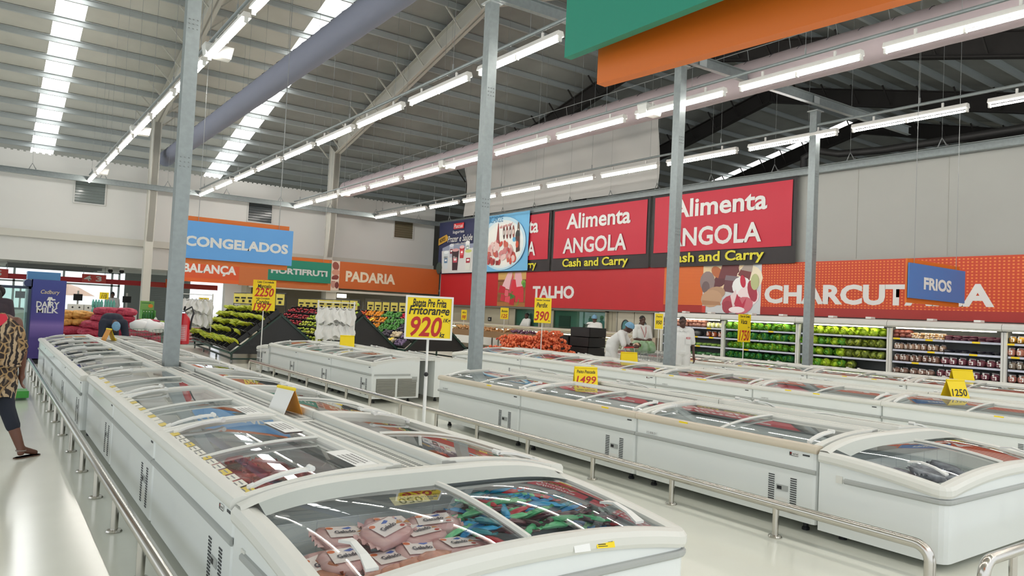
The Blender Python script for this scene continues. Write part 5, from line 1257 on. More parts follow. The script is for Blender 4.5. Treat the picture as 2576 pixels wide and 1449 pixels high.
for y0 in (18.13, 19.0):
    lf = obj('door_leaf', MB().box(19.18, 19.23, y0, y0+.84, .02, 1.9), mat('leaf_beige', 'b9b4a2', .45), door)
    obj('porthole_ring', MB().tube([(19.17, y0+.42+.19*math.cos(a), 1.35+.25*math.sin(a)) for a in [2*PI*k/20 for k in range(21)]], .025, 6), mat('ring_dark', '4a4f4e', .4), lf, smooth=1)
    obj('porthole_pane', MB().poly([(.19*math.cos(a), .25*math.sin(a)) for a in [2*PI*k/20 for k in range(20)]], (19.174, y0+.42, 1.35), (0,1,0), Z), mat('port_glass', '4f7f80', .1), lf)
for y in (18.0-.9, 20.2, 23.9, 24.3, 26.9, 29.2): obj('panel_joint', MB().box(19.244, 19.25, y, y+.02, 0, 1.96), mat('joint2', '7d7a6b', .7), lw)
t = thing('wall_switch', 'black switch box on the beige butchery wall', 'switch', (19.22, 28.3, 1.25)); obj('switch_box', MB().box(0, .03, 0, .25, 0, .18), BLACK, t); obj('switch_face', MB().box(-.004, 0, .07, .18, .05, .13), GREYB, t)
# long serving counters with glass fronts and a tubular rail
ct = thing('serving_counter', 'long beige serving counter with slanted glass and a tubular rail', 'counter', (17.3, 17.0, 0)); L = 14.5
obj('counter_base', MB().box(.1, 1.1, 0, L, .08, .72), BEIGE2, ct); obj('plinth', MB().box(.2, 1.0, 0, L, 0, .08), DARK, ct)
obj('back_shelf', MB().box(.9, 1.1, 0, L, .72, 1.05), BEIGE2, ct)
obj('tube_rail', MB().tube([(.0, 0, 1.14), (.0, L, 1.14)], .045, 8), mat('rail_beige', 'b8b3a6', .4, .3), ct, smooth=1)
for k in range(7): obj('rail_post', MB().tube([(.0, .4+k*2.2, 0.0), (0, .4+k*2.2, 1.12)], .03, 6), mat('rail_beige', 'b8b3a6', .4, .3), ct)
for k in range(6):
    y = .3+k*2.35
    obj('glass_front', MB().grid(lambda u, v: (-.35+.45*v**1.4, y+2.2*u, .62+.42*v), 1, 6), SHOPGLASS, ct, smooth=1)
    obj('end_arch', MB().tube([(-.35+.45*(v/6)**1.4, y, .62+.42*v/6) for v in range(7)], .02, 5), WHITEP, ct)
obj('front_apron', MB().box(-.42, .1, 0, L, .3, .62), WHITEP, ct); obj('inner_lamp', MB().tube([(-.1, .2, .98), (-.1, L-.2, .98)], .015, 6), mat('counter_lamp', 'fff3c8', .5, emit=5), ct)
# ================================================================== CHILLED SHELVES
CABW = mat('cabinet_white', 'dcdcd6', .4); CABI = mat('cabinet_inside', '8b8f8d', .6)
SHZ = [.34, .64, .93, 1.21, 1.49]
cab0 = None
def cabinet(y_far, label):
    global cab0
    W_ = 2.46
    if cab0 is None:
        t = thing('chilled_cabinet', label, 'cabinet')       # local: x into the wall, y 0..W towards the camera is -
        obj('base_panel', MB().extrude([(-.12,.0),(-.12,.42),(-.05,.46),(.9,.46),(.9,0)], 'y', -W_, 0), CABW, t)
        obj('back_wall', MB().box(.78, .86, -W_, 0, .46, 1.9), CABI, t)
        for y0 in (-W_, -.045): obj('upright', MB().box(-.02, .06, y0, y0+.045, .46, 1.72), CABW, t)
        for y0 in (-W_, -.03): obj('side_cheek', MB().box(.06, .8, y0, y0+.03, .46, 1.75), CABI, t)
        obj('canopy', MB().extrude([(-.1,1.74),(-.14,1.78),(-.14,1.85),(-.1,1.9),(.86,1.93),(.86,1.76)], 'y', -W_, 0), CABW, t)
        obj('canopy_lamp', MB().tube([(.02, -W_+.15, 1.725), (.02, -.15, 1.725)], .014, 6), mat('cab_lamp', 'fff6dd', .5, emit=10), t)
        for y in (-2.0, -1.0): obj('top_box', MB().box(.0, .2, y, y+.14, 1.92, 1.97), WHITEP, t)
        for z in SHZ[1:]:
            for y0, y1 in ((-W_+.06, -W_/2-.01), (-W_/2+.01, -.06)):
                s = obj('shelf', MB().box(.08, .78, y0, y1, z-.025, z-.005), CABI, t); obj('price_rail', MB().box(.05, .08, y0, y1, z-.045, z), mat('rail_lilac', 'c9cddd', .35), s)
        obj('deck', MB().box(.0, .78, -W_, 0, .44, .47), CABI, t)
        cab0 = t; o = t
    else: o = copy_tree(cab0)
    o.location = (17.9, y_far, 0); o['label'] = label; return o
CY = [18.97, 16.5, 14.03, 11.56, 9.09, 6.62, 4.15]
clab = ['end chilled cabinet behind the price card and trolley', 'chilled cabinet of mixed packs behind the polo shirt man', 'chilled cabinet of green lettuce bags behind the Vaca board', 'chilled cabinet of yellow-green lettuce with an empty bottom shelf', 'chilled cabinet of brown and purple meat packs', 'chilled cabinet of pale packs under the CHARCUTARIA end']
for y, l in zip(CY[1:6], clab[1:]): cabinet(y, l)
rn = random.Random(31)
LETC = [mat('lettuce_lime', 'b6d23a', .5, vary=.2, scale=18), mat('lettuce_green', '6fae3c', .5, vary=.25, scale=18), mat('lettuce_dark', '2f7a3f', .5, vary=.25, scale=18), mat('lettuce_olive', '7d8a3a', .55, vary=.3, scale=18)]
RIBY = mat('leaf_rib', 'cfdc5a', .45)
LP = {}
def lettuce(ci, vi):
    k = (ci, vi)
    if k in LP: return LP[k], True
    r = random.Random(vi*7+ci); t = thing('lettuce_bag', 'x', 'lettuce')
    hd = MB().ball((0,0,.0), (.15,.115,.1), 12, 8, fn=lambda p: 1+.12*math.sin(p.y*9+vi)*math.sin(p.z*8+ci))
    obj('leaf_head', hd, LETC[ci], t, smooth=1)
    for q in range(3):         # curled outer leaves, open towards the aisle
        a0 = r.uniform(0, 6); rr = .115-.03*q
        lf = MB(); lf.grid(lambda u, v: (-.05-.09*v-.02*q, rr*(1-.12*v)*math.cos(a0+u*4.2)*(1+.1*math.sin(u*17)*v), .92*rr*(1-.12*v)*math.sin(a0+u*4.2)*(1+.1*math.sin(u*14)*v)), 12, 2)
        obj('leaf', lf, LETC[ci] if q != 1 else RIBY if ci in (0,3) else LETC[(ci+3) % 4], t, smooth=1)
    obj('plastic_sleeve', MB().ball((.02,0,.0), (.17,.122,.108), 10, 6), glass_mat('sleeve', 'f0f8e8', .15, .06), t, smooth=1)
    LP[k] = t; return t, False
def place_lettuce(ci, y, z, label, group):
    o, used = lettuce(ci, rn.randrange(3))
    if used: o = copy_tree(o)
    o.location = (18.1+rn.uniform(-.03,.05), y, z+.1); o.rotation_euler = (rn.uniform(-.3,.3), rn.uniform(-.2,.2), rn.uniform(-.3,.3)); s = rn.uniform(.95,1.15); o.scale = (s, s, s)
    o['label'] = label; o['group'] = group
shn = ['bottom', 'second', 'third', 'top']
for c in (1, 2):
    for si, z in enumerate(SHZ[1:]):
        n = 11
        for k in range(n):
            y = CY[c+1]-.17-k*.205+rn.uniform(-.03,.03)
            if c == 2 and si == 0 and k > 6: continue
            if c == 1: ci = [2, 1, 2, 1][si] if rn.random() < .55 else (1 if si else 2)
            else: ci = 0 if si == 3 else (3 if k > 5 else (0 if rn.random() < .5 else 1))
            place_lettuce(ci, y, z, '%s lettuce bag on the %s shelf of the %s cabinet' % (['lime green', 'mid green', 'dark green', 'olive'][ci], shn[si], ['', 'second lettuce', 'near lettuce'][c].replace('second', 'far')), 'lettuce on the %s shelf, cabinet %d' % (shn[si], c))
for i, y in enumerate((10.1, 9.75)): obj('cabbage', MB().ball((18.02, y, .56), (.11,.11,.09), 12, 8, fn=lambda p: 1+.06*math.sin(p.x*8)*math.sin(p.y*9)), mat(['cabbage_pale', 'cauliflower'][i], ['b9cf8a', 'e2dcc0'][i], .5), smooth=1, label=['pale green cabbage on the cabinet deck', 'cream cauliflower on the cabinet deck'][i], cat='vegetable')
# packs of meat and other goods
PKM = {}
def pack(kind, hexc, sz, lab_, hex2=None):
    if kind in PKM: return PKM[kind], True
    t = thing('food_pack', 'x', 'pack'); a, b, c = sz
    obj('pack_body', MB().ball((0,0,c/2), (a/2,b/2,c/2), 10, 6, fn=lambda p: min(1.25, (abs(p.x)**3+abs(p.y)**3+abs(p.z)**3)**(-1/3))*(1+.05*math.sin(p.y*11+p.z*7))), mat('pack_'+kind, hexc, .3, vary=.25, scale=14, hex2=hex2), t, smooth=1)
    if lab_: obj('pack_label', MB().bar((-a*.46, -b*.22, c*.5), (-a*.46, b*.16, c*.5), .006, c*.5).bar((-a*.46, b*.05, c*.85), (-a*.4, b*.2, c*1.0), .006, c*.25), WPAPER, t)
    if lab_: obj('pack_crimp', MB().bar((.0, -b*.4, c*1.02), (.05, b*.4, c*1.08), .02, .03), mat('film', 'b9b2b4', .2), t)
    PKM[kind] = t; return t, False
def fill(c, si, y0, y1, step, kind, hexc, sz, what, lab_=True, hex2=None, jit=.02, layers=1, dx=0):
    y = y0
    while y > y1:
        for l in range(layers):
            o, used = pack(kind, hexc, sz, lab_, hex2)
            if used: o = copy_tree(o)
            o.location = (18.08+dx+rn.uniform(-.03,.03), y+rn.uniform(-jit,jit), SHZ[si+1]+l*sz[2]*.8); o.rotation_euler = (0, rn.uniform(-.1,.1), rn.uniform(-.3,.3))
            o['label'] = what+' on the %s shelf' % shn[si]; o['group'] = '%s, %s shelf' % (what, shn[si])
        y -= step
m_ = CY[4]-.1
fill(3, 3, m_, m_-.4, .15, 'brownmeat', '7d4238', (.22,.17,.11), 'flat brown meat pack in the meat cabinet', False, None, .02, 2)
fill(3, 3, m_-.42, m_-1.1, .15, 'cream', 'b98a5e', (.24,.2,.05), 'cream and brown sliced pack in the meat cabinet', True, 'e2c79a', .03, 3)
fill(3, 3, m_-1.2, m_-2.25, .17, 'purple', '5a3040', (.24,.2,.045), 'dark purple sliced pack in the meat cabinet', False, None, .03, 3)
fill(3, 2, m_, m_-1.1, .13, 'sausage', '8f6a58', (.2,.13,.14), 'brown sausage pack with white label in the meat cabinet', True, 'c9ab8e')
fill(3, 2, m_-1.2, m_-2.25, .17, 'darkflat', '2b2a35', (.24,.2,.04), 'nearly black flat pack in the meat cabinet', False, None, .03, 2)
fill(3, 1, m_, m_-1.05, .135, 'sausage2', '7c5448', (.2,.13,.15), 'upright brown pack with white label in the meat cabinet', True, 'a4806e')
fill(3, 1, m_-1.1, m_-2.3, .19, 'purple2', '743644', (.2,.18,.15), 'maroon meat pack with white label in the meat cabinet', True, '8f5560')
fill(3, 0, m_, m_-.95, .2, 'ham', '8a6558', (.2,.19,.12), 'tan ham pack with white label in the meat cabinet', True, 'a98a7a')
fill(3, 0, m_-1.0, m_-2.3, .19, 'purple3', '6f2f3f', (.2,.18,.15), 'maroon ham pack with white label in the meat cabinet', True, '8f5560')
m_ = CY[5]-.1
fill(4, 3, m_, m_-2.2, .16, 'gold', '9a6a2a', (.2,.15,.14), 'golden brown pack under the CHARCUTARIA end', True, 'd9a83a')
fill(4, 2, m_, m_-2.2, .16, 'pink', 'c98a74', (.2,.15,.17), 'pink pack with white label under the CHARCUTARIA end', True)
fill(4, 1, m_, m_-2.2, .15, 'taupe', '8f7d6c', (.2,.14,.16), 'taupe pack under the CHARCUTARIA end', True, 'b9a894')
fill(4, 0, m_, m_-2.2, .18, 'rose', 'a85a5a', (.2,.17,.16), 'rose pack with white label under the CHARCUTARIA end', True, 'd8a08a')
m_ = CY[1]-.1
fill(0, 3, m_, m_-1.6, .17, 'brownbag', '8a5648', (.22,.17,.13), 'brown meat bag behind the polo shirt man', False, 'a8786a', .03, 2)
fill(0, 3, m_-1.7, m_-2.25, .15, 'paletub', 'cfd08a', (.14,.14,.15), 'pale yellow tub behind the polo shirt man', True)
fill(0, 2, m_-1.0, m_-1.4, .3, 'blackbag', '3a3c3c', (.3,.26,.18), 'black bag behind the polo shirt man', False)
fill(0, 2, m_-1.7, m_-2.25, .22, 'orangejar', 'a8552f', (.16,.16,.16), 'orange-brown jar pack behind the polo shirt man', True)
fill(0, 1, m_-.2, m_-2.2, .2, 'greens', '4f7f3a', (.3,.2,.09), 'low heap of greens behind the polo shirt man', False, '8fae4a')
fill(0, 0, m_-.2, m_-2.2, .2, 'kale', '2a5f3a', (.3,.2,.1), 'low heap of dark greens behind the polo shirt man', False, '4a7f4a')
for i, (c, si, ys) in enumerate(((3, 3, (.15, .9, 1.9)), (3, 2, (.95, 1.85)), (3, 1, (.6,)), (3, 0, (.45, .8, 1.9)), (4, 3, (.1, .5)), (4, 2, (.2,)), (2, 0, (1.75,)), (1, 3, (1.6,)), (1, 1, (.8,)), (1, 0, (.5, 1.3)), (0, 3, (1.9,)), (0, 2, (1.4, 2.0)), (0, 1, (1.5,)), (0, 0, (1.7,)))):
    for y in ys:
        o = obj('price_ticket', MB().box(17.942, 17.949, -.08, .08, -.042, -.002), YEL, loc=(0, CY[c+1]-y, SHZ[si+1]), label='yellow price ticket clipped to the %s shelf rail' % shn[si], cat='price ticket', group='tickets on the %s shelf rails' % shn[si])
# ================================================================== PEOPLE
def solid(parts, voxel, name, m, parent=None, smooth_it=6):
    """capsules and balls fused into one continuous surface"""
    mb = MB()
    for p in parts:
        if p[0] == 'c':            # capsule: a, b, ra, rb
            a, b, ra, rb = V(p[1]), V(p[2]), p[3], p[4]; fl = p[5] if len(p) > 5 else None
            d = (b-a); n = 6; mb.tube([a+d*i/n for i in range(n+1)], [ra+(rb-ra)*i/n for i in range(n+1)], 14, True, 0, fl)
            if not fl: mb.ball(a, ra*.995, 14, 8); mb.ball(b, rb*.995, 14, 8)
        else: mb.ball(p[1], p[2], 16, 10, M=p[3] if len(p) > 3 else None)
    ob = bpy.data.objects.new('tmp', mb.mesh('tmp', m)); C.objects.link(ob)
    r = ob.modifiers.new('r', 'REMESH'); r.mode = 'VOXEL'; r.voxel_size = voxel; r.use_smooth_shade = True
    s = ob.modifiers.new('s', 'SMOOTH'); s.iterations = smooth_it; s.factor = .5
    dg = bpy.context.evaluated_depsgraph_get(); me = bpy.data.meshes.new_from_object(ob.evaluated_get(dg))
    me.name = name; me.materials.clear(); me.materials.append(m)
    bpy.data.objects.remove(ob)
    return link(name, me, parent)
def hand_parts(w_, d, side_, k=1.0, curl=.5):
    """palm, four unequal curled fingers and a thumb; w_: wrist, d: direction of the hand, side_: thumb side"""
    w_, d = V(w_), V(d).normalized(); s = V(side_); s = (s-d*s.dot(d)).normalized(); n = d.cross(s)
    out = [('c', w_, w_+d*.04*k, .026*k, .032*k), ('c', w_+d*.04*k-s*.022*k, w_+d*.085*k-s*.026*k, .017*k, .014*k), ('c', w_+d*.04*k+s*.02*k, w_+d*.09*k+s*.024*k, .017*k, .014*k), ('c', w_+d*.04*k, w_+d*.09*k, .019*k, .015*k)]
    for i, L in enumerate((.062, .075, .08, .07)):
        o = w_+d*.085*k+s*(-.032+.0215*i)*k; a = curl
        d1 = d*math.cos(a*.5)+n*math.sin(a*.5); d2 = d*math.cos(a*1.3)+n*math.sin(a*1.3)
        m = o+d1*L*.55*k; out += [('c', o, m, .0098*k, .009*k), ('c', m, m+d2*L*.5*k, .009*k, .0075*k)]
    b = w_+d*.03*k+s*.028*k; t1 = (d*.7+s*.7).normalized(); t2 = (d*.95+s*.2+n*.2).normalized()
    out += [('c', b, b+t1*.035*k, .0135*k, .0115*k), ('c', b+t1*.035*k, b+t1*.035*k+t2*.032*k, .0115*k, .009*k)]
    return out
def person(label, loc, rz_, J, skin, wear, hair=None, face=True, voxel=.012, group=None, hands=True, head_scale=1.0):
    """J: joints in the person's own frame, facing -Y, +X is the person's left"""
    t = thing('person', label, 'person', loc, rz_, group)
    j = {k: V(v) for k, v in J.items() if isinstance(v, tuple)}
    hd = j['head']; fw = V(J.get('look', (0,-1,0))).normalized(); up = V(J.get('headup', (0,0,1))); rt = fw.cross(up).normalized(); up = rt.cross(fw).normalized(); lf = -rt
    hs = head_scale
    R = Matrix((lf, -fw, up)).transposed()      # head frame: x to the left, -y forward
    H = lambda x, y, z: hd+R @ V((x*hs, y*hs, z*hs))
    pr = [('b', tuple(hd+R @ V((0, .012, .02))*hs), (.074*hs, .094*hs, .098*hs), R), ('b', tuple(H(0,-.022,-.055)), (.056*hs,.066*hs,.062*hs), R), ('c', tuple(H(0,.02,-.06)), tuple(j['neck']), .054, .06)]
    if face: pr += [('c', tuple(H(0,-.083,.02)), tuple(H(0,-.1,-.018)), .008*hs, .016*hs), ('c', tuple(H(-.024,-.085,-.058)), tuple(H(.024,-.085,-.058)), .011*hs, .011*hs), ('b', tuple(H(0,-.07,-.098)), (.028*hs,.02*hs,.018*hs), R), ('c', tuple(H(-.045,-.074,.034)), tuple(H(.045,-.074,.034)), .013*hs, .013*hs)]
    for s in (-1, 1): pr.append(('b', tuple(H(s*.076,.012,-.008)), (.012*hs,.022*hs,.033*hs), R))
    ch, pe = j['chest'], j['pelvis']; mid = (ch+pe)/2+V(J.get('belly', (0,0,0)))
    sh = [j['shR'], j['shL']]; ax = (sh[1]-sh[0]).normalized()
    pr += [('c', tuple(j['neck']), tuple(ch), .065, .1), ('c', tuple(sh[0]*.8+sh[1]*.2), tuple(sh[1]*.8+sh[0]*.2), .075, .075), ('c', tuple(ch+ax*-.07), tuple(mid+ax*-.05), .105, .1), ('c', tuple(ch+ax*.07), tuple(mid+ax*.05), .105, .1), ('c', tuple(mid+ax*-.05), tuple(pe+ax*-.06), .1, .115), ('c', tuple(mid+ax*.05), tuple(pe+ax*.06), .1, .115)]
    for s in 'RL':
        pr += [('c', tuple(j['sh'+s]), tuple(j['el'+s]), .052, .04), ('c', tuple(j['el'+s]), tuple(j['wr'+s]), .04, .027)]
        if hands: pr += hand_parts(j['wr'+s], J.get('hd'+s, j['wr'+s]-j['el'+s]), J.get('th'+s, (0,-1,0)), 1.05, J.get('curl', .55))
        pr += [('c', tuple(j['hip'+s]), tuple(j['kn'+s]), .088, .056), ('c', tuple(j['kn'+s]), tuple(j['kn'+s]*.6+j['an'+s]*.4), .055, .056), ('c', tuple(j['kn'+s]*.6+j['an'+s]*.4), tuple(j['an'+s]), .056, .036)]
        pr += [('c', tuple(j['an'+s]), tuple(j['to'+s]), .036, .026), ('b', tuple(j['an'+s]+V((0,.02,-.03))), (.035,.04,.03))]
    solid(pr, voxel, 'body', skin, t)
    if face:
        for s in (-1, 1):
            e = obj('eye', MB().ball(H(s*.033,-.081,.014), (.012*hs,.009*hs,.006*hs), 8, 6), mat('eye_white', '9c948a', .3), t, smooth=1)
            obj('pupil', MB().ball(H(s*.033,-.088,.014), .0055*hs, 6, 5), BLACK, e, smooth=1)
        obj('mouth', MB().tube([tuple(H(-.026,-.094,-.056)), tuple(H(0,-.099,-.058)), tuple(H(.026,-.094,-.056))], .0045*hs, 5), mat('lips_dark', '3a1f1c', .5), t)
    for nm, m, what, *a in wear:
        if what == 'top':            # shirt: torso and sleeves to a fraction of the upper/fore arm
            sl, hem, ease = a
            q = [('c', tuple(sh[0]*.86+sh[1]*.14), tuple(sh[1]*.86+sh[0]*.14), .09, .09), ('c', tuple(ch+ax*-.075), tuple(mid+ax*-.06), .122+ease, .117+ease), ('c', tuple(ch+ax*.075), tuple(mid+ax*.06), .122+ease, .117+ease), ('c', tuple(ch), tuple(mid), .13+ease, .12+ease), ('c', tuple(j['neck']-V((0,0,.03))), tuple(ch), .068, .1),
                 ('c', tuple(mid+ax*-.06), tuple(pe+ax*-.07+V((0,0,hem))), .115+ease, .118+ease), ('c', tuple(mid+ax*.06), tuple(pe+ax*.07+V((0,0,hem))), .115+ease, .118+ease)]
            for s in 'RL':
                e0 = j['sh'+s]; e1 = j['sh'+s].lerp(j['el'+s], min(1, sl)); q.append(('c', tuple(e0), tuple(e1), .075+ease*.5, .062+ease*.5))
                if sl > 1: q.append(('c', tuple(j['el'+s]), tuple(j['el'+s].lerp(j['wr'+s], sl-1)), .06, .045))
            solid(q, voxel*1.15, nm, m, t)
        elif what == 'legs':         # trousers to a fraction of the shin
            fr_, ease = a; q = [('c', tuple(pe+ax*-.06), tuple(pe+ax*.06), .118+ease, .118+ease), ('c', tuple(pe+V((0,0,.1))+ax*-.05), tuple(pe+V((0,0,.1))+ax*.05), .105+ease, .105+ease)]
            for s in 'RL':
                q += [('c', tuple(j['hip'+s]), tuple(j['kn'+s]), .104+ease, .068+ease), ('c', tuple(j['kn'+s]), tuple(j['kn'+s].lerp(j['an'+s], fr_)), .068+ease, .06+ease)]
            solid(q, voxel*1.15, nm, m, t)
        elif what == 'shoes':
            for s in 'RL': solid([('c', tuple(j['an'+s]+V((0,.03,-.035))), tuple(j['to'+s]+V((0,-.01,.0))), .042, .034), ('b', tuple(j['an'+s]), (.042,.045,.04))], .012, nm, m, t)
        elif what == 'cap':          # hair net or hair: shell over the skull
            k, lo = a
            mb = MB()
            def f(u, v, k=k, lo=lo):
                th = (.02+(PI*lo)*v); ph = 2*PI*u
                wv = 1+.03*math.sin(ph*7)*v if nm == 'hair_net' else 1+.03*math.sin(ph*11+v*9)
                return H(.074*k*wv*math.sin(th)*math.cos(ph), (.012 if nm != 'hair' else .024)+.098*k*wv*math.sin(th)*math.sin(ph), .02+.1*k*math.cos(th)+(.03*v*max(0, -math.sin(ph)) if lo > .5 else 0))
            mb.grid(f, 24, 10); obj(nm, mb, m, t, smooth=1)
    return t, H
def std(h=1.72, **kw):
    s = h/1.72
    J = dict(head=(0,-.01,1.60), neck=(0,.01,1.47), chest=(0,.01,1.27), pelvis=(0,.0,.95), shR=(-.185,.01,1.40), shL=(.185,.01,1.40), elR=(-.235,.03,1.12), elL=(.235,.03,1.12), wrR=(-.25,-.03,.88), wrL=(.25,-.03,.88),
             hipR=(-.09,0,.92), hipL=(.09,0,.92), knR=(-.1,-.01,.5), knL=(.1,-.01,.5), anR=(-.1,.02,.085), anL=(.1,.02,.085), toR=(-.11,-.15,.03), toL=(.11,-.15,.03))
    J = {k: tuple(c*s for c in v) for k, v in J.items()}; J.update(kw); return J
WCOT = mat('cotton_white', 'dcdcd8', .8, bump=.3, bscale=9); NET = mat('net_blue', '6f9bb8', .7, vary=.1, scale=30); NAVYC = mat('navy_cloth', '1c2333', .8); BLKSH = mat('shoe_black', '1d1d1f', .5)
HAIRM = mat('hair_black', '14110f', .8, bump=.8, bscale=120)
# woman in the printed tunic, seen from behind, stepping away
PRT = bpy.data.materials.new('animal_print'); PRT.use_nodes = True; nt = PRT.node_tree; bs = nt.nodes['Principled BSDF']; bs.inputs['Roughness'].default_value = .8
tc = nt.nodes.new('ShaderNodeTexCoord'); wv = nt.nodes.new('ShaderNodeTexWave'); wv.inputs['Scale'].default_value = 7; wv.inputs['Distortion'].default_value = 7; wv.inputs['Detail'].default_value = 2; wv.inputs['Detail Scale'].default_value = 1.5
vo = nt.nodes.new('ShaderNodeTexVoronoi'); vo.inputs['Scale'].default_value = 16; vo.feature = 'DISTANCE_TO_EDGE'
r1_ = nt.nodes.new('ShaderNodeValToRGB'); e = r1_.color_ramp.elements; e[0].position = .42; e[0].color = lin('241c1a'); e[1].position = .55; e[1].color = lin('b39c7c')
r2_ = nt.nodes.new('ShaderNodeValToRGB'); e = r2_.color_ramp.elements; e[0].position = .05; e[0].color = lin('a08258'); e[1].position = .12; e[1].color = lin('2a1f1a')
ns = nt.nodes.new('ShaderNodeTexNoise'); ns.inputs['Scale'].default_value = 4; rr_ = nt.nodes.new('ShaderNodeValToRGB'); rr_.color_ramp.elements[0].position = .5; rr_.color_ramp.elements[1].position = .56
mx = nt.nodes.new('ShaderNodeMix'); mx.data_type = 'RGBA'
for a_, b_ in ((tc.outputs['Object'], wv.inputs[0]), (tc.outputs['Object'], vo.inputs['Vector']), (tc.outputs['Object'], ns.inputs[0]), (wv.outputs['Fac'], r1_.inputs[0]), (vo.outputs['Distance'], r2_.inputs[0]), (ns.outputs['Fac'], rr_.inputs[0]), (rr_.outputs[0], mx.inputs[0]), (r1_.outputs[0], mx.inputs[6]), (r2_.outputs[0], mx.inputs[7]), (mx.outputs[2], bs.inputs['Base Color'])): nt.links.new(a_, b_)
# facing away from the camera (her -Y points to world +Y, a little to the left)
J = std(1.62, head=(.03,-.03,1.50), look=(.15,-1,-.1), shR=(-.2,.01,1.3), shL=(.2,.01,1.3), elR=(-.27,.0,1.02), wrR=(-.27,-.06,.80), elL=(.27,.02,1.02), wrL=(.3,-.05,.8), hipR=(-.11,0,.86), hipL=(.11,0,.86), pelvis=(0,0,.9), chest=(0,.01,1.2), neck=(.02,0,1.37),
        knR=(-.17,.02,.48), anR=(-.31,.10,.085), toR=(-.43,.0,.03), knL=(.1,-.12,.48), anL=(.12,-.05,.085), toL=(.13,-.22,.03), thR=(0,-1,0), thL=(0,-1,0))
W0 = (.07, 8.58, 0); WR = PI-.05
t, H = person('woman from behind in an animal-print tunic with red yoke beside the bumper rail', W0, WR, J, SKIN2, [('capri_leggings', mat('leggings_navy', '1d222e', .85), 'legs', .45, .004)], voxel=.012)
tu = MB()
def tunic(u, v):                     # loose cape-sleeved tunic
    a = 2*PI*u; z = 1.385-v*.82
    prof = [(0,.10,.09),(.08,.2,.12),(.18,.27,.15),(.38,.315,.17),(.55,.27,.17),(.62,.235,.165),(.8,.245,.18),(1,.225,.18)]
    for (v0,x0,y0),(v1,x1,y1) in zip(prof[:-1], prof[1:]):
        if v0 <= v <= v1: k = (v-v0)/(v1-v0); rx, ry = x0+(x1-x0)*k, y0+(y1-y0)*k; break
    w_ = 1+.035*math.sin(a*9+v*5)*v+.02*math.sin(a*17)*v
    return (rx*w_*math.cos(a), ry*w_*math.sin(a)+.01, z+.03*math.sin(a*3+1)*v)
tu.grid(tunic, 60, 34); obj('tunic', tu, PRT, t, smooth=1)
ty = MB()
for k in range(11):
    pass
ty.grid(lambda u, v: (lambda p: (p[0]*1.03, p[1]*1.05+.004, p[2]+.004))(tunic(.25+(u-.5)*(.36-.35*v**.8), .015+v*.2)), 16, 10); obj('yoke', ty, mat('yoke_red', 'c4203a', .7), t, smooth=1)
tb = MB(); tb.tube([(.25*math.cos(a), .178*math.sin(a)+.01, .88) for a in [2*PI*k/24 for k in range(25)]], .016, 6); obj('waist_tie', tb, PRT, t, smooth=1)
hr = MB(); hr.ball(H(0,.02,.045), (.095,.108,.098), 18, 12, fn=lambda p: 1+.05*math.sin(p.x*14)*math.sin(p.z*13+p.y*9)); hr.ball(H(0,.07,.1), (.06,.06,.05), 12, 8, fn=lambda p: 1+.08*math.sin(p.x*12+p.z*11)); obj('hair', hr, HAIRM, t, smooth=1)
for s in 'RL':
    a, q = V(J['an'+s]), V(J['to'+s]); sd = MB(); d = (q-a); d.z = 0; d.normalize(); x = V((-d.y, d.x, 0))
    o_ = V((a.x, a.y, .0))-d*.06
    sd.face([o_+d*l+x*w_+V((0,0,.012)) for l, w_ in ((0,.02),(.0,-.02),(.05,-.036),(.14,-.04),(.22,-.042),(.255,-.02),(.255,.02),(.22,.042),(.14,.04),(.05,.036))])
    sd.extrude([tuple((o_+d*l+x*w_)[:2]) for l, w_ in ((0,.02),(.0,-.02),(.05,-.036),(.14,-.04),(.22,-.042),(.255,-.02),(.255,.02),(.22,.042),(.14,.04),(.05,.036))], 'z', 0, .012)
    obj('sandal', sd, mat('sandal_brown', '5b4436', .6), t)
    obj('ankle_strap', MB().tube([a+V((.042*math.cos(k*.55), .045*math.sin(k*.55), -.01)) for k in range(12)], .006, 5), mat('strap_silver', '8f857c', .4), t)
# shopper reaching into the fridge, mostly hidden
J = std(1.66, elL=(.33,-.18,1.3), wrL=(.5,-.38,1.45), hdL=(.4,-.5,.25), thL=(0,0,1), elR=(-.24,.0,1.05), shL=(.18,0,1.36))
t, H = person('shopper with dark hair reaching for the open fridge door', (.26, 18.75, 0), PI*.95, J, SKIN, [('dress', mat('dress_dark', '3a3038', .8), 'top', .9, -.05, .01), ('trousers', NAVYC, 'legs', .95, .005), ('shoe', BLKSH, 'shoes')])
hr = MB(); hr.ball(H(0,.02,.03), (.105,.12,.12), 14, 10, fn=lambda p: 1+.08*math.sin(p.x*13)*math.sin(p.z*11)); obj('hair', hr, HAIRM, t, smooth=1)
# staff member bent right over beside the sacks
J = std(1.74, pelvis=(0,.2,.93), hipR=(-.1,.2,.9), hipL=(.1,.2,.9), chest=(0,-.12,1.05), neck=(0,-.3,.98), head=(0,-.42,.90), look=(0,-.45,-1), headup=(0,-1,.3), shR=(-.2,-.22,.99), shL=(.2,-.22,.99), elR=(-.24,-.28,.72), elL=(.24,-.28,.72), wrR=(-.15,-.38,.5), wrL=(.15,-.38,.5), belly=(0,.02,.07), knR=(-.12,.1,.48), knL=(.12,.1,.48), anR=(-.12,.2,.085), anL=(.12,.2,.085), toR=(-.13,.03,.03), toL=(.13,.03,.03))
person('staff member in navy bent right over with a blue hair net', (2.37, 18.75, 0), .1, J, SKIN, [('overall', NAVYC, 'top', 1.7, 0, .03), ('trousers', NAVYC, 'legs', .96, .01), ('shoe', BLKSH, 'shoes'), ('hair_net', NET, 'cap', 1.14, .55)])
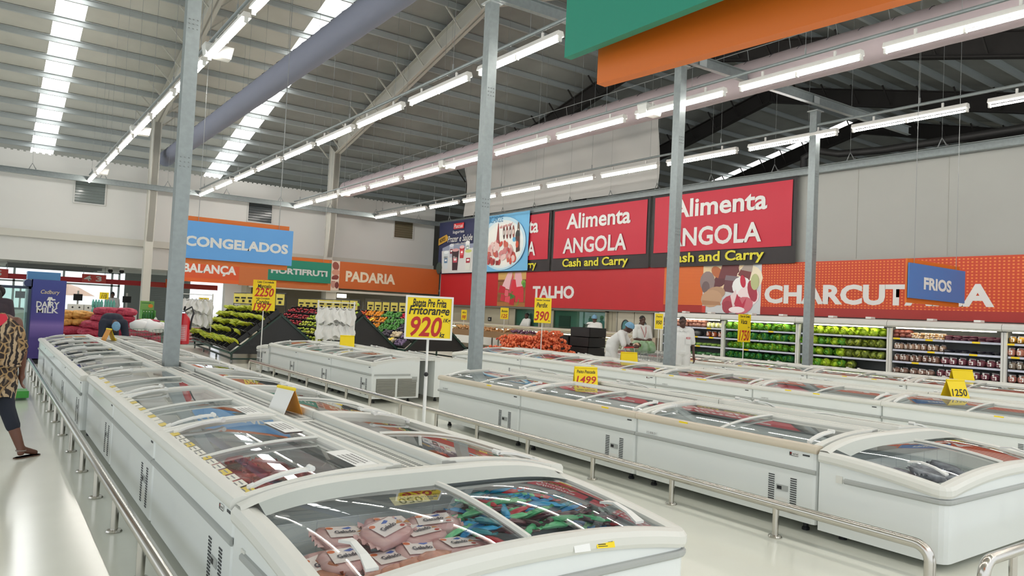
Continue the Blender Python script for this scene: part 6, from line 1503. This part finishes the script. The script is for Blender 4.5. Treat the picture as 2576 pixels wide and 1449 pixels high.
# worker in white leaning over a trolley: faces towards camera right
J = std(1.74, pelvis=(0,.14,.93), hipR=(-.1,.14,.9), hipL=(.1,.14,.9), chest=(0,-.06,1.17), neck=(0,-.19,1.33), head=(0,-.29,1.42), look=(.05,-.9,-.55), headup=(0,-.4,.9), shR=(-.19,-.12,1.27), shL=(.19,-.12,1.27), elR=(-.25,-.22,1.0), elL=(.23,-.26,1.02), wrR=(-.12,-.42,.96), wrL=(.1,-.45,1.0), hdR=(.25,-.8,.1), hdL=(-.1,-.8,0), thR=(0,0,1), thL=(0,0,1), belly=(0,.02,.03), curl=.9)
t, H = person('worker in white with blue hair net leaning over a trolley', (12.62, 13.05, 0), math.atan2(.62, .80)+PI/2-.25-PI/2+.2, J, SKIN, [('tunic', WCOT, 'top', .95, -.22, .014), ('trousers', WCOT, 'legs', .97, .012), ('shoe', BLKSH, 'shoes'), ('hair_net', NET, 'cap', 1.2, .56)])
obj('product_bag', MB().ball((12.93, 12.7, .98), (.09,.08,.08), 10, 8, fn=lambda p: 1+.12*math.sin(p.x*9+p.z*7)), mat('bag_orange', 'c98f5a', .4, hex2='d9d2c4', scale=12), smooth=1, label='small orange and white bag in the leaning worker\'s hands', cat='bag')
# man in a white polo shirt facing the camera
J = std(1.74, look=(.25,-1,.02), wrL=(.27,-.02,.86), wrR=(-.24,-.1,.9), elL=(.25,.03,1.13), chest=(0,.0,1.28), thL=(.2,-1,0), thR=(-.2,-1,0))
t, H = person('man in a white polo shirt standing behind the freezers facing the camera', (12.72, 11.08, 0), -.62, J, SKIN, [('polo_shirt', WCOT, 'top', .85, -.02, .012), ('trousers', WCOT, 'legs', .97, .012), ('shoe', BLKSH, 'shoes'), ('hair', HAIRM, 'cap', 1.04, .4)], voxel=.011)
co = MB(); 
for s in (-1, 1): co.face([(s*.005,-.1,1.43),(s*.07,-.075,1.5),(s*.11,-.07,1.44),(s*.05,-.125,1.4)])
co.tube([(.08*math.cos(a), .02+.075*math.sin(a), 1.475) for a in [PI*k/8-.2 for k in range(10)]], .014, 6); obj('collar', co, WCOT, t)
b_ = obj('name_badge', MB().box(.06, .145, -.150, -.143, 1.245, 1.285), mat('badge_red', 'b52a3a', .5), t); obj('badge_line', MB().box(.07, .135, -.152, -.150, 1.258, 1.272), LETTER, b_)
obj('pocket', MB().box(.045, .155, -.143, -.139, 1.13, 1.25), WCOT, t)
# staff at the back and others
J = std(1.72)
person('staff member in white with blue hair net behind the black crates', (16.35, 18.0, 0), 2.2, J, SKIN, [('tunic', WCOT, 'top', .95, -.15, .012), ('trousers', WCOT, 'legs', .97, .012), ('shoe', BLKSH, 'shoes'), ('hair_net', NET, 'cap', 1.18, .56)])
J = std(1.74, elR=(-.24,-.05,1.12), wrR=(.0,-.24,1.08), elL=(.24,-.05,1.12), wrL=(.02,-.26,1.04), hdR=(1,-.2,0), hdL=(-1,-.2,0), thR=(0,0,1), thL=(0,0,1))
t, H = person('staff member in white with a lanyard behind the narrow price card', (14.35, 13.9, 0), -.3, J, SKIN, [('shirt', WCOT, 'top', .85, -.05, .012), ('trousers', NAVYC, 'legs', .97, .01), ('shoe', BLKSH, 'shoes'), ('hair', HAIRM, 'cap', 1.05, .45)])
obj('lanyard', MB().tube([(-.08,-.06,1.46), (-.04,-.15,1.3), (0,-.165,1.16), (.04,-.15,1.3), (.08,-.06,1.46)], .008, 4), mat('lanyard_red', 'a3343a', .6), t); obj('id_card', MB().box(-.03, .03, -.178, -.172, 1.08, 1.16), WPAPER, t)
price_board('narrow yellow price card hiding a man in white', (13.75, 12.75, 0), -.75, .2, .38, 1.42, [('Frango', .06, .14, INKB, 0, .3), ('950', .1, .14, INKB, 0, .16)], frame_=True, base=.0)
J = std(1.76); 
t, H = person('person in a blue jacket and bright green cap by the bakery', (12.4, 28.0, 0), 2.6, J, SKIN, [('jacket', mat('jacket_blue', '3d6a9e', .7), 'top', 1.6, -.03, .02), ('trousers', NAVYC, 'legs', .97, .01), ('shoe', BLKSH, 'shoes'), ('cap', mat('cap_green', '9fd43a', .6), 'cap', 1.12, .5)], face=False)
person('cashier in a dark vest beside the white cartons', (2.55, 35.6, 0), 1.4, std(1.68), SKIN, [('vest', mat('vest_grey', '6b6a66', .8), 'top', .9, 0, .012), ('trousers', NAVYC, 'legs', .97, .01), ('shoe', BLKSH, 'shoes'), ('hair', HAIRM, 'cap', 1.06, .48)], face=False, voxel=.016)
person('customer in a pale grey shirt beside the 115 card', (4.35, 34.6, 0), 2.9, std(1.76), SKIN, [('shirt', mat('shirt_grey', '9a9d9c', .8), 'top', .9, 0, .02), ('trousers', NAVYC, 'legs', .97, .01), ('shoe', BLKSH, 'shoes'), ('hair', HAIRM, 'cap', 1.06, .48)], face=False, voxel=.016)
J = std(1.7, elR=(-.26,-.12,1.1), elL=(.26,-.12,1.1), wrR=(-.08,-.3,1.1), wrL=(.08,-.3,1.1))
person('butcher in white seen through the small butchery window', (19.05-.0, 25.3, 0), -PI/2, {**J}, SKIN, [('apron', WCOT, 'top', .9, -.05, .012), ('trousers', WCOT, 'legs', .97, .01), ('shoe', BLKSH, 'shoes'), ('hair', HAIRM, 'cap', 1.05, .45)], voxel=.016)
bpy.data.objects['floor'].location.z = 0
# ================================================================== FROZEN GOODS AND PAPERS IN THE FREEZERS
rn = random.Random(77)
def soft_bag(name, label, loc, rot, sz, m, group, parts=(), seed=0):
    r = random.Random(seed); a, b, c = sz; p1, p2, p3 = r.random()*6, r.random()*6, r.random()*6
    mb = MB(); mb.ball((0,0,0), (a/2,b/2,c/2), 16, 10, fn=lambda p: min(1.35, (abs(p.x)**4+abs(p.y)**4+abs(p.z)**4)**(-.25))*(1+.06*math.sin(p.x*6+p1)*math.sin(p.y*7+p2)+.03*math.sin(p.y*15+p3)))
    o = obj(name, mb, m, None, loc, rot, smooth=1, label=label, cat='frozen bag', group=group)
    for s in (-1, 1): obj('bag_crimp', MB().grid(lambda u, v: (s*(a*.46+.03*v), (u-.5)*b*.8, .012*math.sin(u*20)*v), 12, 2), m, o, smooth=1)
    return o
PINK = mat('bag_pink', 'd9b3b0', .3, vary=.12, scale=9, hex2='c99a98')
pos = [(.20,.30,.34,.5),(.92,.30,.35,-.2),(.68,.34,.40,.3),(.30,.28,.36,.2),(.46,.20,.35,.3),(.62,.22,.36,.1),(.80,.21,.36,.35),(.36,.46,.40,.1),(.58,.44,.42,.25),(.78,.40,.42,-.1),(.24,.18,.30,1.4),(.5,.33,.44,.6)]
for i, (x, y, z, a) in enumerate(pos):
    o = soft_bag('ice_cream_bag', 'pink and white ice cream bag in the rounded head freezer, %s in the heap' % ordn[i], (1.02+x*1.02, 2.68+y, z+.15), (.22+rn.uniform(-.1,.1), rn.uniform(-.12,.12), a-.15), (.25,.18,.06), PINK, None, seed=i)
    bd = o
    print_shapes(bd, 'bag_print', [('p','e6d8d4',[(-.085,-.055),(.085,-.05),(.08,.055),(-.08,.05)]),('e','cf6a3a',-.065,.035,.018,.012),('p','4b66b0',[(-.01,.03),(.03,.045),(.04,.03),(.015,.02)]),('e','b9463a',.065,-.035,.014,.01),('p','c98a52',[(.05,-.01),(.085,-.02),(.08,.01)])], (0,0,.0315), (1,0,0), (0,1,0), (0,0,1))
    lettering('Gelado', .028, .1, mat('bag_ink', '3a3440', .5), bd, (-.005, -.008, .0345), (1,0,0), (0,0,1), bold=.03, roll=.08)
for i in range(5): soft_bag('pastry_pack', 'brown frozen pastry bag in the near corner of the rounded head freezer', (1.16+.03*i, 2.72+.08*i, .47+.02*(i % 2)), (.3, 0, 1.2+.3*i), (.15,.11,.07), mat('pastry', 'a8674a', .4, vary=.25, scale=14), 'brown pastry bags', seed=30+i)
for i in range(5): soft_bag('pink_pack', 'pink frozen roll pack at the front of the rounded head freezer', (1.28+.09*i, 2.70+.012*i, .49+.01*i), (.4, .1, .25), (.2,.08,.06), mat('pack_pink', 'd27a86', .3, vary=.2, scale=10), 'pink roll packs', seed=50+i)
# ice lolly tubes
lol = {}
LC = [('blue', '1f7fb8'), ('bright blue', '2f9fd0'), ('green', '3aa06a'), ('pale green', '6cc088'), ('maroon', '5a2636'), ('dark maroon', '40202c'), ('red', 'b82a3a'), ('teal', '1f7f8a')]
for k in range(135):
    c, hx = LC[rn.choice([0,0,1,1,2,2,3,4,4,5,5,6,7])] if k > 12 else LC[6 if k < 4 else rn.choice([0,1,2,4])]
    x = rn.uniform(.84, 1.72); y = rn.uniform(.36, .86); zz = .47+.10*math.exp(-((x-1.3)/.4)**2)*(.6+.6*y)+rn.uniform(0,.055)
    if x < 1.0 and y < .5: continue
    if c not in lol:
        t = thing('ice_lolly', 'x', 'ice lolly')
        obj('lolly_tube', MB().tube([(-.085,0,0),(-.06,0,.004),(0,.004,.006),(.06,0,.004),(.085,0,0)], [.010,.019,.021,.019,.010], 7, flat=(1,.75)), mat('lolly_'+c.replace(' ', '_'), hx, .22, vary=.1, scale=20), t, smooth=1)
        obj('twist_end', MB().tube([(.08,0,0),(.11,0,.006)], [.009,.02], 6, flat=(1,.3)).tube([(-.08,0,0),(-.11,0,-.004)], [.009,.02], 6, flat=(1,.3)), mat('lolly_'+c.replace(' ', '_'), hx), t, smooth=1); lol[c] = t; o = t
    else: o = copy_tree(lol[c])
    o.location = (1.0+x, 2.42+y, zz); o.rotation_euler = (0, rn.uniform(-.3,.3), rn.choice([rn.uniform(-.6,.3), rn.uniform(-.6,.3), rn.uniform(-1.6,1.6)])); s_ = rn.uniform(.9,1.15); o.scale = (s_,)*3
    o['label'] = c+' ice lolly tube in the rounded head freezer'; o['group'] = c+' ice lollies'
# papers and tickets on the near head freezer
def flat_card(name, label, M, w_, h, m, lines, cat='label'):
    t = link(name, MB().box(-w_/2, w_/2, -h/2, h/2, 0, .002).mesh(name, m), None, M=M); tag(t, label, cat)
    for s_, hh, ww, ink, x, y in lines: lettering(s_, hh, ww, ink, t, (x, y, .002), (1,0,0), (0,0,1), bold=.01, eps=.001)
    return t
def onsurf(p, n, u):
    n = V(n).normalized(); u = V(u); u = (u-n*u.dot(n)).normalized(); v = n.cross(u); M = Matrix((u, v, n)).transposed().to_4x4(); M.translation = V(p); return M

# fillers so the goods stand high in the tubs
obj('goods_bed', MB().box(1.12, 2.72, 2.6, 3.3, .17, .45), mat('frost_fill', 'b9c0cc', .6), label='frosted layer of goods under the ice lollies', cat='frozen goods')
# red packs in the first freezer of the row, chip bags in the inner row
REDP = mat('pack_red', 'a8202c', .3, vary=.3, scale=16, hex2='c93a40'); YELB = mat('bag_yellow', 'd9b62a', .3, vary=.2, scale=7, hex2='e0742a')
for i in range(34):
    x, y = rn.uniform(1.22, 1.7), rn.uniform(4.25, 5.25)
    soft_bag('meat_pack', 'dark red frozen pack in the first freezer beside the woman\'s aisle', (x, y, .44+rn.uniform(0,.1)), (rn.uniform(-.3,.3), rn.uniform(-.3,.3), rn.uniform(0,3)), (.17,.12,.05), REDP, 'red packs in the first aisle freezer', seed=100+i)
for i in range(26):
    soft_bag('fish_pack', 'grey and white frozen pack in the first freezer beside the aisle', (rn.uniform(1.18, 1.66), rn.uniform(3.65, 4.3), .44+rn.uniform(0,.06)), (rn.uniform(-.3,.3), rn.uniform(-.3,.3), rn.uniform(0,3)), (.15,.1,.04), mat('pack_grey', 'a9a3a3', .3, vary=.25, scale=14), 'grey packs in the first aisle freezer', seed=200+i)
for i in range(14):
    soft_bag('chip_bag', 'yellow and orange bag of frozen chips under the Fritorange board', (2.3+.17*(i % 4)+rn.uniform(-.03,.03), 4.25+.24*(i//4)+rn.uniform(-.04,.04), .47+rn.uniform(0,.07)), (rn.uniform(-.25,.25), rn.uniform(-.25,.25), rn.uniform(-.5,.8)), (.27,.19,.08), [YELB, YELB, mat('bag_chip_orange', 'd9642a', .3, vary=.15, scale=9)][i % 3], 'chip bags in the inner freezer', seed=300+i)
for i in range(20):
    soft_bag('dark_pack', 'dark frosted pack in the rounded freezer by the bent rail', (5.8+rn.uniform(0, .9), 2.55+rn.uniform(0,.42), .40+rn.uniform(0,.12)), (rn.uniform(-.3,.3), rn.uniform(-.3,.3), rn.uniform(0,3)), (.22,.14,.07), mat('pack_dark', '6d6a76', .4, vary=.35, scale=9, hex2='b9bcc6'), 'dark packs in the rounded middle freezer', seed=400+i)
for k in range(9):
    y = 3.62+.42*k
    soft_bag('frozen_box_pack', 'pale frozen pack low in the middle-row freezers', (5.75+rn.uniform(-.2,.2), y+rn.uniform(-.1,.1), .36), (0, 0, rn.uniform(0,3)), (.3,.2,.1), mat('pack_pale', 'c9c3bd', .4, vary=.15, scale=9, hex2='b06058'), 'pale packs in the middle row', seed=500+k)
# sheets of paper taped inside the lids, tickets on the trims
def arch_at(row, y_in, dz=.004):     # point and normal on the glass of a row: row = (front x, sign)
    D = .85; z = arch(y_in/D)+dz; e = .01; sl = (arch((y_in+e)/D)-arch((y_in-e)/D))/(2*e)
    return z, sl
def lid_paper(label, yw, d, w_, h, lines, m=WPAPER, name='paper_notice', x0=1.0, dz=.001):
    z, sl = arch_at(None, d, dz); n = V((-sl, 0, 1)); u = V((0,-1,0))
    return flat_card(name, label, onsurf((x0+d, yw, z), n, u), w_, h, m, lines, 'notice')
for i, (yw, w_) in enumerate(((5.78, .44), (4.95, .44), (3.78, .5))):
    t = lid_paper('white paper notice on the lid of the aisle freezers, %s from the rounded end' % ['third', 'second', 'first'][i], yw, .70, w_, .12, [])
    lm = MB()
    for r_ in range(4): lm.box(-.13, .13-.03*(r_ % 2), -.045+.026*r_, -.036+.026*r_, .0021, .0022)
    for q in range(9): lm.box(-.12+.028*q, -.116+.028*q, -.05, .05, .0021, .0022)
    o = obj('printed_lines', lm, mat('ink_grey', '8a8a88', .6), t); o['kind'] = 'stuff'
WT = mat('ticket_white', 'e3e0d2', .5); YT = mat('ticket_yellow', 'd9c04a', .5)
for k in range(40):
    yw = 3.62+k*.14
    if any(abs(yw-j) < .1 for j in (5.46, 7.42, 9.38)): continue
    z, sl = arch_at(None, .085, .004)
    t = flat_card('price_ticket', '%s price ticket along the front edge of the aisle freezer lids' % ('yellow' if k % 3 == 0 else 'white'), onsurf((1.085, yw, z), (-sl,0,1), (0,-1,0)), .11, .06, YT if k % 3 == 0 else WT, [], 'price ticket'); t['group'] = ('yellow' if k % 3 == 0 else 'white')+' tickets on the aisle freezers'
    if k < 12: o = obj('ticket_print', MB().box(-.04,.02,-.018,-.01,.002,.0022).box(-.04,.035,.006,.014,.002,.0022), mat('ink_grey', '8a8a88', .6), t); o['kind'] = 'stuff'
for k in range(9):                    # dark picture stickers on the far lids
    yw = 9.9+k*.75
    z, sl = arch_at(None, .22, .004)
    t = flat_card('lid_sticker', 'dark picture sticker on the far lids of the aisle freezers', onsurf((.94+.22, yw, z), (-sl,0,1), (0,-1,0)), .34, .2, mat('sticker_navy', '2f3640', .4), [], 'sticker'); t['group'] = 'dark stickers on the far lids'
    print_shapes(t, 'sticker_print', [('r','c9c6bd',-.14,-.06,-.03,.05),('r','8a8378',0,-.05,.05,.06),('r','d9d5cc',.08,-.06,.14,.03)], (0,0,.002), (1,0,0), (0,1,0), (0,0,1))
# yellow tickets on the front trims of the other islands
for (x, ys) in ((5.3, (7.75, 5.6, 4.55)), (9.65, (10.6, 9.75, 8.6, 7.9, 6.35, 5.9, 3.6, 8.0)), (14.05, (11.9, 10.5, 9.7, 8.0, 7.4, 6.0))):
    for y in ys: obj('price_ticket', MB().bar((x-.016, y-.05, .672), (x-.016, y+.05, .672), .004, .04), YEL, label='yellow price ticket on the front trim of %s' % {5.3: 'the middle-rail freezers', 9.65: 'the tent-card row', 14.05: 'the row before the polo shirt man'}[x], cat='price ticket', group='tickets on the trim at %d m' % x)
# near head freezer: tickets, badge, reversed card under the glass
EC = V((1.0, 2.43, 0))
def rim(u): return .565+.085*(1-abs(2*u-1)**2.2)
for u, lab_, num in ((.13, 'yellow price ticket at the near corner of the rounded head freezer rim', '67.00'), (.69, 'yellow price ticket on the rim below the ice lollies', '65.00')):
    p = EC+V((u*1.9, -.02, rim(u)-.036))
    t = flat_card('price_ticket', lab_, onsurf(p, (0,-1,.45), (1,0,.12 if u < .5 else -.1)), .105, .045, YEL, [(num, .014, .03, INKB, .028, .008)], 'price ticket')
    o = obj('ticket_print', MB().box(-.045,.01,.004,.008,.002,.0022).box(-.045,.0,-.008,-.004,.002,.0022).box(-.045,.01,-.016,-.013,.002,.0022), INKB, t); o['kind'] = 'stuff'
t = flat_card('paper_label', 'white square label on the rim of the rounded head freezer', onsurf(EC+V((1.17, -.022, rim(.615)-.036)), (0,-1,.4), (1,0,-.05)), .09, .05, WPAPER, [], 'label')
t = flat_card('paper_label', 'yellowed paper price card taped under the head freezer glass', onsurf(EC+V((.78, .83, .655)), (0,-.35,1), (-1,0,0)), .2, .07, mat('aged_card', 'cfc8a0', .6), [('050', .045, .13, mat('ink_olive', '6d6a3f', .5), 0, .008)], 'label')
def badge(label, p, n, u, sc=1.0):
    t = flat_card('maker_badge', label, onsurf(p, n, u), .06*sc, .02*sc, WHITEP, [], 'badge')
    obj('badge_icon', MB().box(-.03*sc, -.014*sc, -.008*sc, .01*sc, .002, .003), INKB, t); obj('badge_red', MB().poly([(-.024*sc,-.004*sc),(-.016*sc,.002*sc),(-.016*sc,.008*sc),(-.022*sc,.006*sc)], (0,0,.0032), (1,0,0), (0,1,0)), INKR, t)
    lettering('sertel', .012*sc, .036*sc, INKB, t, (.01*sc, .001*sc, .002), (1,0,0), (0,0,1), bold=.01, eps=.001); obj('badge_bar', MB().box(-.03*sc, .03*sc, -.0125*sc, -.0095*sc, .002, .003), INKB, t)
badge('small sertel badge on the front of the rounded head freezer', EC+V((1.78, -.002, .535)), (0,-1,0), (1,0,0), 1.2)
badge('small sertel badge on the first aisle freezer', V((.998, 3.72, .60)), (-1,0,0), (0,-1,0), 1.2)
badge('small sertel badge on the middle freezer beside the rounded one', V((5.298, 3.42, .60)), (-1,0,0), (0,-1,0), 1.3)
badge('small sertel badge on the long tent-card row', V((9.648, 9.15, .60)), (-1,0,0), (0,-1,0), 1.3)
for i, (x, y, s_) in enumerate(((5.298, 4.95, '15.008.01'), (5.298, 8.85, '15.009'), (9.648, 6.75, '14.007.01'), (9.648, 10.7, '14.005'), (9.648, 8.75, '14.006.01'))):
    t = flat_card('stock_number', 'grey stock number stencilled on %s' % ['the middle freezer with the crab notice', 'the farthest middle-rail freezer', 'a tent-card row freezer near the square post', 'a tent-card row freezer near the plain tent card', 'a tent-card row freezer right of the sertel badge'][i], onsurf((x, y, .525), (-1,0,0), (0,-1,0)), .14, .03, FRZ, [(s_, .022, .12, mat('ink_grey', '8a8a88', .6), 0, 0)], 'number')
t = flat_card('paper_notice', 'white notice with a red crab inside the middle freezer', onsurf((5.52, 4.45, .62), (-.6,0,1), (0,-1,0)), .5, .13, WPAPER, [('Caranguejo', .025, .16, INKR, -.1, .03)], 'notice')
print_shapes(t, 'crab_print', [('e','b8402e',.14,-.01,.05,.025),('e','b8402e',.09,.02,.015,.02,.5),('e','b8402e',.19,.02,.015,.02,-.5)], (0,0,.002), (1,0,0), (0,1,0), (0,0,1))
flat_card('paper_notice', 'curled grey card lying in the middle freezer beside the crab notice', onsurf((5.58, 3.95, .6), (-.5,.1,1), (0,-1,.1)), .4, .16, mat('card_grey', '8f8d92', .5), [], 'notice')
